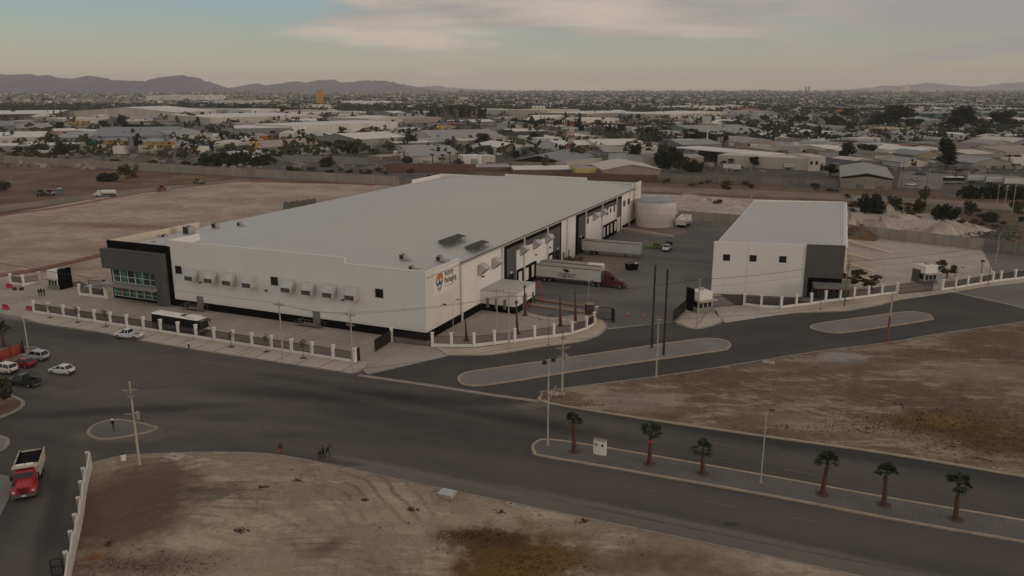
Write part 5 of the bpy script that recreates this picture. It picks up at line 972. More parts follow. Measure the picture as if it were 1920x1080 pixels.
# passenger bus behind the front fence
ba, bb = G(296, 613), G(384, 628); o = thing('bus', 'black and grey passenger bus with white roof behind the front fence', 'bus', (ba.x, ba.y, 0.06), hdg(ba, bb)); BL = (bb - ba).length; k = MB()
k.loft([[(x, w0, z0) for w0, z0 in ((-1.2, 0.35), (1.2, 0.35), (1.25, 1.25), (-1.25, 1.25))] for x in (0, BL - 0.2, BL)]); k.build('lower_body', mat('bus_grey', (0.27, 0.27, 0.265), 0.08, 1, 0.4), o)
k = MB(); k.loft([[(x, -1.25, 1.26), (x, 1.25, 1.26), (x + dx, 1.18, 2.95), (x + dx, -1.18, 2.95)] for x, dx in ((0, 0.05), (BL, -0.25))]); k.build('window_band', mat('bus_black', (0.008, 0.007, 0.008), 0.1, 1, 0.4, spec=0.2), o)
k = MB(); k.loft([[(x, -1.2, 2.96), (x, 1.2, 2.96), (x, 0.95, 3.14), (x, -0.95, 3.14)] for x in (0.02, BL - 0.3)]); k.build('roof', WHITE, o); k = MB(); k.box(BL * 0.3, -0.6, 3.15, BL * 0.45, 0.6, 3.32); k.box(BL * 0.68, -0.9, 3.15, BL * 0.9, 0.9, 3.35); k.build('roof_unit', WHITE2, o); MB().box(BL * 0.57, -0.45, 3.15, BL * 0.66, 0.45, 3.3).build('roof_hatch', DARKM, o)
MB().box(BL + 0.0, -1.0, 1.5, BL + 0.04, 1.0, 2.6).build('windscreen', CARGL, o); MB().box(BL - 0.28, -0.75, 2.6, BL - 0.16, 0.75, 2.82).build('destination_board', STEEL, o); MB().box(BL, -1.1, 0.4, BL + 0.12, 1.1, 0.75).build('bumper', TRIM, o)
for s_ in (-1, 1):
    MB().box(BL + 0.0, s_ * 0.95 - 0.2, 0.8, BL + 0.06, s_ * 0.95 + 0.2, 1.2).build('headlight', HEADL, o); MB().box(BL - 0.1, s_ * 1.45 - 0.1, 2.2, BL + 0.15, s_ * 1.45 + 0.1, 2.75).build('mirror', TRIM, o)
    for x in (2.0, BL - 2.4): wheel(o, x, s_ * 1.24, 0.48, 0.3)
# red dump truck coming up the side road
q = G(52, 925); o = thing('dump_truck', 'red dump truck with pale tipper body on the side road', 'dump truck', (q.x - 0.95, q.y + 2.1, 0.05), R(-67)); DR = mat('dump_red', (0.36, 0.022, 0.026), 0.08, 1, 0.4, spec=0.5); BED = mat('tipper_cream', (0.46, 0.40, 0.32), 0.2, 0.7, 0.7)
MB().box(-3.6, -0.45, 0.6, 3.9, 0.45, 0.95).build('chassis', DARKM, o)
k = MB(); k.loft([[(x, -w, zl), (x, w, zl), (x, w, zl + (zh - zl) * 0.7), (x, w * 0.85, zh), (x, -w * 0.85, zh), (x, -w, zl + (zh - zl) * 0.7)] for x, zl, zh, w in ((1.25, 0.7, 2.65, 1.05), (2.15, 0.7, 2.62, 1.05), (2.45, 0.7, 1.95, 1.03))]); k.build('cab', DR, o)
k = MB(); k.loft([[(x, -w, zl), (x, w, zl), (x, w * 0.9, zl + (zh - zl) * 0.75), (x, w * 0.7, zh), (x, -w * 0.7, zh), (x, -w * 0.9, zl + (zh - zl) * 0.75)] for x, zl, zh, w in ((2.46, 0.65, 1.9, 1.0), (3.5, 0.65, 1.75, 0.92), (4.05, 0.65, 1.55, 0.85))]); k.build('bonnet', DR, o)
for s_ in (-1, 1): MB().loft([[(x, s_ * 1.0 - 0.25, 0.75), (x, s_ * 1.0 + 0.25, 0.75), (x, s_ * 1.0 + 0.25, z), (x, s_ * 1.0 - 0.25, z)] for x, z in ((2.5, 0.9), (2.85, 1.3), (3.7, 1.3), (4.05, 1.0))]).build('fender', DR, o); MB().box(3.98, s_ * 0.95 - 0.15, 0.95, 4.09, s_ * 0.95 + 0.15, 1.15).build('headlight', HEADL, o); MB().box(2.1, s_ * 1.38 - 0.1, 1.7, 2.25, s_ * 1.38 + 0.1, 2.3).build('mirror', TRIM, o)
MB().hexa([(2.16, -0.9, 2.5), (2.47, -0.95, 1.95), (2.47, 0.95, 1.95), (2.16, 0.9, 2.5)], [(2.22, -0.9, 2.53), (2.53, -0.95, 1.98), (2.53, 0.95, 1.98), (2.22, 0.9, 2.53)]).build('windscreen', CARGL, o); MB().box(4.06, -0.5, 0.8, 4.1, 0.5, 1.45).build('grille', mat('grille_dark_red', (0.10, 0.012, 0.012), 0.1), o); MB().box(3.95, -1.2, 0.45, 4.25, 1.2, 0.78).build('bumper', mat('bumper_grey', (0.10, 0.10, 0.09), 0.1), o)
MB().box(4.26, -0.2, 0.55, 4.28, 0.2, 0.7).build('number_plate', WHITE2, o)
k = MB()
for s_ in (-1, 1): k.hexa([(-4.1, s_ * 1.2 - 0.05, 1.15), (0.9, s_ * 1.2 - 0.05, 1.15), (0.9, s_ * 1.2 + 0.05, 1.15), (-4.1, s_ * 1.2 + 0.05, 1.15)], [(-4.2, s_ * 1.28 - 0.05, 2.75), (0.9, s_ * 1.28 - 0.05, 2.75), (0.9, s_ * 1.28 + 0.05, 2.75), (-4.2, s_ * 1.28 + 0.05, 2.75)])
k.box(0.82, -1.15, 1.15, 0.95, 1.15, 3.0); k.box(0.95, -1.3, 2.86, 1.75, 1.3, 2.95); k.box(-4.15, -1.15, 1.15, -4.05, 1.15, 2.6); k.box(-4.05, -1.15, 1.1, 0.82, 1.15, 1.2); k.build('tipper_body', BED, o); MB().box(-4.04, -1.14, 1.21, 0.81, 1.14, 1.24).build('bed_floor', BLACKP, o)
for y in (-1.14, 1.13): MB().box(-4.04, min(y, y + 0.01), 1.25, 0.81, max(y, y + 0.01), 2.7).build('bed_lining', BLACKP, o)
MB().hexa([(-4.03, -1.2, 2.2), (0.8, -1.2, 2.2), (0.8, 1.2, 2.2), (-4.03, 1.2, 2.2)], [(-4.03, -1.2, 2.42), (0.8, -1.2, 2.36), (0.8, 1.2, 2.36), (-4.03, 1.2, 2.42)]).build('bed_black_sheet', BLACKP, o)  # black sheet added across the tipper body so its inside reads dark
k = MB(); k.tube((0.95, -1.0, 2.92), (0.95, -0.1, 2.95), 0.17, n=8); k.tube((0.95, 0.05, 2.95), (0.95, 0.8, 2.92), 0.16, n=8); k.build('tarp_roll', WHITE2, o)
for x in (-2.9, -1.6): 
    for s_ in (-1, 1): wheel(o, x, s_ * 1.15, 0.5, 0.5)
for s_ in (-1, 1): wheel(o, 3.2, s_ * 1.12, 0.5, 0.3)
# ---------------------------------------------------------------- vegetation prototypes
def m_leaf(name, c0, c1, scale=0.55):
    s = NB(name, 0.9, 0.15); n1 = s.noise(scale, 5, 0.6); n2 = s.noise(2.7, 3)
    c = s.mix(s.ramp(n1, 0.38, 0.64), c0, c1); c = s.mix(s.math('MULTIPLY', s.ramp(n2, 0.45, 0.7), 0.35), c, tuple(v * 1.5 for v in c1)); return s.done(c)
LF_DARK = m_leaf('leaf_dark', (0.016, 0.022, 0.012), (0.038, 0.046, 0.025)); LF_GREY = m_leaf('leaf_greygreen', (0.034, 0.034, 0.022), (0.068, 0.064, 0.042)); LF_DRY = m_leaf('leaf_dry', (0.075, 0.055, 0.028), (0.13, 0.095, 0.042)); LF_OLIVE = m_leaf('leaf_olive', (0.032, 0.033, 0.019), (0.062, 0.060, 0.034)); LF_PALM = m_leaf('palm_leaf', (0.022, 0.033, 0.015), (0.055, 0.066, 0.032), 1.6); LF_PALMDRY = m_leaf('palm_dry', (0.085, 0.058, 0.034), (0.14, 0.10, 0.06), 2.0)
BARK = mat('bark', (0.095, 0.070, 0.052), 0.25, 3, 0.95); BARKR = mat('palm_bark_red', (0.105, 0.046, 0.034), 0.3, 3.0, 0.95, 0, 0.4); BARKP = mat('palm_bark', (0.15, 0.10, 0.07), 0.25, 3, 0.95)
def leaves(mb, rnd, c, r, n, size, squash=0.8, shell=0.5):
    for _ in range(n):
        while True:
            p = Vector((rnd.uniform(-1, 1), rnd.uniform(-1, 1), rnd.uniform(-1, 1)))
            if shell < p.length <= 1: break
        q = Vector((c[0] + p.x * r, c[1] + p.y * r, c[2] + p.z * r * squash)); a = Vector((rnd.gauss(0, 1), rnd.gauss(0, 1), rnd.gauss(0, 0.7))).normalized(); b = a.orthogonal().normalized(); b.rotate(Matrix.Rotation(rnd.uniform(0, 6.28), 3, a)); s_ = size * rnd.uniform(0.6, 1.4)
        mb.add([q - a * s_, q - b * s_ * 0.55, q + a * s_, q + b * s_ * 0.55], [(0, 1, 2, 3)])
def crown_mesh(seed, lumps, n, size, squash, shell=0.4):
    rnd = random.Random(seed); mb = MB()
    for c, r in lumps: leaves(mb, rnd, c, r, int(n * r * r), size, squash, shell)
    return mb
PROTO = {}
def make_proto(kind):
    seed = sum(map(ord, kind)); rnd = random.Random(seed); hide = (0, -400, -60)
    name = {'thicket': 'bush', 'round': 'tree', 'tall': 'tree', 'loose': 'tree', 'bush': 'bush', 'scrub': 'bush', 'cypress': 'cypress_tree', 'palm': 'palm_tree', 'dry': 'tree', 'sapling': 'sapling', 'conifer': 'conifer_tree'}[kind]
    o = thing(name, None, None, hide); tr = MB()
    if kind == 'round':
        lum = [((rnd.uniform(-1.9, 1.9), rnd.uniform(-1.9, 1.9), rnd.uniform(3.0, 6.0)), rnd.uniform(1.2, 2.1)) for _ in range(11)]; cr = crown_mesh(seed, lum, 52, 0.42, 0.8); tr.tube((0, 0, 0), (0.1, 0, 3.2), 0.32, 0.2, 7)
        for c, r in lum[:6]: tr.tube((0.1, 0, 2.4), c, 0.15, 0.05, 5)
        m = LF_DARK
    elif kind == 'tall':
        lum = [((rnd.uniform(-1.3, 1.3) * (1.2 - z / 16), rnd.uniform(-1.3, 1.3), z), rnd.uniform(0.9, 1.7)) for z in [3.0 + i * 0.62 for i in range(14)]]; cr = crown_mesh(seed, lum, 60, 0.42, 0.95); tr.tube((0, 0, 0), (0.1, 0, 8), 0.35, 0.12, 7)
        for c, r in lum[::2]: tr.tube((0.05, 0, c[2] - 1.2), c, 0.12, 0.04, 5)
        m = LF_DARK
    elif kind == 'loose':
        lum = [((rnd.uniform(-2.4, 2.4), rnd.uniform(-2.4, 2.4), rnd.uniform(2.4, 6.2)), rnd.uniform(0.7, 1.4)) for _ in range(15)]; cr = crown_mesh(seed, lum, 46, 0.38, 0.75); tr.tube((0, 0, 0), (0.1, 0, 2.4), 0.25, 0.16, 7)
        for c, r in lum: tr.tube((0.1, 0, 2.0), c, 0.10, 0.03, 5)
        m = LF_OLIVE
    elif kind in ('bush', 'scrub'):
        lum = [((rnd.uniform(-2.4, 2.4), rnd.uniform(-1.6, 1.6), rnd.uniform(0.5, 2.2)), rnd.uniform(0.7, 1.35)) for _ in range(13)]; cr = crown_mesh(seed, lum, 70 if kind == 'bush' else 44, 0.30, 0.85, 0.2)
        for c, r in lum: tr.tube((c[0] * 0.25, c[1] * 0.25, 0), c, 0.07, 0.02, 5)
        m = LF_OLIVE if kind == 'bush' else LF_GREY
    elif kind == 'thicket':
        lum = [((rnd.uniform(-4.6, 4.6), rnd.uniform(-2.0, 2.0), rnd.uniform(0.4, 2.2)), rnd.uniform(0.7, 1.3)) for _ in range(36)]; cr = crown_mesh(seed, lum, 62, 0.32, 0.85, 0.2); m = LF_DARK
        for c, r in lum[::2]: tr.tube((c[0] * 0.6, c[1] * 0.6, 0), c, 0.07, 0.02, 5)
    elif kind == 'dry':
        lum = [((rnd.uniform(-1.4, 1.4), rnd.uniform(-1.4, 1.4), rnd.uniform(2.0, 5.2)), rnd.uniform(0.8, 1.5)) for _ in range(10)]; cr = crown_mesh(seed, lum, 50, 0.35, 0.9); tr.tube((0, 0, 0), (0, 0, 2.6), 0.2, 0.1, 6)
        for c, r in lum[:5]: tr.tube((0, 0, 2.0), c, 0.08, 0.03, 5)
        m = LF_DRY
    elif kind == 'cypress':
        lum = [((0, 0, 0.8 + i * 0.75), max(0.25, 0.85 * (1 - (i / 13) ** 2.2))) for i in range(13)]; cr = crown_mesh(seed, lum, 110, 0.28, 1.1); tr.tube((0, 0, 0), (0, 0, 6), 0.16, 0.05, 6); m = LF_DARK
    elif kind == 'conifer':
        lum = [((0, 0, 1.3 + i * 0.7), max(0.3, 2.1 * (1 - i / 9))) for i in range(9)]; cr = crown_mesh(seed, lum, 60, 0.3, 0.45); tr.tube((0, 0, 0), (0, 0, 6), 0.2, 0.05, 6); m = LF_DARK
    elif kind == 'sapling':
        cr = crown_mesh(seed, [((rnd.uniform(-0.25, 0.25), rnd.uniform(-0.25, 0.25), 1.7 + i * 0.16), 0.38) for i in range(7)], 150, 0.10, 1.2); tr.tube((0, 0, 0), (0.03, 0, 2.2), 0.05, 0.02, 5); m = LF_DRY
        for i in range(7): a = i * 0.9; tr.tube((0, 0, 1.3 + i * 0.08), (0.4 * math.cos(a), 0.4 * math.sin(a), 2.0 + i * 0.12), 0.02, 0.008, 4)
    elif kind == 'palm':
        cr = fan_crown(seed, 30, 1.35, 8.0); tr.tube((0, 0, 0), (0.1, 0, 4), 0.3, 0.22, 7); tr.tube((0.1, 0, 4), (0, 0, 8.0), 0.22, 0.2, 7); m = LF_PALM
    tr.build('trunk', BARKP if kind == 'palm' else BARK, o); cr.build('crown', m, o); PROTO[kind] = [o, False]
def fan_crown(seed, n, L_, z, up=0.5):
    rnd = random.Random(seed); mb = MB()
    for i in range(n):
        a = i * 2.399 + rnd.uniform(-0.3, 0.3); el = rnd.uniform(-0.25, 1.2) if i > n * 0.3 else rnd.uniform(0.5, 1.4); d = Vector((math.cos(a) * math.cos(el), math.sin(a) * math.cos(el), math.sin(el))); s_ = Vector((-math.sin(a), math.cos(a), 0)); u = d.cross(s_) * -1
        l = L_ * rnd.uniform(0.8, 1.1); hub = Vector((0, 0, z)) + d * l * 0.45; mb.tube((0, 0, z - 0.05), hub, 0.03, 0.02, 3)
        K = 9
        for k in range(K):
            t = (k - (K - 1) / 2) / ((K - 1) / 2) * 1.35; v = (d * math.cos(t) + s_ * math.sin(t)); w = s_ * math.cos(t) - d * math.sin(t); ll = l * 0.62 * (1 - 0.25 * abs(t) / 1.35); tip = hub + v * ll + Vector((0, 0, -0.28 * ll * rnd.uniform(0.6, 1.5))); mid = hub + v * ll * 0.6
            mb.add([hub, mid - w * 0.075 * l, tip, mid + w * 0.075 * l + u * 0.02], [(0, 1, 2, 3)])
    return mb
def plant(kind, loc, scale, label, cat, group, rz=None):
    if kind not in PROTO: make_proto(kind)
    pr = PROTO[kind]; rz = random.uniform(0, 6.28) if rz is None else rz
    if not pr[1]: o = pr[0]; pr[1] = True; o.location = loc; o.rotation_euler.z = rz; o.scale = (scale,) * 3 if isinstance(scale, (int, float)) else scale
    else: o = copy_thing(pr[0], loc, rz, label, scale)
    return tag(o, label, cat, group)
random.seed(11)
# six fan palms on the median, one at the far left: own crowns and trunks
def fan_palm(label, base, cy, seed, rz=0.0, z0=0.15, group='fan palms on the median', band=False, rad=1.15):
    b = G(*base); h = up_height(base[0], base[1], cy) - 0.2; o = thing('fan_palm', label, 'palm', (b.x, b.y, z0), rz, group); rnd = random.Random(seed)
    t = MB(); prev = Vector((0, 0, 0)); n = 9; lean = Vector((rnd.uniform(-0.25, 0.25), rnd.uniform(-0.1, 0.1), 0))
    for k in range(n): q = Vector((lean.x * (k + 1) / n, lean.y * (k + 1) / n, h * (k + 1) / n)); r0 = 0.34 - 0.17 * (k / n) ** 0.6; t.tube(prev, q, r0 * (1.04 if k % 2 else 0.97), 0.34 - 0.17 * ((k + 1) / n) ** 0.6, 9); prev = q
    t.build('trunk', BARKR, o); cr = fan_crown(seed, 15 + seed % 5, rad * 1.34, h + 0.05); 
    for v in range(len(cr.v)): cr.v[v] = (cr.v[v][0] + lean.x, cr.v[v][1] + lean.y, cr.v[v][2])
    cr.build('crown', LF_PALM, o); sk = MB()
    for i in range(14): a = i * 0.45; sk.add([(lean.x + 0.12 * math.cos(a), lean.y + 0.12 * math.sin(a), h - 0.05), (lean.x + 0.3 * math.cos(a + 0.15), lean.y + 0.3 * math.sin(a + 0.15), h - 0.75), (lean.x + 0.3 * math.cos(a - 0.15), lean.y + 0.3 * math.sin(a - 0.15), h - 0.7)], [(0, 1, 2)])
    sk.build('dry_skirt', LF_PALMDRY, o)
    if band: MB().tube((lean.x * 0.72, lean.y * 0.72, h * 0.72), (lean.x * 0.8, lean.y * 0.8, h * 0.8), 0.245, 0.24, 9).build('red_band', RED, o)
    pit = MB(); pit.tube((0, 0, -0.1), (0, 0, 0.035), 0.85, 0.8, 16); pit.build('planting_pit', mat('pit_soil', (0.085, 0.068, 0.05), 0.25, 1.2, 0.95), o)
    return o
for i, (b, cy, lab) in enumerate((((1077, 849), 790, 'first fan palm from the median tip, left of the white cabinet'), ((1217, 872), 813, 'fan palm with red band on its trunk, right of the white cabinet'), ((1317, 890), 842, 'small fan palm left of the thin lamp with yellowing crown'), ((1541, 929), 868, 'fan palm right of the thin lamp with upright crown'), ((1657, 949), 888, 'fan palm second from the right end of the median row'), ((1791, 976), 908, 'rightmost fan palm on the median, with a stout leaning trunk'))):
    fan_palm(lab, b, cy, 31 + i * 7, band=(i == 1), rad=1.15 + 0.1 * (i % 2))
fan_palm('lone fan palm at the left edge by the red fabric fence', (9, 652), 617, 90, group=None, rad=1.35)
# transplanted palms with tied crowns in the palm yard
for b, cy, lab, dry in (((875, 639), 605, 'bundled palm trunk just inside the curved fence near the warehouse corner', True), ((970, 626), 570, 'leaning palm with small dark crown behind the annex poles', False), ((985, 592), 540, 'tallest transplanted palm with dark tuft beside the annex', False), ((1051, 611), 562, 'slim red barked palm with tied tip in the palm yard', True), ((1079, 602), 552, 'slim palm with tied tip nearest the truck yard gate', True)):
    p = G(*b); h = up_height(b[0], b[1], cy); o = thing('tied_palm', lab, 'palm', (p.x, p.y, 0.06), 0, 'transplanted palms in the palm yard'); t = MB(); t.tube((0, 0, 0), (-0.1, 0, h * 0.55), 0.34, 0.2, 9); t.tube((-0.1, 0, h * 0.55), (-0.2, 0, h), 0.2, 0.13, 9); t.build('trunk', BARKR, o)
    rnd = random.Random(b[0]); c = MB(); 
    for i in range(26 if dry else 40): a = rnd.uniform(0, 6.28); r = rnd.uniform(0.05, 0.18) if dry else rnd.uniform(0.1, 0.7); zz = h + (rnd.uniform(0.2, 0.9) if not dry else rnd.uniform(0.3, 1.1)); c.add([(-0.2 + 0.08 * math.cos(a - 1), 0.08 * math.sin(a - 1), h - 0.1), (-0.2 + r * math.cos(a), r * math.sin(a), zz), (-0.2 + 0.1 * math.cos(a + 1), 0.1 * math.sin(a + 1), h - 0.1)], [(0, 1, 2)])
    c.build('crown', LF_PALM if not dry else LF_PALMDRY, o); MB().tube((0, 0, -0.02), (0, 0, 0.05), 0.7, 0.65, 12).build('planting_pit', MATS['pit_soil'], o)
for b, w_, h_, lab, kd in (((1590, 546), 1.0, 0.75, 'bushy small tree by the entrance of the smaller warehouse', 'loose'), ((1634, 545), 0.8, 0.5, 'low spreading shrub right of the entrance of the smaller warehouse', 'loose'), ((1775, 521), 0.75, 0.62, 'forked small tree with clipped round tops in the concrete lot', 'loose'), ((0, 768), 0.6, 0.7, 'leafy young tree on the dirt island at the left edge', 'loose')):
    p = G(*b); plant(kd, (p.x, p.y, 0.1), (w_, w_, h_), lab, 'tree', 'small trees near the fences')
for b, h_, lab in (((1839, 516), 0.42, 'small palm inside the right end fence'), ((1790, 521), 0.3, 'tiny palm behind the lamp of the right end fence'), ((197, 551), 0.35, 'small palm by the ornamental gate')):
    p = G(*b); plant('palm', (p.x, p.y, 0.1), (h_ * 1.1, h_ * 1.1, h_), lab, 'palm', 'small palms near the fences')
for i, b in enumerate(((94, 597), (146, 606), (199, 614), (434, 652), (500, 661), (569, 673))):
    p = G(*b); plant('sapling', (p.x, p.y, 0.17), 1.0 + 0.1 * (i % 3), ('first', 'second', 'third', 'fourth', 'fifth', 'sixth')[i] + ' bare sapling from the left in the front pavement', 'sapling', 'saplings in the front pavement')
    tag(MB().box(-0.5, -0.5, 0, 0.5, 0.5, 0.02).build('tree_pit', MATS['pit_soil'], None, loc=(p.x, p.y, 0.17)), 'square soil pit of the %s pavement sapling from the left' % ('first', 'second', 'third', 'fourth', 'fifth', 'sixth')[i], 'tree pit', 'soil pits in the pavement')
# bushes on the open ground and by the walls: (base px, width px, height px, kind, label)
rnd0 = random.Random(123)
def bush(px, py, w, h, kind, label, group='bushes on the open ground'):
    if kind == 'bush' and w >= 40: kind = 'thicket'
    b = G(px, py); mpp = b.length / FPX * 1.02; base_w = {'thicket': 11.0, 'bush': 6.9, 'scrub': 6.9, 'round': 7.4, 'tall': 5.0, 'loose': 7.2, 'dry': 4.5, 'conifer': 4.4, 'cypress': 1.8, 'palm': 2.9}[kind]; base_h = {'thicket': 3.3, 'bush': 3.4, 'scrub': 3.4, 'round': 7.6, 'tall': 12.3, 'loose': 7.0, 'dry': 6.2, 'conifer': 7.2, 'cypress': 10, 'palm': 9.2}[kind]
    s_ = w * mpp / base_w; t_ = h * mpp / base_h * 1.02; return plant(kind, (b.x, b.y, 0), (s_, s_, t_), label, 'bush' if kind in ('bush', 'scrub', 'thicket') else ('palm' if kind == 'palm' else 'tree'), group)
for a in ((1634, 399, 52, 36, 'bush', 'big dark bush right of the smaller warehouse roof'), (1676, 391, 34, 24, 'scrub', 'grey green bush between two dark ones behind the spoil heaps'), (1722, 399, 30, 28, 'bush', 'dark bush at the foot of the track pole'), (1735, 383, 22, 30, 'dry', 'yellowish small tree beside the dirt track'), (1772, 411, 46, 28, 'bush', 'wide brown green bush above the spoil heaps'), (1818, 403, 30, 26, 'scrub', 'grey bush right of the spoil heaps'), (1860, 414, 30, 16, 'scrub', 'low scrub by the rubble strip'), (1905, 399, 34, 20, 'scrub', 'scrub below the three pale poles'),
          (1820, 372, 44, 24, 'bush', 'dark thicket left of the three pale poles'), (1862, 372, 44, 26, 'bush', 'dark thicket behind the three pale poles'), (1905, 374, 44, 26, 'bush', 'dark thicket at the right edge'), (1590, 372, 16, 8, 'dry', 'tuft of dry growth beside the track'), (1327, 378, 16, 6, 'scrub', 'low bush left of the roof ladder of the smaller warehouse'), (1345, 382, 24, 8, 'scrub', 'low bush on the pale spoil by the smaller warehouse'),
          (202, 340, 40, 16, 'bush', 'low green bush on the red dirt'), (242, 334, 34, 25, 'scrub', 'tall brown bush on the red dirt before the panel wall'), (8, 358, 30, 18, 'scrub', 'brown bush at the left edge of the red dirt'),
          (420, 309, 95, 24, 'bush', 'long dark thicket just behind the left panel wall'), (490, 309, 55, 20, 'bush', 'dark thicket right of the long one behind the panel wall'), (612, 313, 38, 22, 'bush', 'bush behind the panel wall before the container yard'), (768, 330, 20, 16, 'dry', 'dry shrub in front of the brick wall'),
          (78, 290, 32, 22, 'bush', 'left dark thicket behind the panel wall'), (122, 290, 60, 22, 'bush', 'wide dark thicket by the low white roof'), (520, 296, 26, 14, 'loose', 'small green tree beside the cream shed'), (635, 284, 74, 22, 'bush', 'broad dark clump left of the grey gable shed'), (660, 288, 40, 18, 'bush', 'dark clump under the grey gable shed'),
          (765, 306, 38, 14, 'bush', 'clump of dark shrubs left of the cream gable shed'), (770, 276, 26, 22, 'round', 'dark tree right of the grey gable shed'), (805, 266, 16, 14, 'round', 'round dark tree below the yellow silos'), (905, 276, 30, 26, 'round', 'dark tree in front of the grey roofed sheds'), (935, 276, 40, 16, 'bush', 'dark hedge in front of the open canopy'), (920, 288, 18, 12, 'round', 'left one of the round dark trees by the white house'), (938, 289, 22, 13, 'round', 'right one of the round dark trees by the white house'),
          (570, 263, 9, 14, 'conifer', 'small conifer before the long white warehouse wall'), (1002, 268, 32, 20, 'round', 'dark tree left of the lattice tower'), (968, 300, 18, 18, 'round', 'dark tree by the black gabled shed'), (985, 293, 16, 12, 'loose', 'loose tree by the black gabled shed'), (1025, 318, 18, 27, 'dry', 'golden dry tree in front of the black gabled shed'),
          (1189, 305, 26, 34, 'round', 'big round dark tree beside the white gabled hall'), (1255, 315, 60, 42, 'bush', 'large dark thicket right of the tan gabled shed'), (1275, 325, 34, 30, 'loose', 'yellow green tree in the dark thicket'), (1300, 322, 40, 24, 'bush', 'dark thicket in front of the long canopy'), (1362, 316, 28, 18, 'loose', 'tree before the left end of the long cream wall'), (1382, 320, 22, 12, 'loose', 'sparse tree before the long cream wall'), (1413, 315, 17, 21, 'round', 'round dark tree before the middle of the long cream wall'), (1556, 331, 30, 22, 'round', 'dark tree right of the cream wall'),
          (1586, 305, 28, 34, 'round', 'dark tree at the highway by the cream hall'), (1622, 298, 34, 26, 'round', 'dark tree behind the white bus'), (1773, 322, 38, 55, 'tall', 'tallest dark tree standing at the highway'), (1712, 316, 10, 16, 'loose', 'small dark tree by the highway wall'), (1890, 312, 14, 18, 'palm', 'palm at the highway near the right edge'), (1908, 305, 18, 14, 'bush', 'shrub by the white shop at right edge'),
          (1680, 238, 56, 36, 'round', 'biggest dark tree among the low houses'), (1650, 238, 40, 20, 'round', 'dark tree left of the biggest one'), (1712, 240, 30, 16, 'round', 'low dark tree right of the biggest one'), (1795, 244, 44, 38, 'tall', 'tall dark tree pair among the sheds at right'), (1812, 242, 34, 34, 'tall', 'second tall dark tree among the sheds at right'), (1878, 243, 40, 30, 'round', 'dark tree near the right edge among the sheds'), (1905, 243, 36, 16, 'bush', 'dark shrubs near the right edge among the sheds'), (1835, 262, 24, 18, 'round', 'wide round dark tree standing in front of the low houses at right'), (1910, 268, 20, 12, 'bush', 'shrub among the low houses at right'),
          (1386, 228, 14, 10, 'round', 'dark tree right of the billboard'), (1360, 236, 14, 9, 'round', 'low dark tree right of the billboard'), (1382, 236, 26, 12, 'bush', 'dark hedge right of the billboard'), (1403, 237, 14, 8, 'round', 'reddish dark tree right of the billboard'), (1432, 230, 20, 12, 'round', 'dark tree beyond the grey roofs'), (1482, 244, 14, 18, 'tall', 'dark upright tree by the low houses'), (1500, 232, 34, 14, 'round', 'wide dark tree by the low houses'), (1560, 236, 60, 18, 'bush', 'long dark tree mass left of the orange block'), (1590, 222, 34, 18, 'round', 'dark tree beside the orange block'), (1594, 249, 16, 14, 'round', 'round dark tree below the tree mass'),
          (113, 242, 14, 12, 'round', 'round dark tree beside the cream lit shed'), (190, 242, 32, 14, 'loose', 'grey green tree in front of the cream lit shed'), (231, 242, 17, 22, 'round', 'tall dark tree right of the cream lit shed'), (183, 217, 20, 8, 'round', 'dark tree before the huge grey roof'), (92, 264, 16, 12, 'round', 'dark round tree by the cream cluster'), (308, 246, 18, 12, 'loose', 'green tree left of the dark canopy'), (330, 246, 20, 10, 'round', 'dark tree under the dark canopy'), (442, 236, 15, 10, 'round', 'dark round tree in front of the pale hall'), (470, 236, 14, 6, 'bush', 'low shrub in front of the pale hall'), (440, 261, 22, 10, 'bush', 'dark shrubs in front of the grey hall'),
          (360, 230, 30, 16, 'loose', 'smoky green tree left of the pale hall'), (385, 228, 16, 16, 'loose', 'smoky tall tree left of the pale hall'), (412, 208, 10, 12, 'tall', 'dark tall tree beyond the pale hall'), (440, 209, 30, 10, 'bush', 'dark trees beyond the pale hall'), (460, 208, 24, 12, 'round', 'dark crown beyond the pale hall'), (530, 215, 10, 14, 'tall', 'tall dark tree by the white block'), (340, 196, 22, 7, 'bush', 'dark shrubs before the far field'), (17, 190, 10, 6, 'round', 'first dark tree on the left field'), (60, 189, 8, 5, 'round', 'second dark tree on the left field'), (83, 191, 12, 7, 'round', 'third dark tree on the left field'), (94, 192, 9, 6, 'round', 'fourth dark tree on the left field'), (12, 209, 24, 6, 'bush', 'dark shrubs beside the long low roofs'), (41, 209, 10, 5, 'round', 'dark round tree on the long low roofs')):
    bush(*a)
for i in range(46):
    x_ = rnd0.uniform(1595, 1915); y_ = 378 + (x_ - 1595) * 0.10 + rnd0.uniform(-6, 22); bush(x_, y_, rnd0.uniform(8, 24), rnd0.uniform(4, 11), rnd0.choice(('bush', 'scrub', 'scrub', 'dry')), 'low scrub tuft scattered over the spoil bank', 'scrub tufts on the spoil bank')
for i in range(40):
    x_ = rnd0.uniform(745, 1590); y_ = 331 + (x_ - 745) * 0.021 + rnd0.uniform(0, 12); bush(x_, y_, rnd0.uniform(8, 26), rnd0.uniform(4, 9), rnd0.choice(('scrub', 'dry', 'scrub')), 'low dry scrub along the wall behind the warehouses', 'dry scrub along the rear wall')
for i in range(34):
    x_ = rnd0.uniform(-10, 740); y_ = 299 + x_ * 0.045 + rnd0.uniform(-9, -2); bush(x_, y_, rnd0.uniform(8, 26), rnd0.uniform(4, 10), rnd0.choice(('scrub', 'dry', 'bush')), 'low scrub just behind the left panel wall', 'scrub behind the left panel wall')
for x, lab in ((102, 'left one of two slim cypresses'), (115, 'right one of two slim cypresses')): bush(x, 220, 3, 17, 'cypress', lab + ' beside the long low roofs', 'cypresses')
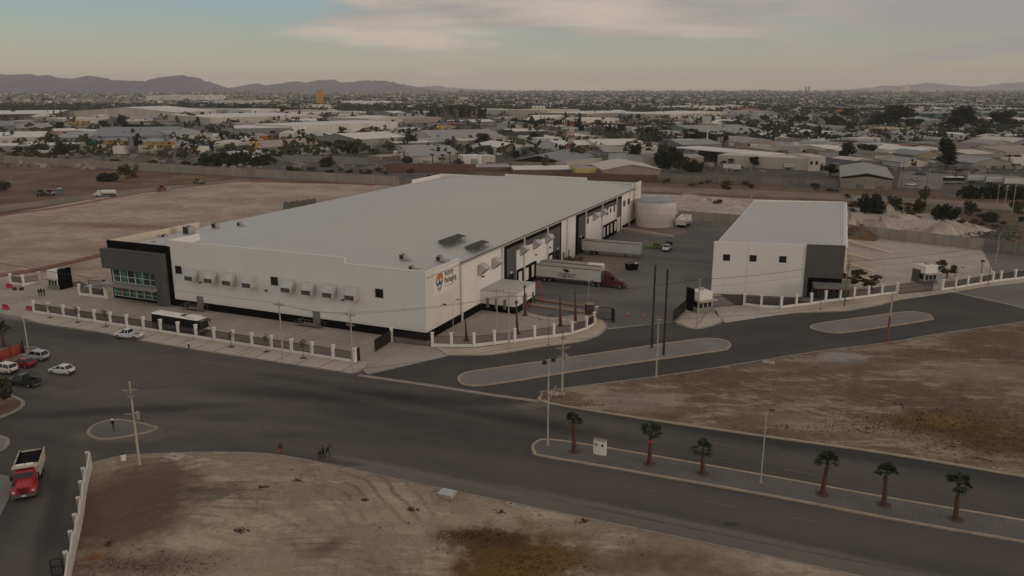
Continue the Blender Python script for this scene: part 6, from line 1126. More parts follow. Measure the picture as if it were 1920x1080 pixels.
for i, x in enumerate((811, 830, 843, 858)): bush(x, 308 + (0, 1, 2, 2)[i], 13, (19, 19, 24, 23)[i], 'palm', ('first', 'second', 'third', 'fourth')[i] + ' date palm from the left before the cream gable shed', 'date palms before the cream gable shed')
bush(862, 311, 22, 14, 'dry', 'yellow shrub at the foot of the fourth date palm'); bush(1059, 266, 10, 22, 'palm', 'dark shaggy palm left of the lattice tower', 'palms in the town')
rnd = random.Random(77)
def avenue(x0, y0, x1, y1, n, w, h, kinds, lab, group):
    for i in range(n):
        t = (i + rnd.uniform(-0.3, 0.3)) / n; bush(x0 + (x1 - x0) * t, y0 + (y1 - y0) * t + rnd.uniform(-3, 3), w * rnd.uniform(0.8, 1.25), h * rnd.uniform(0.8, 1.2), rnd.choice(kinds), lab, group)
avenue(772, 220, 835, 222, 14, 6, 14, ('palm', 'round', 'loose'), 'palm or tree in the first row of the avenue beyond the red canopy', 'avenue trees beyond the red canopy')
avenue(832, 222, 912, 224, 34, 8, 20, ('palm', 'palm', 'tall'), 'tall palm or tree in the dense avenue beyond the yellow silos', 'dense avenue trees')
avenue(960, 240, 1090, 243, 34, 11, 17, ('palm', 'round', 'round'), 'dark tree in the row behind the lattice tower', 'tree row behind the lattice tower')
avenue(1090, 246, 1172, 254, 20, 11, 17, ('palm', 'round', 'loose'), 'dark tree in the row right of the lattice tower', 'tree row right of the lattice tower')
avenue(1212, 262, 1250, 262, 9, 11, 20, ('palm', 'round'), 'dark tree in the clump left of the billboard', 'tree clump left of the billboard')
avenue(1280, 268, 1340, 272, 9, 14, 22, ('palm', 'tall'), 'dark palm standing along the highway left of the parked trailers', 'highway palms'); avenue(1340, 274, 1364, 276, 5, 12, 20, ('palm', 'round'), 'dark palm at the highway beside the blue truck', 'highway palms beside the truck')
# ---------------------------------------------------------------- small things near by
def tagm(mb, name, m, loc, label, cat, group=None, rz=0.0, bevel=0.0): return tag(mb.build(name, m, None, bevel, loc=loc, rz=rz), label, cat, group)
# meter cabinet on the median
q = G(1125, 856); o = thing('meter_cabinet', 'white masonry meter cabinet with two small dark openings on the palm median', 'cabinet', (q.x, q.y + 0.3, 0.17), AF)
MB().box(-0.8, -0.25, 0, 0.8, 0.25, 1.95).build('body', mat('cabinet_white', (0.74, 0.70, 0.65), 0.04), o, 0.02); MB().box(0.25, -0.27, 1.2, 0.5, -0.25, 1.5).build('opening', BLACKH, o); MB().box(-0.6, -0.27, 1.2, -0.25, -0.25, 1.55).build('panel', STEEL, o); MB().box(-0.85, -0.3, 1.96, 0.85, 0.3, 2.02).build('cap', C_KERB, o)
for (px, py, w, d, h, lab) in ((327, 859, 2.3, 1.6, 0.16, 'square concrete slab lid on the dirt near the barrel'), (958, 948, 1.0, 0.7, 0.14, 'small concrete lid beside the near kerb'), (1039, 740, 1.7, 1.3, 0.16, 'larger pale slab at the tip of the right dirt lot'), (1054, 741, 0.8, 0.8, 0.2, 'small pale slab at the foot of the concrete pole'), (1098, 766, 0.9, 0.5, 0.2, 'pale drain block at the kerb of the right lot'), (1441, 681, 2.0, 1.3, 0.14, 'pale slab on the kerb below the right hand median'), (1868, 882, 1.0, 0.5, 0.2, 'pale drain block at the kerb near the right edge')):
    q = G(px, py); o = thing('paving_slab', lab, 'concrete slab', (q.x, q.y, 0.11), AF, 'concrete slabs and lids'); MB().box(-w / 2, -d / 2, 0, w / 2, d / 2, h).build('slab', mat('slab_concrete', (0.34, 0.295, 0.25), 0.15, 1.5), o, 0.02); MB().box(-0.14, -0.14, h, 0.14, 0.14, h + 0.02).build('cover', DARKM, o)
q = G(838, 936); o = thing('concrete_box', 'pale grey concrete box with flat top beside the near kerb', 'concrete box', (q.x, q.y + 0.5, 0.1), AF); MB().box(-0.85, -0.65, 0, 0.85, 0.65, 0.45).build('body', mat('slab_concrete', (0.34, 0.3, 0.25)), o, 0.02); MB().box(-0.9, -0.7, 0.45, 0.9, 0.7, 0.55).build('top', mat('box_top', (0.42, 0.42, 0.40), 0.1), o, 0.02)
q = G(232, 864); o = thing('trash_barrel', 'pale trash barrel with dark rim beside the concrete utility pole', 'barrel', (q.x, q.y, 0.05)); MB().tube((0, 0, 0), (0, 0, 0.9), 0.33, 0.33, 14).build('drum', WHITE2, o); k = MB(); k.tube((0, 0, 0.9), (0, 0, 0.93), 0.345, 0.345, 14); k.build('rim', TRIM, o); MB().tube((0, 0, 0.931), (0, 0, 0.935), 0.3, 0.3, 14).build('opening', BLACKH, o)
PLR = mat('red_plastic', (0.42, 0.030, 0.040), 0.1, 1, 0.5); 
for (px, py, lab) in ((18, 540, 'red plastic barrier at the far left entrance fence'), (11, 580, 'red plastic barrier at the left edge of the entrance'), (56, 583, 'red plastic barrier at the start of the long front fence')):
    q = G(px, py); o = thing('plastic_barrier', lab, 'barrier', (q.x, q.y, 0.06), AF, 'red plastic barriers'); MB().xprism([(-0.3, 0), (0.3, 0), (0.3, 0.2), (0.12, 0.45), (0.1, 0.95), (-0.1, 0.95), (-0.12, 0.45), (-0.3, 0.2)], -0.9, 0.9).build('body', PLR, o); MB().box(-0.08, -0.6, 0.95, 0.08, 0.6, 1.02).build('top_rib', PLR, o); o.rotation_euler.z = AF + R(90)
for (px, py, lab) in ((1177, 594, 'left'), (1206, 597, 'middle'), (1234, 600, 'right')):
    q = G(px, py); o = thing('traffic_cone', '%s one of three orange red cones across the truck yard entrance' % lab, 'traffic cone', (q.x, q.y, 0.1), 0.3, 'cones across the yard entrance'); MB().box(-0.3, -0.3, 0, 0.3, 0.3, 0.06).build('base', PLR, o); k = MB(); k.tube((0, 0, 0.06), (0, 0, 0.95), 0.2, 0.04, 12); k.build('cone', PLR, o); MB().tube((0, 0, 0.5), (0, 0, 0.65), 0.135, 0.105, 12).build('reflective_band', WHITE2, o)
# red fabric fence by the parked cars
a, b = G(-40, 694), G(40, 664); d = (b - a).xy; L_ = d.length; o = thing('fabric_fence', 'red fabric screen fence beside the parked cars', 'fence', (a.x, a.y, 0.05), math.atan2(d.y, d.x)); MB().box(0, -0.02, 0.05, L_, 0.02, 1.9).build('fabric', mat('red_fabric', (0.30, 0.055, 0.04), 0.15, 0.5, 0.9), o)
for k in range(5): MB().box(L_ * k / 4 - 0.05, -0.08, 0, L_ * k / 4 + 0.05, -0.021, 2.0).build('post', DARKM, o)
q = G(40, 663); o = thing('folded_screen', 'dark folded screen standing at the end of the red fabric fence', 'screen', (q.x + 0.4, q.y, 0.05)); MB().loft([[(-0.25, -0.2, 0), (0.25, -0.2, 0), (0.25, 0.2, 0), (-0.25, 0.2, 0)], [(-0.06, -0.06, 2.4), (0.06, -0.06, 2.4), (0.06, 0.06, 2.4), (-0.06, 0.06, 2.4)]]).build('screen', mat('dark_brown', (0.04, 0.02, 0.018), 0.1), o)
# red pipe frame in the dug yard, rail by the tank, pallets, panels
a, b, c = G(986, 582), G(1010, 550), G(1017, 572); o = thing('pipe_frame', 'red pipe frame standing in the dug strip behind the palm yard', 'pipe frame', a); h = 3.0; k = MB(); k.tube((0, 0, 0.2), (*(b - a).xy, h), 0.09); k.tube((*(b - a).xy, h), (*(c - a).xy, h), 0.09); k.tube((*(c - a).xy, h), (*(c - a).xy, 0), 0.09); k.build('pipes', RED, o)
a, b = G(1150, 428), G(1262, 446); d = (b - a).xy; o = thing('low_wall', 'low sandy retaining wall with red rail in front of the water tank', 'wall', (a.x, a.y, 0.1), math.atan2(d.y, d.x)); L_ = d.length; MB().box(0, -0.2, 0, L_, 0.2, 0.7).build('wall', CREAM, o); k = MB(); 
for i in range(12): x = L_ * (0.35 + 0.65 * i / 11); k.tube((x, 0, 0.7), (x, 0, 1.7), 0.04, n=4)
for z in (1.2, 1.7): k.tube((L_ * 0.35, 0, z), (L_, 0, z), 0.05, n=4)
k.build('railing', mat('red_rail', (0.28, 0.085, 0.06), 0.1), o)
q = G(1074, 496); o = thing('pallet_pile', 'heap of brown pallets and timber against the dock wall', 'pallets', (q.x, q.y + 3, 0.1), AF); PALL = mat('pallet_wood', (0.115, 0.065, 0.042), 0.3, 1.5, 0.95); rr = random.Random(4)
for i in range(16):
    k = MB(); x, y, z, a_ = rr.uniform(-2.6, 2.6), rr.uniform(-2.2, 2.2), 0, rr.uniform(-0.4, 0.4); z = 0.15 + 0.42 * (i % 3) + 0.1 * rr.random()
    for j in range(5): k.cbox((x + (j - 2) * 0.27 * math.cos(a_), y + (j - 2) * 0.27 * math.sin(a_), z + 0.14), (0.16, 1.2, 0.05), a_)
    for j in (-1, 0, 1): k.cbox((x - j * 0.5 * math.sin(a_), y + j * 0.5 * math.cos(a_), z), (1.25, 0.1, 0.16), a_)
    k.build('pallet', PALL, o)
q0, q1 = G(534, 392), G(592, 384); d = (q1 - q0).xy; o = thing('panel_stack', 'long stack of grey green panels standing beside the far warehouse edge', 'panel stack', (q0.x, q0.y, 0.06), math.atan2(d.y, d.x)); k = MB(); n = 22
for i in range(n): x = d.length * i / n; k.box(x, -0.6 + 0.1 * (i % 3), 0, x + d.length / n * 0.85, 0.9, 2.2 + 0.35 * ((i * 7) % 4) / 3)
k.build('panels', mat('panel_greygreen', (0.16, 0.165, 0.14), 0.25, 0.6), o)
for a, b, lab, m in (((985, 560), (1100, 577), 'upper dark brown earth step in the dug strip', mat('earth_step', (0.20, 0.14, 0.10), 0.2)), ((985, 572), (1100, 588), 'lower sandy earth step in the dug strip', mat('earth_step2', (0.27, 0.20, 0.145), 0.2))):
    struct(ribbon(GP([a, b]), 1.6, 0.02, 0.45).build('earth_step', m))
struct(ribbon(GP([(990, 590), (1020, 597), (1100, 604)]), 1.6, 0.02, 0.13).build('footpath', C_WALK))
# generator or tank block by the curved fence end
q = G(1105, 590); o = thing('gate_motor_house', 'short brown pillar with yellowed cap at the end of the curved fence', 'pillar', (q.x, q.y + 0.5, 0.1), 0.3); MB().box(-0.7, -0.7, 0, 0.7, 0.7, 2.0).build('body', mat('dark_brown2', (0.055, 0.040, 0.03), 0.1), o); MB().box(-0.8, -0.8, 2.01, 0.8, 0.8, 2.15).build('cap', mat('old_yellow', (0.28, 0.22, 0.10), 0.15), o)
# spoil heaps
for i, a in enumerate(((1330, 378, 60, 9), (1292, 372, 50, 8), (1384, 388, 40, 7), (1600, 430, 56, 34), (1618, 448, 80, 26), (1672, 436, 100, 28), (1725, 446, 70, 18), (1765, 452, 90, 24), (1790, 440, 76, 28), (1700, 412, 60, 12), (1750, 410, 50, 10), (1668, 398, 34, 16), (1650, 392, 40, 8), (1838, 436, 60, 14))):
    heap(*a, (D_SPOIL, D_SPOIL, D_SPOIL, D_BACK)[0 if i not in (4,) else 3], ('pale spoil heap nearest the water tank', 'low pale spoil heap behind the water tank', 'low pale heap left of the smaller warehouse roof', 'steep pale heap right against the smaller warehouse', 'brown earth heap leaning over the block wall', 'largest pale heap behind the block wall', 'low pale heap in the middle of the block wall', 'pale heap with ridged flank behind the block wall', 'tall pale heap at the right of the row', 'small pale heap below the dark bushes', 'flat pale heap below the wide bush', 'small steep heap beside the big dark bush', 'low heap behind the lamp pole', 'brown pale heap at the rubble end')[i], 20 + i)
rr = random.Random(9); k = MB()
for i in range(420):
    b = G(rr.gauss(1868, 26), rr.gauss(440, 11)); s_ = rr.uniform(0.25, 1.0); k.cbox((b.x, b.y, s_ * 0.25), (s_, s_ * rr.uniform(0.5, 1), s_ * 0.6), rr.uniform(0, 3))
o = k.build('rubble', mat('rubble_grey', (0.10, 0.095, 0.085), 0.6, 0.7, 0.95)); o['kind'] = 'stuff'
# dry weeds, pebbles and litter on the two dirt lots
def inside(x, y, poly):
    r = False; n = len(poly)
    for i in range(n):
        (x0, y0), (x1, y1) = poly[i], poly[(i + 1) % n]
        if (y0 > y) != (y1 > y) and x < (x1 - x0) * (y - y0) / (y1 - y0) + x0: r = not r
    return r
def scatter(name, m, n, spots, seed, smin, smax, tuft=False):
    rr = random.Random(seed); k = MB(); c = 0; t = 0
    while c < n and t < n * 20:
        t += 1; cx, cy, sx_, sy_ = rr.choice(spots); px, py = rr.gauss(cx, sx_), rr.gauss(cy, sy_)
        if not (inside(px, py, LOT_N) or inside(px, py, LOT_R)) or py > 1100: continue
        c += 1; b = G(px, py); s_ = rr.uniform(smin, smax) * (1.9 if rr.random() < 0.05 else 1)
        if tuft:
            for j in range(5): a_ = rr.uniform(0, 6.28); k.add([(b.x, b.y, 0.1), (b.x + math.cos(a_) * s_ * 0.5 + 0.03, b.y + math.sin(a_) * s_ * 0.5, 0.1 + s_ * 0.45), (b.x + math.cos(a_ + 0.7) * s_ * 0.6, b.y + math.sin(a_ + 0.7) * s_ * 0.6, 0.12)], [(0, 1, 2)])
        else: k.hexa([(b.x - s_, b.y - s_, 0.08), (b.x + s_, b.y - s_ * 0.7, 0.08), (b.x + s_, b.y + s_, 0.08), (b.x - s_ * 0.6, b.y + s_, 0.08)], [(b.x - s_ * 0.4, b.y - s_ * 0.5, 0.12 + s_ * 0.5), (b.x + s_ * 0.5, b.y - s_ * 0.4, 0.12 + s_ * 0.6), (b.x + s_ * 0.4, b.y + s_ * 0.5, 0.12 + s_ * 0.5), (b.x - s_ * 0.3, b.y + s_ * 0.5, 0.12 + s_ * 0.4)])
    o = k.build(name, m); o['kind'] = 'stuff'; return o
N_ = [(960, 1045, 60, 22), (900, 1010, 40, 9), (1010, 1060, 50, 15), (260, 1060, 80, 14), (880, 1005, 30, 6)]; R_ = [(1800, 805, 70, 26), (1870, 835, 60, 18), (1740, 790, 60, 16), (1640, 800, 70, 10)]
scatter('dry_weeds', mat('weed_dry', (0.13, 0.075, 0.034), 0.4, 1.0, 0.95), 3600, N_, 1, 0.06, 0.2, True)
scatter('dry_weeds', mat('weed_brown', (0.105, 0.062, 0.033), 0.4, 1.0, 0.95), 3600, R_, 2, 0.07, 0.24, True)
W_ = [(rx, ry, 40, 14) for rx, ry in ((560, 900), (430, 925), (700, 990), (1030, 960), (1180, 1010), (330, 900), (800, 935), (1120, 760), (1350, 800), (1300, 730), (1560, 780), (1500, 700))]
scatter('weeds', mat('weed_dark', (0.085, 0.062, 0.036), 0.4, 1.0, 0.95), 700, W_, 3, 0.05, 0.2, True)
scatter('weeds', mat('weed_clump', (0.06, 0.045, 0.025), 0.4, 1.0, 0.95), 260, [(559, 903, 5, 1.5), (496, 915, 5, 1.2), (686, 940, 4, 1.2), (771, 958, 6, 1.5), (936, 962, 7, 2), (1095, 980, 6, 2), (205, 1020, 5, 5), (455, 996, 6, 2), (1685, 759, 6, 2), (1475, 801, 8, 2)], 13, 0.1, 0.3, True)
scatter('clods', mat('clod_dirt', (0.20, 0.145, 0.10), 0.3, 1.0, 0.95), 1600, [(240, 950, 60, 50), (550, 980, 250, 60), (1400, 760, 260, 40), (1700, 720, 150, 40)], 4, 0.02, 0.08)
scatter('pebbles', mat('pebble_pale', (0.40, 0.35, 0.29), 0.2, 1.0, 0.9), 500, [(600, 960, 260, 60), (1400, 760, 260, 40), (850, 930, 120, 16)], 6, 0.015, 0.05)
# ---------------------------------------------------------------- people: one skinned body each
SKIN = mat('skin', (0.30, 0.17, 0.11), 0.08, 4, 0.6); HAIR = mat('hair_dark', (0.012, 0.010, 0.009), 0.1, 4, 0.7); CLB = mat('cloth_black', (0.014, 0.014, 0.016), 0.2, 3, 0.9); CLR = mat('cloth_red', (0.30, 0.02, 0.025), 0.1, 3, 0.9); CLT = mat('cloth_teal', (0.02, 0.045, 0.05), 0.2, 3, 0.9); CLW = mat('cloth_white', (0.62, 0.56, 0.45), 0.1, 3, 0.9); CLG = mat('cloth_khaki', (0.085, 0.08, 0.06), 0.2, 3, 0.9); CLM = mat('cloth_maroon', (0.055, 0.022, 0.024), 0.2, 3, 0.9); SHOE = mat('shoe', (0.015, 0.013, 0.012), 0.1, 3, 0.7)
def person(label, px, py, rz, top, legs, stride=0.15, lean=0.0, arms=(0.1, -0.1), bend=(0.25, 0.25), height=1.74, hat=None, group=None, z=0.06, hands_m=None):
    b = G(px, py); o_ = None; V = []; E = []; Rr = []; K = []
    def v(p, r, kind, par=None):
        V.append(Vector(p)); Rr.append(r); K.append(kind)
        if par is not None: E.append((par, len(V) - 1))
        return len(V) - 1
    sl_, cl_ = math.sin(lean), math.cos(lean)
    def tor(x, y, z): dz = z - 0.95; return (x * cl_ + dz * sl_, y, 0.95 + dz * cl_ - x * sl_)
    pel = v((0, 0, 0.95), (0.15, 0.11), 'leg'); sp_ = v(tor(0, 0, 1.18), (0.145, 0.10), 'top', pel); ch = v(tor(0, 0, 1.38), (0.17, 0.11), 'top', sp_); nk = v(tor(0.01, 0, 1.50), (0.06, 0.06), 'skin', ch); hd1 = v(tor(0.03, 0, 1.60), (0.082, 0.09), 'skin', nk); v(tor(0.025, 0, 1.70), (0.065, 0.075), 'skin', hd1)
    for s_, a_, bd in ((1, arms[0], bend[0]), (-1, arms[1], bend[1])):
        sh = v(tor(0, s_ * 0.18, 1.41), (0.062, 0.062), 'top', ch); S0 = Vector(tor(0, s_ * 0.2, 1.40)); el = S0 + Vector((math.sin(a_) * 0.28, s_ * 0.06, -math.cos(a_) * 0.28)); wr = el + Vector((math.sin(a_ + bd) * 0.25, -s_ * 0.01, -math.cos(a_ + bd) * 0.25)); hn = wr + (wr - el).normalized() * 0.08
        e_ = v(el, (0.047, 0.047), 'top', sh); w_ = v(wr, (0.033, 0.033), 'top', e_); h_ = v(hn, (0.036, 0.024), 'skin', w_); dd = (wr - el).normalized(); sd_ = Vector((0.6, 0, 0)).cross(dd); fw = Vector((1, 0, 0)) - dd * dd.x; fw.normalize()
        for f, l in ((-0.028, 0.075), (-0.01, 0.088), (0.01, 0.083), (0.028, 0.065)): q = v(hn + dd * l * 0.55 + fw * f, (0.0095, 0.0095), 'skin', h_); v(hn + dd * l + fw * f + Vector((0, -s_ * 0.02, 0)), (0.008, 0.008), 'skin', q)
        v(hn + fw * 0.055 + dd * 0.02, (0.010, 0.010), 'skin', h_)
    for s_, f in ((1, stride), (-1, -stride)):
        hp = v((0, s_ * 0.09, 0.90), (0.10, 0.095), 'leg', pel); kn = v((f * 0.5 + 0.03, s_ * 0.10, 0.50), (0.068, 0.065), 'leg', hp); an = v((f, s_ * 0.10, 0.10 + max(0, -f) * 0.12), (0.045, 0.045), 'leg', kn); v((f + 0.15, s_ * 0.11, 0.045), (0.042, 0.036), 'shoe', an)
    me = bpy.data.meshes.new('person'); me.from_pydata(V, E, []); o = bpy.data.objects.new('person_skeleton', me); COL.objects.link(o); md = o.modifiers.new('s', 'SKIN'); sd2 = o.modifiers.new('u', 'SUBSURF'); sd2.levels = 1; sd2.render_levels = 1
    for i, r in enumerate(Rr): me.skin_vertices[0].data[i].radius = r
    me.skin_vertices[0].data[0].use_root = True
    m2 = bpy.data.meshes.new_from_object(o.evaluated_get(bpy.context.evaluated_depsgraph_get())); bpy.data.objects.remove(o); m2.materials.clear()
    order = {'leg': 0, 'top': 1, 'skin': 2, 'shoe': 3}
    for m in (legs, top, SKIN, SHOE): m2.materials.append(m)
    for p in m2.polygons:
        c = p.center; bi = min(range(len(V)), key=lambda i: (V[i] - c).length - sum(Rr[i]) * 0.3); p.material_index = order[K[bi]]; p.use_smooth = True
    root = thing('person', label, 'person', (b.x, b.y, z), rz, group); root.scale = (height / 1.74,) * 3; bo = bpy.data.objects.new('body', m2); COL.objects.link(bo); bo.parent = root
    H0 = Vector(tor(0.03, 0, 1.63)); k = MB(); rg = []
    for j, (dz, r) in enumerate(((-0.02, 0.098), (0.05, 0.104), (0.10, 0.082), (0.135, 0.03))): rg.append([(H0.x - 0.015 + r * 1.08 * math.cos(i * math.pi / 5), H0.y + r * math.sin(i * math.pi / 5), H0.z + dz) for i in range(10)])
    k.loft(rg); k.build('helmet' if hat else 'hair', hat or HAIR, root)
    if hat: k = MB(); k.tube((H0.x, H0.y, H0.z + 0.0), (H0.x, H0.y, H0.z + 0.02), 0.15, 0.15, 12); k.build('helmet_brim', hat, root)
    f_ = MB(); f_.hexa([(H0.x + 0.075, -0.016, H0.z - 0.05), (H0.x + 0.105, -0.012, H0.z - 0.05), (H0.x + 0.105, 0.012, H0.z - 0.05), (H0.x + 0.075, 0.016, H0.z - 0.05)], [(H0.x + 0.075, -0.008, H0.z - 0.005), (H0.x + 0.085, -0.006, H0.z - 0.005), (H0.x + 0.085, 0.006, H0.z - 0.005), (H0.x + 0.075, 0.008, H0.z - 0.005)]); f_.build('nose', SKIN, root)
    e2 = MB()
    for s_ in (-1, 1): e2.box(H0.x + 0.078, s_ * 0.033 - 0.012, H0.z - 0.005, H0.x + 0.088, s_ * 0.033 + 0.012, H0.z + 0.006)
    e2.build('eyes', HAIR, root); return root
HLM = mat('helmet_white', (0.72, 0.70, 0.66), 0.04, 2, 0.4)
person('person in white helmet and dark jacket standing on the small traffic island', 214, 811, R(-100), CLB, CLG, 0.10, 0.12, (0.35, 0.35), (0.9, 0.9), 1.85, HLM, z=0.2)
person('person in dark jacket and red trousers standing at the near kerb', 527, 854, R(-80), CLM, CLR, 0.04, 0.0, (0.05, -0.05), (0.2, 0.2), 1.72)
person('person in dark clothes walking leftmost of the trio at the near kerb', 601, 867, R(160), CLB, CLT, 0.22, 0.15, (0.4, -0.3), (0.5, 0.4), 1.76, group='trio walking at the near kerb')
person('person in dark jacket in the middle of the trio at the near kerb', 607, 861, R(150), CLB, CLB, 0.16, 0.1, (-0.3, 0.3), (0.4, 0.5), 1.76, group='trio walking at the near kerb')
person('person bending with outstretched arm, rightmost of the trio at near kerb', 614, 857, R(-10), CLB, CLB, 0.28, 0.45, (1.2, 0.5), (0.2, 0.4), 1.78, group='trio walking at the near kerb')
for i, x in enumerate((74, 78.5, 84)): person(('leftmost', 'middle', 'rightmost')[i] + ' of three people in dark clothes standing at the left entrance', x, 556 - (i == 1), R(-70 - 20 * i), CLB, CLB, 0.06, 0.03, (0.1, -0.1), (0.2, 0.2), 1.75, group='three people at the left entrance')
w_ = person('person in white top leaning over a long handle at the pavement kerb', 355, 656, R(175), CLW, CLB, 0.12, 0.5, (0.9, 0.7), (0.2, 0.3), 1.72)
q = G(355, 656); hd = MB(); hd.tube((-0.2, 0.1, 0.75), (-3.4, 0.4, 0.05), 0.03, n=5); ho_ = thing('shovel', 'long handled shovel held by the person in white top', 'shovel', (q.x, q.y, 0.05)); hd.build('handle', BARK, ho_); MB().cbox((-3.6, 0.42, 0.06), (0.4, 0.28, 0.04)).build('blade', STEEL, ho_)
# ---------------------------------------------------------------- the industrial town beyond: one thing per building
WC = {'white': (0.62, 0.58, 0.53), 'cream': (0.50, 0.445, 0.37), 'tan': (0.29, 0.24, 0.185), 'grey': (0.27, 0.255, 0.235), 'dark': (0.07, 0.065, 0.06), 'blue': (0.035, 0.085, 0.17), 'teal': (0.06, 0.15, 0.15), 'orange': (0.45, 0.17, 0.04), 'pink': (0.34, 0.25, 0.205), 'brown': (0.14, 0.105, 0.085), 'brick': (0.16, 0.085, 0.06), 'red': (0.26, 0.05, 0.045), 'yellow': (0.46, 0.36, 0.14), 'bluegrey': (0.19, 0.195, 0.205), 'black': (0.02, 0.02, 0.02), 'sunlit_gold': (0.75, 0.55, 0.27), 'green': (0.20, 0.25, 0.18)}
def WM(c): return mat('town_wall_' + c, WC[c], 0.15, 0.12, 0.85, streak=(1, 1, 0.3))
def RM(c): return mat('town_roof_' + c, tuple(v * 0.97 for v in WC[c]), 0.16, 0.10, 0.6, streak=(1, 5, 1))
FOOT = []
def bld(label, xl, yl, xr, yr, ytop, yback, wall, roofc, roof='flat', openings=0, cat='building', maxd=260, name='building'):
    A, B = G(xl, yl), G(xr, yr); d = (B - A).xy; L_ = d.length; xm, ym = (xl + xr) / 2, (yl + yr) / 2; h = max(2.4, up_height(xm, ym, ytop)); h = min(h, CAM_H - 8)
    q = G(xm, yback, h); u = d / L_; n = Vector((-u.y, u.x)); D = max(6, min(maxd, (q.xy - G(xm, ym).xy).dot(n))); rz = math.atan2(u.y, u.x); o = thing(name, label, cat, (A.x, A.y, 0), rz); rise = max(0.8, min(L_, D) * 0.07)
    FOOT.append((A.x + u.x * L_ / 2 + n.x * D / 2, A.y + u.y * L_ / 2 + n.y * D / 2, max(L_, D) * 0.5))
    w = MB(); r = MB()
    if roof == 'flat':
        w.box(0, 0, 0, L_, D, h); w.build('wall', WM(wall), o); r.box(0.3, 0.3, h - 0.5, L_ - 0.3, D - 0.3, h + 0.05)
    elif roof == 'gablex':
        w.box(0, 0, 0, L_, D, h - 0.1)
        for x in (0.05, L_ - 0.15): w.add([(x, 0, h - 0.1), (x + 0.1, 0, h - 0.1), (x, D, h - 0.1), (x + 0.1, D, h - 0.1), (x, D / 2, h + rise - 0.1), (x + 0.1, D / 2, h + rise - 0.1)], [(0, 4, 2), (1, 3, 5)])
        w.build('wall', WM(wall), o); r.hexa([(-0.4, -0.5, h - 0.15), (L_ + 0.4, -0.5, h - 0.15), (L_ + 0.4, D / 2, h + rise - 0.1), (-0.4, D / 2, h + rise - 0.1)], [(-0.4, -0.5, h + 0.1), (L_ + 0.4, -0.5, h + 0.1), (L_ + 0.4, D / 2, h + rise + 0.15), (-0.4, D / 2, h + rise + 0.15)]); r.hexa([(-0.4, D / 2, h + rise - 0.1), (L_ + 0.4, D / 2, h + rise - 0.1), (L_ + 0.4, D + 0.5, h - 0.15), (-0.4, D + 0.5, h - 0.15)], [(-0.4, D / 2, h + rise + 0.15), (L_ + 0.4, D / 2, h + rise + 0.15), (L_ + 0.4, D + 0.5, h + 0.1), (-0.4, D + 0.5, h + 0.1)])
    elif roof in ('gabley', 'opengable'):
        rise = max(1.0, L_ * 0.09) if roof == 'gabley' else max(1.5, L_ * 0.10); W2 = L_ / 2
        w.box(0, 0.3, 0, L_, D, h - 0.1); w.add([(0, 0.32, h - 0.1), (L_, 0.32, h - 0.1), (W2, 0.32, h + rise - 0.2), (0, D - 0.02, h - 0.1), (L_, D - 0.02, h - 0.1), (W2, D - 0.02, h + rise - 0.2)], [(0, 1, 2), (4, 3, 5)]); w.build('wall', WM(wall), o)
        if roof == 'opengable': g = MB(); g.add([(0.3, 0.26, h - 0.3), (L_ - 0.3, 0.26, h - 0.3), (W2, 0.26, h + rise - 0.35), (0.3, 0.30, h - 0.3), (L_ - 0.3, 0.30, h - 0.3), (W2, 0.30, h + rise - 0.35)], [(0, 1, 2), (4, 3, 5), (0, 2, 5, 3), (1, 4, 5, 2), (0, 3, 4, 1)]); g.build('gable_opening', BLACKH, o)
        for s_ in (0, 1):
            a, b = ((-0.5, h - 0.1), (W2, h + rise)) if s_ == 0 else ((W2, h + rise), (L_ + 0.5, h - 0.1)); r.hexa([(a[0], -0.3, a[1] - 0.12), (b[0], -0.3, b[1] - 0.12), (b[0], D + 0.3, b[1] - 0.12), (a[0], D + 0.3, a[1] - 0.12)], [(a[0], -0.3, a[1] + 0.12), (b[0], -0.3, b[1] + 0.12), (b[0], D + 0.3, b[1] + 0.12), (a[0], D + 0.3, a[1] + 0.12)])
    elif roof == 'canopy':
        for x in range(int(L_ // 8) + 1):
            for y in (0.5, D - 0.6): w.box(min(x * 8, L_ - 0.4), y, 0, min(x * 8, L_ - 0.4) + 0.35, y + 0.35, h - 0.2)
        w.build('post', WM(wall), o); MB().box(0, D - 0.2, 0, L_, D, h - 0.3).build('rear_wall', WM('dark'), o); r.box(-0.5, -0.5, h - 0.2, L_ + 0.5, D + 0.5, h + 0.25)
    elif roof == 'arch':
        w.box(0, 0, 0, L_, D, h); w.build('wall', WM(wall), o); K = 8; rg = []
        r.xprism([(-0.4 + (L_ + 0.8) * k / K, h + max(1.2, L_ * 0.10) * math.sin(math.pi * k / K) + 0.02) for k in range(K + 1)], -0.4, D + 0.4)
    if roof == 'gablex': pass
    r.build('roof', RM(roofc), o)
    rr = random.Random(int(xl * 7 + yl)); 
    for i in range(openings):
        ww = min(4.5, L_ / (openings * 2.2)); x = L_ * (i + 0.5 + rr.uniform(-0.15, 0.15)) / openings; y_ = -0.04 if roof not in ('gabley', 'opengable') else 0.26
        if rr.random() < 0.55: MB().box(x - ww / 2, y_ - 0.03, 0, x + ww / 2, y_ + 0.03, min(h * 0.62, 4.2)).build('door', WM(rr.choice(('dark', 'grey', 'bluegrey'))), o)
        else: MB().box(x - ww / 2, y_ - 0.03, h * 0.45, x + ww / 2, y_ + 0.03, h * 0.7).build('window', GLASSD, o)
    return o
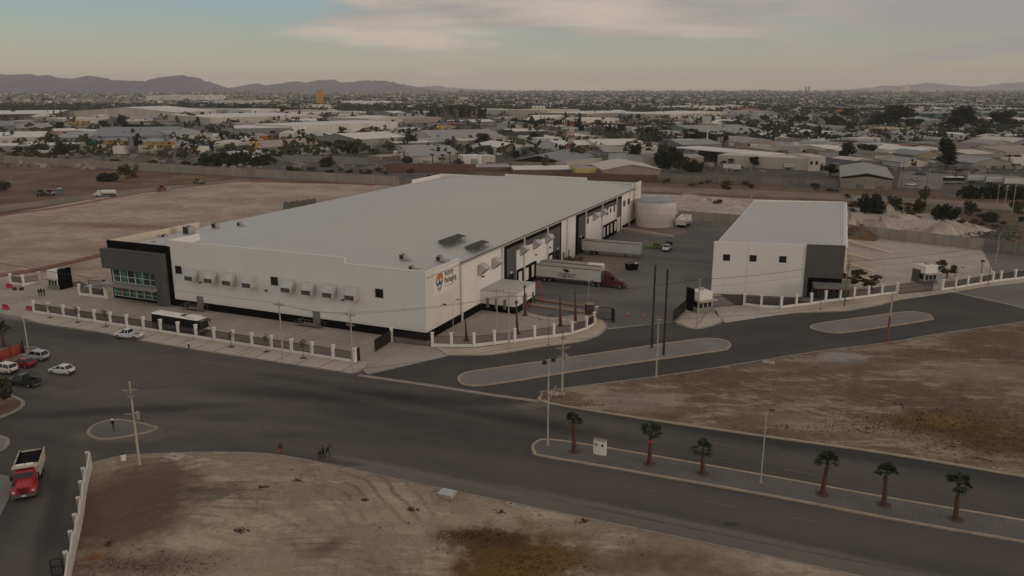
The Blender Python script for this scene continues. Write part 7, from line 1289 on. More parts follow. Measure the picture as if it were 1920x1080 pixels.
for a in (
 ('huge pale grey factory roof far at the left', 128, 215, 330, 217, 209, 199, 'grey', 'grey', 'flat', 6), ('long low pale roofed sheds at the left edge beyond the cypresses', -60, 221, 104, 219, 214, 205, 'dark', 'white', 'flat', 5), ('white block at the right end of the huge grey factory', 330, 221, 406, 217, 209, 201, 'cream', 'white', 'gablex', 3),
 ('warmly lit cream shed above the orange machinery', 119, 234, 194, 232, 223, 219, 'cream', 'cream', 'flat', 4), ('long grey shed left of the orange machinery', 30, 246, 104, 244, 239, 232, 'grey', 'grey', 'gablex', 3), ('grey roofed shed at the left edge', -60, 249, 28, 247, 236, 229, 'bluegrey', 'bluegrey', 'gablex', 2),
 ('cream and white building cluster at the left edge', -20, 271, 88, 268, 257, 247, 'cream', 'white', 'flat', 5), ('dark blue grey shed with curved roof left of the batching plant', 99, 272, 166, 271, 258, 247, 'bluegrey', 'grey', 'gablex', 2), ('wide grey shed roof behind the batching plant', 168, 269, 330, 266, 255, 242, 'grey', 'bluegrey', 'gablex', 5), ('low white roofed building behind the thickets at left', -40, 287, 134, 285, 273, 268, 'grey', 'white', 'flat', 6),
 ('pale hall with pipes at the front, right of the batching plant', 326, 268, 400, 265, 252, 236, 'cream', 'grey', 'gablex', 4), ('dark open canopy with red column', 277, 243, 348, 240, 233, 229, 'dark', 'brown', 'canopy', 0), ('long pale hall in the smoke at the left', 395, 235, 600, 229, 218, 211, 'cream', 'white', 'flat', 5), ('white cottage with dark window at the pale hall', 401, 263, 426, 261, 254, 250, 'white', 'white', 'gabley', 2),
 ('blue roofed low shed', 376, 277, 414, 274, 270, 267, 'blue', 'blue', 'flat', 1), ('round roofed cream shed left of the yellow tank', 402, 285, 474, 283, 273, 268, 'green', 'cream', 'arch', 3), ('long pinkish shed right of the yellow tank', 486, 285, 610, 276, 273, 264, 'green', 'pink', 'gablex', 5), ('white hut with two dark doorways behind the long thicket', 434, 297, 496, 294, 285, 281, 'white', 'white', 'flat', 3), ('small arched shelter by the batching plant', 336, 281, 352, 280, 271, 267, 'brown', 'white', 'arch', 1),
 ('grey fronted end of the long white warehouse in the town', 440, 259, 548, 257, 240, 234, 'bluegrey', 'white', 'flat', 4), ('longest white walled warehouse in the middle distance', 549, 257, 746, 247, 232, 226, 'white', 'white', 'flat', 0), ('pale block behind the long white walled warehouse', 692, 236, 756, 233, 221, 216, 'cream', 'white', 'flat', 2), ('pinkish low hall right of the pale block', 756, 232, 828, 228, 221, 216, 'pink', 'grey', 'flat', 0), ('white block far behind, left of the orange tower', 472, 216, 526, 214, 205, 203, 'white', 'white', 'flat', 3),
 ('flat tan house with square windows', 527, 232, 560, 231, 225, 223, 'tan', 'tan', 'flat', 3), ('low row of pale roofs right of the white block', 545, 216, 640, 213, 209, 205, 'white', 'pink', 'flat', 4), ('grey gable shed with open side trusses', 672, 281, 762, 275, 259, 250, 'grey', 'white', 'gablex', 4), ('cream gable shed behind the date palms', 770, 306, 866, 304, 292, 271, 'cream', 'grey', 'gablex', 1), ('white box building right of the date palms', 868, 309, 904, 308, 292, 289, 'white', 'white', 'flat', 1), ('cream box building right of the white one', 905, 307, 929, 306, 292, 289, 'cream', 'cream', 'flat', 0),
 ('wide grey white roofs with reddish chimney stack', 815, 272, 950, 269, 259, 246, 'cream', 'grey', 'gablex', 4), ('cluster of white boxes left of the yellow silos', 768, 251, 816, 249, 241, 238, 'white', 'white', 'flat', 3), ('dusty red long canopy beyond the yellow silos', 806, 238, 866, 237, 232, 230, 'grey', 'red', 'canopy', 0), ('yellow green low wall building below the silos', 787, 260, 815, 259, 252, 250, 'yellow', 'grey', 'flat', 0), ('low pink roofed house by the white dome', 712, 301, 772, 297, 292, 288, 'pink', 'pink', 'flat', 2), ('white single storey house behind the two round trees', 912, 289, 962, 287, 275, 270, 'white', 'white', 'flat', 3),
 ('grey roof right behind the far warehouse parapet', 892, 322, 962, 321, 315, 307, 'brown', 'grey', 'flat', 0), ('white roof strip with brown wall behind the far parapet', 962, 327, 1078, 326, 319, 310, 'brown', 'white', 'flat', 0), ('pale yellow ended grey block behind the far parapet', 1079, 328, 1118, 327, 315, 311, 'yellow', 'grey', 'flat', 0), ('black gabled open shed with wide grey roof', 958, 309, 1062, 313, 303, 288, 'tan', 'bluegrey', 'opengable', 0), ('cream wing right of the black gabled shed', 1063, 315, 1128, 306, 301, 297, 'cream', 'grey', 'flat', 0), ('tan gabled shed with white tarpaulins along its wall', 1130, 329, 1238, 328, 318, 306, 'tan', 'cream', 'gabley', 0),
 ('white double gabled hall, its left open bay', 1052, 285, 1120, 283, 272, 264, 'white', 'white', 'gablex', 3), ('white wide gabled hall with brick ended front', 1120, 286, 1210, 285, 272, 262, 'cream', 'white', 'gablex', 4), ('pinkish block wall ending the white gabled hall', 1210, 285, 1233, 284, 268, 265, 'pink', 'pink', 'flat', 0), ('low tan roof above the white halls', 1080, 268, 1136, 265, 260, 255, 'tan', 'tan', 'flat', 0), ('white curved canopy behind the lattice tower', 965, 255, 1028, 254, 246, 241, 'dark', 'white', 'flat', 1), ('low white office left of the lattice tower', 950, 282, 996, 281, 272, 268, 'white', 'cream', 'flat', 4),
 ('large beige hall with ribbed front beyond the tree row', 1100, 226, 1172, 223, 212, 207, 'tan', 'white', 'flat', 4), ('long dark fronted hall right of the beige one', 1172, 224, 1256, 222, 213, 206, 'bluegrey', 'white', 'flat', 5), ('long cream hall behind the billboard', 1256, 226, 1364, 220, 212, 206, 'cream', 'white', 'flat', 6), ('low white canopy building below the beige hall', 1085, 236, 1162, 233, 223, 219, 'white', 'white', 'flat', 4), ('long flat white block far beyond the cream hall', 1292, 208, 1380, 206, 200, 197, 'white', 'white', 'flat', 6), ('yellowish mill buildings right of the four silos', 1026, 222, 1086, 219, 206, 202, 'cream', 'yellow', 'flat', 4), ('pale low hall left of the four silos', 955, 216, 994, 215, 206, 202, 'cream', 'cream', 'flat', 2),
 ('cream shop block among the palms', 1184, 251, 1210, 250, 239, 236, 'white', 'grey', 'flat', 2), ('pale pillar fronted block among the palms', 1250, 259, 1272, 258, 246, 243, 'pink', 'cream', 'flat', 2), ('grey brown long roofs right of the billboard', 1335, 262, 1456, 259, 250, 236, 'green', 'grey', 'gablex', 6), ('low brick red roofed houses left of the billboard', 1235, 246, 1300, 244, 238, 234, 'brick', 'pink', 'flat', 4),
 ('long open canopy with thin pale roof', 1262, 296, 1420, 313, 284, 277, 'dark', 'white', 'canopy', 0), ('long cream wall hall at the dirt track', 1345, 311, 1514, 320, 294, 288, 'cream', 'cream', 'flat', 0), ('cream entrance block with dark doorways at the end of the long wall', 1515, 321, 1546, 321, 294, 288, 'cream', 'cream', 'flat', 3), ('tan block at the highway', 1530, 293, 1547, 292, 279, 277, 'tan', 'tan', 'flat', 1), ('white long awning building by the highway trucks', 1456, 270, 1497, 270, 262, 257, 'white', 'white', 'arch', 0), ('white roofed sheds left of the dark highway trees', 1548, 289, 1584, 288, 278, 270, 'cream', 'white', 'gablex', 2),
 ('white roofed house row right of the parked trailers', 1512, 270, 1590, 268, 262, 256, 'white', 'white', 'flat', 5), ('blue fronted block in the row of white roofs', 1582, 266, 1606, 265, 259, 256, 'blue', 'blue', 'flat', 0), ('cream house with dark doorway in the row of white roofs', 1606, 272, 1650, 270, 259, 256, 'cream', 'cream', 'flat', 2), ('white workshop with green gate at the highway', 1665, 299, 1722, 297, 284, 280, 'white', 'grey', 'flat', 3), ('white sloped roof shed left of the tallest tree', 1718, 294, 1765, 292, 284, 274, 'white', 'white', 'gabley', 1), ('red streaked roof shed above the white workshop', 1690, 282, 1742, 280, 275, 271, 'brick', 'red', 'gablex', 0), ('pale small hut left of the tallest tree', 1743, 311, 1755, 310, 304, 302, 'cream', 'cream', 'flat', 0),
 ('blue fronted petrol shop with white canopy', 1792, 311, 1836, 309, 298, 294, 'blue', 'white', 'flat', 2), ('wide tan corrugated roofs right of the tallest tree', 1790, 293, 1888, 290, 281, 270, 'tan', 'brown', 'gablex', 3), ('brown gable roof at the right edge', 1886, 297, 1960, 296, 285, 273, 'cream', 'tan', 'gablex', 2), ('low white shop with mural at the right edge', 1898, 311, 1990, 310, 297, 294, 'white', 'cream', 'flat', 2),
 ('huge pale roofs far at the right', 1768, 203, 1888, 203, 197, 189, 'white', 'grey', 'flat', 0), ('long low white hall far at the right', 1766, 210, 1960, 209, 204, 199, 'grey', 'white', 'flat', 5), ('teal edged long roofs at the right', 1742, 219, 1960, 217, 212, 206, 'teal', 'grey', 'flat', 4), ('long grey roof strip left of the teal edged one', 1590, 208, 1722, 207, 202, 198, 'brown', 'grey', 'flat', 4), ('grey gabled shed behind the biggest dark tree', 1712, 238, 1764, 236, 226, 220, 'bluegrey', 'grey', 'gablex', 0), ('pale roofed shed at the right edge behind trees', 1820, 232, 1880, 231, 226, 221, 'grey', 'grey', 'gablex', 3), ('white roofed shed at the far right edge behind trees', 1888, 233, 1980, 232, 224, 219, 'white', 'white', 'flat', 1),
 ('salmon two storey house among the low houses', 1670, 256, 1706, 254, 241, 237, 'pink', 'yellow', 'flat', 2), ('dull pink house left of the salmon one', 1648, 248, 1670, 247, 237, 234, 'pink', 'brown', 'flat', 1), ('orange block left of the dark tree mass', 1596, 216, 1611, 215, 206, 204, 'orange', 'orange', 'flat', 0), ('pale stepped house right of the orange block', 1606, 218, 1620, 217, 210, 208, 'pink', 'cream', 'flat', 1), ('cream church like house far right of the orange block', 1710, 214, 1732, 213, 204, 202, 'cream', 'cream', 'flat', 2), ('red roofed low hall behind the billboard', 1410, 213, 1445, 212, 208, 205, 'red', 'red', 'gablex', 0), ('round roofed pale hall below the red one', 1422, 221, 1458, 220, 213, 210, 'white', 'grey', 'arch', 2),
 ('pale house row at the town edge right of the billboard', 1489, 243, 1528, 241, 233, 231, 'tan', 'cream', 'flat', 4), ('white house row next to the pale one', 1530, 244, 1556, 243, 236, 233, 'white', 'white', 'flat', 3), ('grey house row with dark openings by the tree mass', 1556, 247, 1590, 246, 237, 234, 'grey', 'grey', 'flat', 3), ('square pale water block by the house rows', 1544, 254, 1556, 254, 246, 245, 'cream', 'cream', 'flat', 0),
 ('white long block far beyond the pale hall', 384, 188, 424, 187, 179, 177, 'white', 'white', 'flat', 2), ('white ribbed block left of the orange tower', 478, 197, 508, 196, 188, 186, 'white', 'grey', 'flat', 4), ('small white block with dark front in the tree belt', 694, 200, 706, 199, 194, 192, 'white', 'white', 'flat', 1), ('white peaked hall in the tree belt', 724, 198, 742, 197, 194, 190, 'white', 'white', 'gabley', 0), ('grey tower block on the skyline at left', 470, 176, 480, 175, 164, 163, 'bluegrey', 'grey', 'flat', 0), ('cream tower house above the avenue', 871, 191, 878, 190, 182, 181, 'cream', 'cream', 'flat', 1),
 ): bld(*a)
# graffitied shed near the track
o = bld('open gabled shed with grey roof and graffiti on its long wall', 1575, 353, 1672, 357, 333, 312, 'tan', 'grey', 'gabley', 0)
L_ = (G(1672, 357) - G(1575, 353)).length; hh = up_height(1623, 355, 333)
for k_ in (0,): g = MB(); g.add([(0.2, 0.24, hh - 0.9), (L_ / 2, 0.24, hh + L_ * 0.09 - 1.5), (L_ - 0.2, 0.24, hh - 0.9), (L_ - 0.2, 0.24, hh - 0.15), (L_ / 2, 0.24, hh + L_ * 0.09 - 0.3), (0.2, 0.24, hh - 0.15)], [(0, 1, 4, 5), (1, 2, 3, 4)]); g.build('gable_opening', BLACKH, o)
MB().box(0.1, 0.2, hh * 0.62, L_ - 0.1, 0.28, hh - 0.95).build('upper_wall', WM('grey'), o)
text_mesh('graffiti', 'BGB', 2.3, mat('graffiti_white', (0.50, 0.46, 0.42), 0.2), o, (L_ * 0.47, 0.20, 0.35), (R(90), 0, 0), 0.01)
k = MB(); rr = random.Random(3)
for i in range(16): x = L_ * (0.30 + 0.155 * rr.random()); z = 0.4 + 1.6 * rr.random(); k.cbox((x, 0.22, z), (0.18, 0.03, rr.uniform(0.4, 1.2)), 0)
k.build('graffiti', mat('graffiti_violet', (0.13, 0.12, 0.16), 0.3), o); k = MB()
for i in range(18): x = L_ * (0.62 + 0.2 * rr.random()); z = 0.4 + 1.4 * rr.random(); k.cbox((x, 0.22, z), (rr.uniform(0.2, 0.7), 0.03, 0.25), 0)
k.build('graffiti', mat('graffiti_green', (0.05, 0.10, 0.055), 0.4), o)
# brick walls, yards
for lab, a, b, h, m in (('long brown red brick wall before the cream gable shed', (725, 323), (892, 325), 5.0, WM('brick')), ('brick wall behind the far parapet of the long warehouse', (1040, 336), (1232, 342), 3.6, WM('brick')), ('grey yard wall below the grey gable shed', (672, 287), (770, 285), 3.0, WM('grey')), ('grey block wall behind the bushes left of the brick wall', (530, 303), (690, 309), 4.2, WM('grey')), ('pale block wall before the white workshop', (1660, 306), (1760, 314), 2.6, WM('grey'))):
    A_, B_ = G(*a), G(*b); d = (B_ - A_).xy; o = thing('brick_wall' if 'brick' in lab else 'block_wall', lab, 'wall', (A_.x, A_.y, 0), math.atan2(d.y, d.x)); MB().box(0, -0.12, 0, d.length, 0.12, h).build('wall', m, o); k = MB(); n = max(2, int(d.length / 5))
    for i in range(n + 1): x = d.length * i / n; MB().box(x - 0.15, -0.2, 0, x + 0.15, -0.122, h + 0.1).build('pier', m, o)
# towers, tanks, silos, billboard
def rowt(px, py, ty): b = G(px, py); return b, up_height(px, py, ty)
b, h = rowt(600, 197, 169); w_ = 13 * b.length / FPX / 2; o = thing('orange_tower', 'orange tower of two slabs standing in the tree belt', 'tower', b)
for s_ in (-1, 1): MB().box(s_ * w_ * 0.55 - w_ * 0.4, -5, 0, s_ * w_ * 0.55 + w_ * 0.4, 5, h).build('slab', mat('tower_orange', (0.52, 0.25, 0.06), 0.08), o)
MB().box(-w_ * 0.14, -4, 0, w_ * 0.14, 4, h * 0.96).build('core', WM('yellow'), o)
b, h = rowt(1071, 290, 217); o = thing('lattice_tower', 'red and white lattice radio tower behind the black gabled shed', 'radio tower', b); K = 14
for i in range(K):
    z0, z1 = h * i / K, h * (i + 1) / K; r0, r1 = 3.1 - 1.9 * i / K, 3.1 - 1.9 * (i + 1) / K; k = MB()
    c0 = [(sx * r0 / 1.4, sy * r0 / 1.4, z0) for sx, sy in ((-1, -1), (1, -1), (1, 1), (-1, 1))]; c1 = [(sx * r1 / 1.4, sy * r1 / 1.4, z1) for sx, sy in ((-1, -1), (1, -1), (1, 1), (-1, 1))]
    for j in range(4): k.tube(c0[j], c1[j], 0.26, n=4); k.tube(c0[j], c1[(j + 1) % 4], 0.17, n=4); k.tube(c1[j], c1[(j + 1) % 4], 0.17, n=4)
    k.build('section', mat('tower_red', (0.40, 0.09, 0.075), 0.1) if (i // 2) % 2 else WM('white'), o)
k = MB(); k.tube((0, 0, h), (0, 0, h + 4), 0.08, n=4); k.build('antenna', STEEL, o)
for i, px in enumerate((1000, 1006.5, 1013, 1019)):
    b, h = rowt(px, 217, 200); tag(MB().tube((0, 0, 0), (0, 0, h), 3.1 * b.length / FPX, n=14).tube((0, 0, h), (0, 0, h + 2), 3.1 * b.length / FPX, 0.6, n=14).build('grain_silo', WM('white'), None, loc=b), ('first', 'second', 'third', 'fourth')[i] + ' of four white grain silos from the left', 'silo', 'white grain silos')
b, h = rowt(1032, 204, 192); tag(MB().tube((0, 0, 0), (0, 0, h * 0.8), 2.0, n=10).tube((0, 0, h * 0.8), (0, 0, h), 3.6, 3.6, n=12).build('water_tower', WM('white'), None, loc=b), 'slim pale water tower above the white grain silos', 'water tower')
for px, lab, c, y0, ty, hw in ((821, 'left of two fat yellow silos', 'yellow', 252, 236, 3.4), (828, 'right of two fat yellow silos', 'yellow', 252, 236, 3.4), (895, 'rusty left silo on the grey roofed sheds', 'tan', 250, 240, 2.6), (901, 'rusty right silo on the grey roofed sheds', 'tan', 250, 240, 2.6), (479, 'yellow round tank between the two low sheds', 'yellow', 285, 265, 6.0), (742, 'white dome tank beside the dark shrubs', 'white', 297, 282, 4.5), (754, 'white upright tank beside the dome', 'white', 300, 286, 3.0), (1597, 'pale roof tank in the white roofed row', 'grey', 262, 252, 4.5)):
    b, h = rowt(px, y0, ty); r = hw * b.length / FPX; o = thing('storage_silo', lab, 'silo', b, 0, 'silos and tanks in the town'); MB().tube((0, 0, 0), (0, 0, h * 0.86), r, n=14).build('shell', mat('silo_' + c, (0.50, 0.30, 0.055) if c == 'yellow' else WC[c], 0.12, 0.3), o); MB().tube((0, 0, h * 0.86), (0, 0, h), r * 1.0, r * 0.35, n=14).build('roof', mat('silo_' + c, WC[c]), o)
b, h = rowt(1325, 277, 217); o = thing('billboard', 'tall billboard on a single white post above the highway palms', 'billboard', b); mp_ = b.length / FPX; MB().tube((0, 0, 0), (0, 0, h * 0.78), 1.1 * mp_, n=10).build('post', WM('white'), o); zb = h * 0.76
MB().box(-11 * mp_, -1.2, zb, 5 * mp_, -0.9, h * 0.99).build('panel', mat('billboard_panel', (0.40, 0.40, 0.38), 0.3, 0.25), o); MB().box(-9 * mp_, -0.85, zb + 2, 11 * mp_, 0.6, h).build('frame', DARKM, o); MB().box(-11 * mp_, -2.2, zb - 0.6, 11 * mp_, 0.4, zb - 0.1).build('catwalk', STEEL, o)
for px, y0, ty, lab in ((746, 178, 160, 'thin dark mast on the skyline above the far hills'), (1130, 172, 162, 'short dark mast on the skyline in the middle')):
    b, h = rowt(px, y0, ty); tag(MB().tube((0, 0, 0), (0, 0, h), 0.5 * b.length / FPX, 0.25 * b.length / FPX, 5).build('mast', DARKM, None, loc=b), lab, 'mast', 'masts on the skyline')
for x0, x1, y0, ty, c, lab in ((1688, 1695.5, 171.5, 161.5, 'cream', 'paler left tower of the lit pair on the skyline'), (1696.5, 1704.5, 171.5, 161, 'sunlit_gold', 'golden right tower of the lit pair on the skyline'), (1509, 1512, 172, 163, 'grey', 'left one of two dark towers on the skyline'), (1515.5, 1517.5, 172, 162, 'dark', 'right slim one of two dark towers on the skyline'), (1803, 1816, 171.5, 167.5, 'sunlit_gold', 'lit low block on the skyline at right'), (1395, 1410, 174, 170, 'orange', 'orange lit block on the skyline'), (1425, 1436, 175, 168, 'green', 'grey green block on the skyline')):  # the golden walls hold the sunlight in their colour
    b = G((x0 + x1) / 2, y0); h = up_height((x0 + x1) / 2, y0, ty); w_ = (x1 - x0) * b.length / FPX; o = thing('tower_block', lab, 'tower', b, 0, 'blocks on the skyline'); MB().box(-w_ / 2, 0, 0, w_ / 2, w_ * 0.8, h).build('wall', WM(c), o); MB().box(-w_ * 0.3, w_ * 0.2, h, w_ * 0.3, w_ * 0.6, h * 1.04).build('roof', WM(c), o)
# batching plant: towers, hoppers, conveyors
def plant_unit(lab, px, py, kind, s_=1.0, rz=0.0):
    b = G(px, py); o = thing('batching_plant', lab, 'plant', b, rz, 'machinery of the batching plant')
    if kind == 'frame':
        k = MB(); W_ = 14 * s_
        for x in (-W_ / 2, -W_ / 6, W_ / 6, W_ / 2):
            for y in (-2.5, 2.5): k.box(x - 0.2, y - 0.2, 0, x + 0.2, y + 0.2, 7)
        for z in (3.4, 7): k.box(-W_ / 2 - 1, -2.8, z, W_ / 2 + 1, 2.8, z + 0.35)
        for x in (-W_ / 2, -W_ / 6, W_ / 6): k.bar((x, -2.6, 0.4), (x + W_ / 3, -2.6, 3.4), 0.25, 0.25)
        k.build('frame', WM('yellow'), o); k = MB()
        for x in (-W_ / 3, 0, W_ / 3): k.loft([[(x - 0.8, -0.8, 4.6), (x + 0.8, -0.8, 4.6), (x + 0.8, 0.8, 4.6), (x - 0.8, 0.8, 4.6)], [(x - 2, -2, 7.6), (x + 2, -2, 7.6), (x + 2, 2, 7.6), (x - 2, 2, 7.6)], [(x - 2, -2, 9.5), (x + 2, -2, 9.5), (x + 2, 2, 9.5), (x - 2, 2, 9.5)]])
        k.build('hopper', mat('plant_yellow', (0.34, 0.22, 0.06), 0.2), o); k = MB(); k.box(W_ / 2 - 3, -2, 7.4, W_ / 2 + 1, 2, 9); k.build('engine', WM('orange'), o)
    elif kind == 'tower':
        k = MB(); k.tube((0, 0, 4), (0, 0, 13), 1.7, n=12); k.tube((0, 0, 2), (0, 0, 4), 0.5, 1.7, n=12); k.build('silo', WM('bluegrey'), o); k = MB()
        for x in (-1.6, 1.6):
            for y in (-1.6, 1.6): k.box(x - 0.15, y - 0.15, 0, x + 0.15, y + 0.15, 6)
        k.build('frame', DARKM, o); k = MB(); k.tube((2, 0, 12), (6, 0, 15), 0.5, n=8); k.tube((6, 0, 15), (8, 0, 8), 0.5, n=8); k.build('duct', DARKM, o)
    elif kind == 'conveyor':
        k = MB(); k.bar((-10, 0, 1.0), (8, 0, 9.5), 1.4, 0.8); k.build('belt', DARKM, o); k = MB()
        for t in (0.3, 0.6, 0.95): x = -10 + 18 * t; z = 1 + 8.5 * t; k.box(x - 0.15, -0.9, 0, x + 0.15, -0.6, z); k.box(x - 0.15, 0.6, 0, x + 0.15, 0.9, z)
        k.build('frame', WM('white'), o)
    else: k = MB(); k.box(-4 * s_, -3, 0.6, 4 * s_, 3, 6); k.build('body', WM('teal' if kind == 'tealbox' else 'white'), o); k = MB(); k.box(-4 * s_, -3, 0, -3.5 * s_, 3, 0.6); k.box(3.5 * s_, -3, 0, 4 * s_, 3, 0.6); k.build('frame', DARKM, o)
plant_unit('yellow framed hopper row of the batching plant at its right', 302, 291, 'frame', 1.35); plant_unit('dark tower with bent duct in the batching plant', 248, 291, 'tower'); plant_unit('slim silo tower at the right of the batching plant', 315, 287, 'tower'); plant_unit('pale inclined conveyor of the batching plant', 205, 290, 'conveyor'); plant_unit('teal cabin of the batching plant', 171, 275, 'tealbox', 0.9); plant_unit('white control cabin in front of the batching plant', 228, 290, 'whitebox', 1.1); plant_unit('small hopper frame left of the dark duct tower', 216, 288, 'frame', 0.7); plant_unit('white low silo bin left of the control cabin', 190, 288, 'whitebox', 1.3)
plant_unit('orange machinery frame below the cream lit shed', 146, 243, 'frame', 1.6); b = G(520, 266); tag(MB().hexa([(-10, -2, 0), (14, -2, 0), (14, 2, 0), (-10, 2, 0)], [(-14, -3, 5.5), (14, -3, 2.5), (14, 3, 2.5), (-14, 3, 5.5)]).build('orange_skip', WM('orange'), None, loc=b), 'long orange container ramp left of the long white warehouse', 'container')
# earthmoving plant on the sandy lot
def loader(lab, px, py, col, rz, kind):
    b = G(px, py); o = thing({'backhoe': 'backhoe_loader', 'grader': 'wheel_loader', 'roller': 'road_roller'}[kind], lab, 'digger' if kind != 'roller' else 'roller', (b.x, b.y, 0.06), rz); mm = mat('plant_' + col, WC[col], 0.15)
    MB().box(-2.2, -0.8, 0.9, 1.8, 0.8, 1.7).build('body', mm, o); k = MB(); k.box(-0.9, -0.7, 1.71, 0.5, 0.7, 2.6); k.build('cab', GLASSD, o); MB().box(-1.0, -0.8, 2.61, 0.6, 0.8, 2.75).build('cab_roof', mm, o)
    if kind == 'roller': MB().tube((2.2, -1.0, 0.75), (2.2, 1.0, 0.75), 0.75, n=14).build('drum', STEEL, o)
    else: k = MB(); k.bar((1.6, 0, 1.5), (3.4, 0, 0.8), 0.5, 0.25); k.build('arm', mm, o); k = MB(); k.hexa([(3.2, -1.2, 0.1), (4.2, -1.2, 0.1), (4.2, 1.2, 0.1), (3.2, 1.2, 0.1)], [(3.2, -1.2, 1.1), (3.6, -1.2, 1.1), (3.6, 1.2, 1.1), (3.2, 1.2, 1.1)]); k.build('bucket', DARKM, o)
    if kind == 'backhoe': k = MB(); k.tube((-2.1, 0, 1.3), (-3.6, 0, 3.6), 0.18, n=5); k.tube((-3.6, 0, 3.6), (-4.8, 0, 1.6), 0.15, n=5); k.build('boom', mm, o)
    for x, r in ((-1.5, 0.75), (1.3, 0.55)):
        for s_ in (-1, 1): wheel(o, x, s_ * 1.1, r, 0.35)
loader('backhoe loader with raised boom at the edge of the sandy lot', 371, 345, 'yellow', R(-30), 'backhoe'); loader('brown wheel loader parked on the red dirt at left', 93, 367, 'tan', R(160), 'grader'); loader('brown digger leftmost on the red dirt', 78, 367, 'brown', R(100), 'backhoe'); loader('small red roller on the edge of the sandy lot', 305, 359, 'red', R(10), 'roller')
q = G(113, 365); o = thing('portable_toilet', 'teal portable toilet beside the diggers on the red dirt', 'toilet', (q.x, q.y, 0.05)); MB().box(-0.9, -0.8, 0, 0.9, 0.8, 2.6).build('body', WM('teal'), o); MB().box(-0.95, -0.85, 2.61, 0.95, 0.85, 2.8).build('roof', WM('white'), o); MB().box(-0.45, -0.84, 0.1, 0.45, -0.81, 2.2).build('door', WM('bluegrey'), o)
q = G(198, 369); o = thing('tanker_truck', 'white water tanker truck on the sandy lot track', 'truck', (q.x, q.y, 0.1), R(185)); tk = WM('white'); k = MB(); k.loft([[(x, 1.2 * math.cos(i * math.pi / 6), 2.0 + 0.95 * math.sin(i * math.pi / 6)) for i in range(12)] for x in (-4.2, 1.2)]); k.build('tank', tk, o); k = MB(); k.loft([[(x, -1.05, 0.6), (x, 1.05, 0.6), (x, 1.0, z), (x, -1.0, z)] for x, z in ((1.5, 2.7), (2.9, 2.7), (3.3, 1.7), (4.4, 1.5))]); k.build('cab', tk, o); MB().box(-4.2, -0.5, 0.6, 1.5, 0.5, 1.02).build('chassis', DARKM, o); MB().hexa([(2.95, -0.95, 2.6), (3.34, -0.95, 1.75), (3.34, 0.95, 1.75), (2.95, 0.95, 2.6)], [(3.0, -0.95, 2.63), (3.4, -0.95, 1.78), (3.4, 0.95, 1.78), (3.0, 0.95, 2.63)]).build('windscreen', CARGL, o)
for x in (-3.4, -2.2, 3.2):
    for s_ in (-1, 1): wheel(o, x, s_ * 1.1, 0.5, 0.35)
# vehicles on the highway and the parking lot
TOPS = {o['label']: o for o in bpy.data.objects if o.parent is None and 'label' in o.keys()}
def cp(key, px, py, rz, label, group, sc=1.0, z=0.16): b = G(px, py); return copy_thing(TOPS[key], (b.x, b.y, z), rz, label, sc, group)
K_S, K_P, K_H, K_R, K_G = 'white sedan alone on the asphalt right of the parked group', 'white pickup with dark open bed at the kerb of the front pavement', 'silver hatchback parked beside the red fabric fence', 'dark red car parked between the silver hatchback and white wagon', 'dark green pickup with a rack frame over its bed'
cp(K_P, 1708, 349, R(-5), 'white pickup parked beyond the graffitied shed', 'cars in the lot'); cp(K_G, 1726, 329, R(-10), 'dark vehicle parked farthest back in the lot', 'cars in the lot'); cp(K_H, 1716, 339, R(-5), 'silver car between the two other vehicles in the lot', 'cars in the lot')
for x, y, k_, lab in ((1385, 278, K_S, 'white car on the highway below the parked trailer'), (1404, 280, K_H, 'silver car second on the highway below the parked trailer'), (1427, 283, K_S, 'white car third on the highway by the trailers'), (1443, 281, K_H, 'silver car by the parked blue trailers'), (1487, 289, K_S, 'white car alone on the highway before the cream hall'), (1567, 310, K_S, 'white car on the highway right of the cream hall'), (1311, 270, K_S, 'white car between the highway palms'), (1466, 283, K_H, 'silver car parked below the blue trucks'), (1800, 320, K_R, 'dark car in front of the blue shop')):
    cp(k_, x, y, R(-12), lab, 'cars on the highway')
KB, KT = 'black and grey passenger bus with white roof behind the front fence', 'plain white trailer with red top rail parked at the middle dock'
cp(KB, 1618, 303, R(-8), 'white roofed bus on the highway right of the round trees', 'buses on the highway', (0.9, 1, 1)); cp(KB, 1769, 344, R(-4), 'bus at the roadside in front of the dark thicket', 'buses on the highway', (0.75, 1, 1))
for x, y, lab, sc in ((1366, 277, 'grey long trailer parked along the highway', 1.0), (1406, 279, 'trailer beside the long one at the highway', 0.8), (1423, 281, 'short pale trailer at the highway', 0.6), (1500, 285, 'dark trailer parked before the tan block', 0.7), (1520, 287, 'short trailer parked beside the tan block', 0.5), (1469, 318, 'white trailer parked under the long cream wall', 0.9), (1812, 343, 'first pale flat trailer at the roadside thicket', 0.9), (1846, 346, 'second pale flat trailer at the roadside thicket', 0.9), (1880, 349, 'third pale flat trailer at the roadside thicket', 0.9), (1355, 321, 'white trailer parked at the foot of the cream wall', 0.6), (1095, 282, 'trailer in the open bay of the white hall', 0.6), (1015, 270, 'white truck box in the yard left of the lattice tower', 0.5)):
    cp(KT, x, y, R(-10), lab, 'trailers along the highway', (sc, 1, 1))
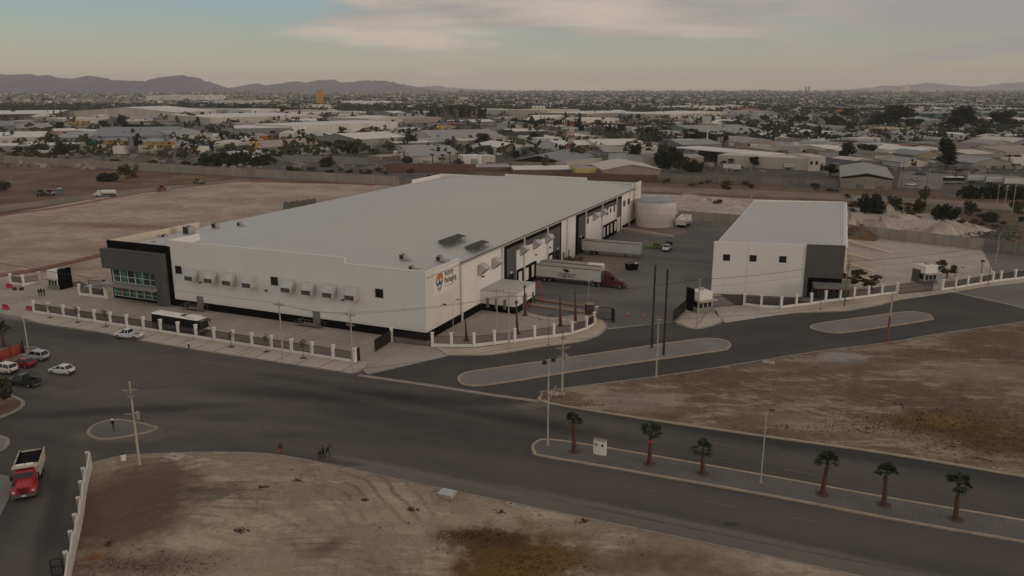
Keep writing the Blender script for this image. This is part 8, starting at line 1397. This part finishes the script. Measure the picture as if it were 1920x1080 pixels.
# smaller sheds and workshops filling the industrial blocks
def clear(x, y, r): return all((x - a) ** 2 + (y - b) ** 2 > (c + r) ** 2 for a, b, c in FOOT)
rr = random.Random(515); SHED = {'gablex': 'gabled shed', 'flat': 'flat roofed workshop', 'arch': 'round roofed shed', 'gabley': 'gable fronted shed'}; seen = {}
for (x0, x1, y0, y1, n) in ((0, 480, 222, 296, 26), (480, 960, 204, 292, 42), (950, 1340, 204, 316, 42), (1340, 1920, 258, 318, 40), (1240, 1560, 206, 258, 22)):
    for i in range(n):
        for _ in range(30):
            px, py = rr.uniform(x0, x1), rr.uniform(y0, y1); b = G(px, py); w_ = rr.uniform(10, 30) * (1 if py > 235 else 1.5); rad = w_ * 0.45
            if clear(b.x + w_ / 2, b.y + 6, rad): break
        else: continue
        mpp = b.length / FPX; wp = w_ / mpp; hp = rr.uniform(3.2, 6.5) / mpp * 0.93; back = py - hp - rr.uniform(2.0, 7.0) * (py - 166) / 90
        c1, c2, rf = rr.choice(('white', 'cream', 'grey', 'tan', 'bluegrey', 'white', 'pink', 'brick')), rr.choice(('white', 'grey', 'white', 'cream', 'bluegrey', 'grey', 'brown')), rr.choice(('gablex', 'flat', 'flat', 'gabley', 'gablex', 'arch'))
        zone = 'left of the pale hall' if px < 480 else 'beyond the long warehouse' if px < 960 else 'behind the water tank' if py > 258 and px < 1340 else 'by the tree rows' if px < 1240 else 'near the highway' if py > 258 else 'behind the billboard'
        lab = '%s walled %s with %s roof %s' % (c1.replace('bluegrey', 'blue grey'), SHED[rf], c2.replace('bluegrey', 'blue grey'), zone)
        o = bld(lab, px, py, px + wp, py - wp * rr.uniform(0.0, 0.06), py - hp, back, c1, c2, rf, rr.choice((0, 1, 2)), 'shed', 40, 'shed'); o['group'] = lab + ' group' if lab in seen else 'sheds ' + zone
        if lab in seen: seen[lab]['group'] = lab + ' group'
        seen[lab] = o
# low houses of the town: single houses, five kinds copied
rr = random.Random(2024); HP = []
for i, (w_, d_, h_, c, rc) in enumerate(((11, 9, 3.6, 'white', 'grey'), (9, 12, 6.4, 'cream', 'cream'), (14, 10, 3.4, 'tan', 'white'), (10, 10, 6.0, 'grey', 'grey'), (16, 11, 4.4, 'pink', 'brown'), (12, 9, 3.8, 'bluegrey', 'white'))):
    k = MB(); k.mat(0).box(0, 0, 0, w_, d_, h_); k.mat(1).box(0.25, 0.25, h_, w_ - 0.25, d_ - 0.25, h_ + 0.04); k.mat(0).box(w_ * 0.55, d_ * 0.3, h_ + 0.04, w_ * 0.9, d_ * 0.8, h_ + (2.4 if i % 2 else 0.9)); k.mat(2).box(w_ * 0.12, -0.05, 0, w_ * 0.28, 0.0, 2.2); k.box(w_ * 0.5, -0.05, 1.0, w_ * 0.75, 0.0, 2.2); k.mat(3).tube((w_ * 0.25, d_ * 0.7, h_ + 0.05), (w_ * 0.25, d_ * 0.7, h_ + 1.3), 0.55, n=8)
    HP.append((k.build('house', [WM(c), RM(rc), GLASSD, BLACKP]), ('low white house', 'two storey cream house', 'low tan house with pale roof', 'two storey grey house', 'long pinkish house', 'blue grey house with pale roof')[i]))
cand = []
for (x0, x1, y0, y1, n) in ((1430, 1960, 203, 262, 150), (1250, 1500, 196, 235, 70), (880, 1280, 186, 205, 70), (480, 880, 183, 197, 40), (-20, 470, 172, 182, 30)):
    t_ = 0
    while t_ < n:
        px, py = rr.uniform(x0, x1), rr.uniform(y0, y1); b = G(px, py); t_ += 1
        if clear(b.x, b.y, 7): cand.append((b, px, py)); FOOT.append((b.x, b.y, 6))
cand.sort(key=lambda c: c[0].y); used_h = [False] * len(HP)
for b, px, py in cand[:300]:
    i = rr.randrange(len(HP)); src, lab = HP[i]; zone = 'at the right of the town' if px > 1430 else ('behind the billboard' if px > 1250 else ('in the middle of the far town' if px > 880 else ('by the far tree belt' if px > 480 else 'at the far left plain')))
    o = src if not used_h[i] else src.copy()
    if used_h[i]: COL.objects.link(o)
    used_h[i] = True; s_ = rr.uniform(0.85, 1.35); o.location = (b.x, b.y, 0); o.rotation_euler.z = R(rr.choice((-23, -23, 67, -15)) + rr.uniform(-5, 5)); o.scale = (s_, s_, rr.uniform(0.85, 1.15)); tag(o, lab + ' ' + zone, 'house', 'low houses ' + zone)
for i, u_ in enumerate(used_h):
    if not u_: bpy.data.objects.remove(HP[i][0])
for i in range(190):
    for _ in range(20):
        z_ = rr.choice(((1430, 1960, 206, 266), (1430, 1960, 206, 262), (960, 1340, 200, 232), (480, 960, 196, 232), (100, 480, 196, 282))); px, py = rr.uniform(z_[0], z_[1]), rr.uniform(z_[2], z_[3]); b = G(px, py)
        if clear(b.x, b.y, 2): break
    kd = rr.choice(('round', 'loose', 'round', 'tall', 'bush')); s_ = rr.uniform(0.55, 1.2); plant(kd, (b.x, b.y, 0), s_, {'round': 'round dark tree', 'loose': 'loose crowned tree', 'tall': 'tall dark tree', 'bush': 'dark bush'}[kd] + (' among the low houses at right' if px > 1430 else ' between the sheds in the middle distance' if px > 480 else ' between the sheds at left'), 'bush' if kd == 'bush' else 'tree', {'round': 'round', 'loose': 'loose', 'tall': 'tall', 'bush': 'low'}[kd] + (' trees among the right hand houses' if px > 1430 else ' trees between the middle sheds' if px > 480 else ' trees between the left sheds'))
# beyond those the town and its trees read as one mass
def far_boxes(name, col, n, seed, x0=-150, x1=2070, ylo=170.3, yhi=203.0, pw=1.0, bright=False):
    rr = random.Random(seed); k = MB()
    for i in range(n):
        t = rr.random() ** pw; py = ylo + (yhi - ylo) * t; px = rr.uniform(x0, x1)
        if px < 480 and py > 183 and px > -200 and rr.random() < 0.9: continue
        b = G(px, py); mpp = b.length / FPX; w_ = max(rr.uniform(8, 22), mpp * rr.uniform(1.2, 4.0)); d_ = w_ * rr.uniform(0.6, 1.2); h_ = max(rr.uniform(3.5, 7.5), mpp * rr.uniform(0.6, 1.5)); h_ = min(h_, 22)
        k.cbox((b.x, b.y, h_ / 2), (w_, d_, h_), R(-23) + rr.uniform(-0.2, 0.2))
    o = k.build(name, WM(col)); o['kind'] = 'stuff'
for nm, c, n, s_ in (('far_town', 'white', 1500, 1), ('far_town', 'cream', 900, 2), ('far_town', 'grey', 1100, 3), ('far_town', 'tan', 450, 4), ('far_town', 'bluegrey', 500, 5), ('far_town', 'brick', 120, 6)): far_boxes(nm, c, n, s_)
far_boxes('far_town', 'sunlit_gold', 160, 8, 1560, 2000, 169.8, 172.3)  # skyline strip with low sunlight painted in as gold walls
def far_trees(name, m, n, seed, ylo, yhi, pw=0.8, x0=-150, x1=2070):
    rr = random.Random(seed); k = MB()
    for i in range(n):
        py = ylo + (yhi - ylo) * rr.random() ** pw; px = rr.uniform(x0, x1)
        if px < 480 and 184 < py < 197 and rr.random() < 0.85: continue
        b = G(px, py); mpp = b.length / FPX; r = max(rr.uniform(2.5, 5.5), mpp * rr.uniform(0.8, 2.2)); zc = min(r * 1.0, 14); 
        for j in range(9):
            c = Vector((b.x + rr.gauss(0, r * 0.6), b.y + rr.gauss(0, r * 0.5), max(0.5, zc + rr.gauss(0, zc * 0.35)))); a = Vector((rr.gauss(0, 1), rr.gauss(0, 1), rr.gauss(0, 0.6))).normalized() * r * 0.55; q = a.orthogonal().normalized() * r * 0.4
            k.add([c - a, c - q, c + a, c + q], [(0, 1, 2, 3)])
    o = k.build(name, m); o['kind'] = 'stuff'
far_trees('far_trees', LF_DARK, 9500, 21, 170.2, 209); far_trees('far_trees', LF_DARK, 3200, 22, 170.2, 215, 1.0, 800); far_trees('far_trees', LF_DARK, 900, 23, 183, 204, 1.0, 560, 960); far_trees('town_trees', LF_DARK, 900, 24, 205, 270, 1.0, 1200, 2000); far_trees('town_trees', LF_OLIVE, 600, 25, 205, 300, 1.0, 0, 1300)
rr = random.Random(41); k = MB()
for i in range(1700):      # clutter of yards: crates, scrap, parked plant seen as specks
    px = rr.uniform(0, 1920); py = rr.uniform(225, 318 + max(0, px - 1000) * 0.015); b = G(px, py)
    if clear(b.x, b.y, 1): s_ = rr.uniform(0.8, 3.2); k.cbox((b.x, b.y, s_ * 0.35), (s_ * rr.uniform(0.8, 2.5), s_, s_ * 0.7), rr.uniform(0, 3))
o = k.build('yard_clutter', mat('clutter', (0.24, 0.215, 0.19), 0.8, 0.05, 0.9)); o['kind'] = 'stuff'
# brown open field far left, patches of tan ground
sheet('open_field', [(-150, 184), (480, 183), (500, 197), (330, 199), (110, 202), (-150, 204)], 0.35, mat('field_brown', (0.155, 0.115, 0.09), 0.2, 0.004, 0.95))
# ---------------------------------------------------------------- haze: the air over the whole plain
hm = bpy.data.materials.new('haze_air'); hm.use_nodes = True; hn = hm.node_tree.nodes; hn.remove(hn['Principled BSDF'])
pv = hn.new('ShaderNodeVolumePrincipled'); pv.inputs['Color'].default_value = (0.94, 0.92, 0.94, 1); pv.inputs['Density'].default_value = 5.6e-5; pv.inputs['Anisotropy'].default_value = 0.0
hm.node_tree.links.new(pv.outputs[0], hn['Material Output'].inputs['Volume'])
ho = MB().box(-14500, -700, -1.0, 14500, 17600, 310).build('haze', hm); ho['kind'] = 'stuff'
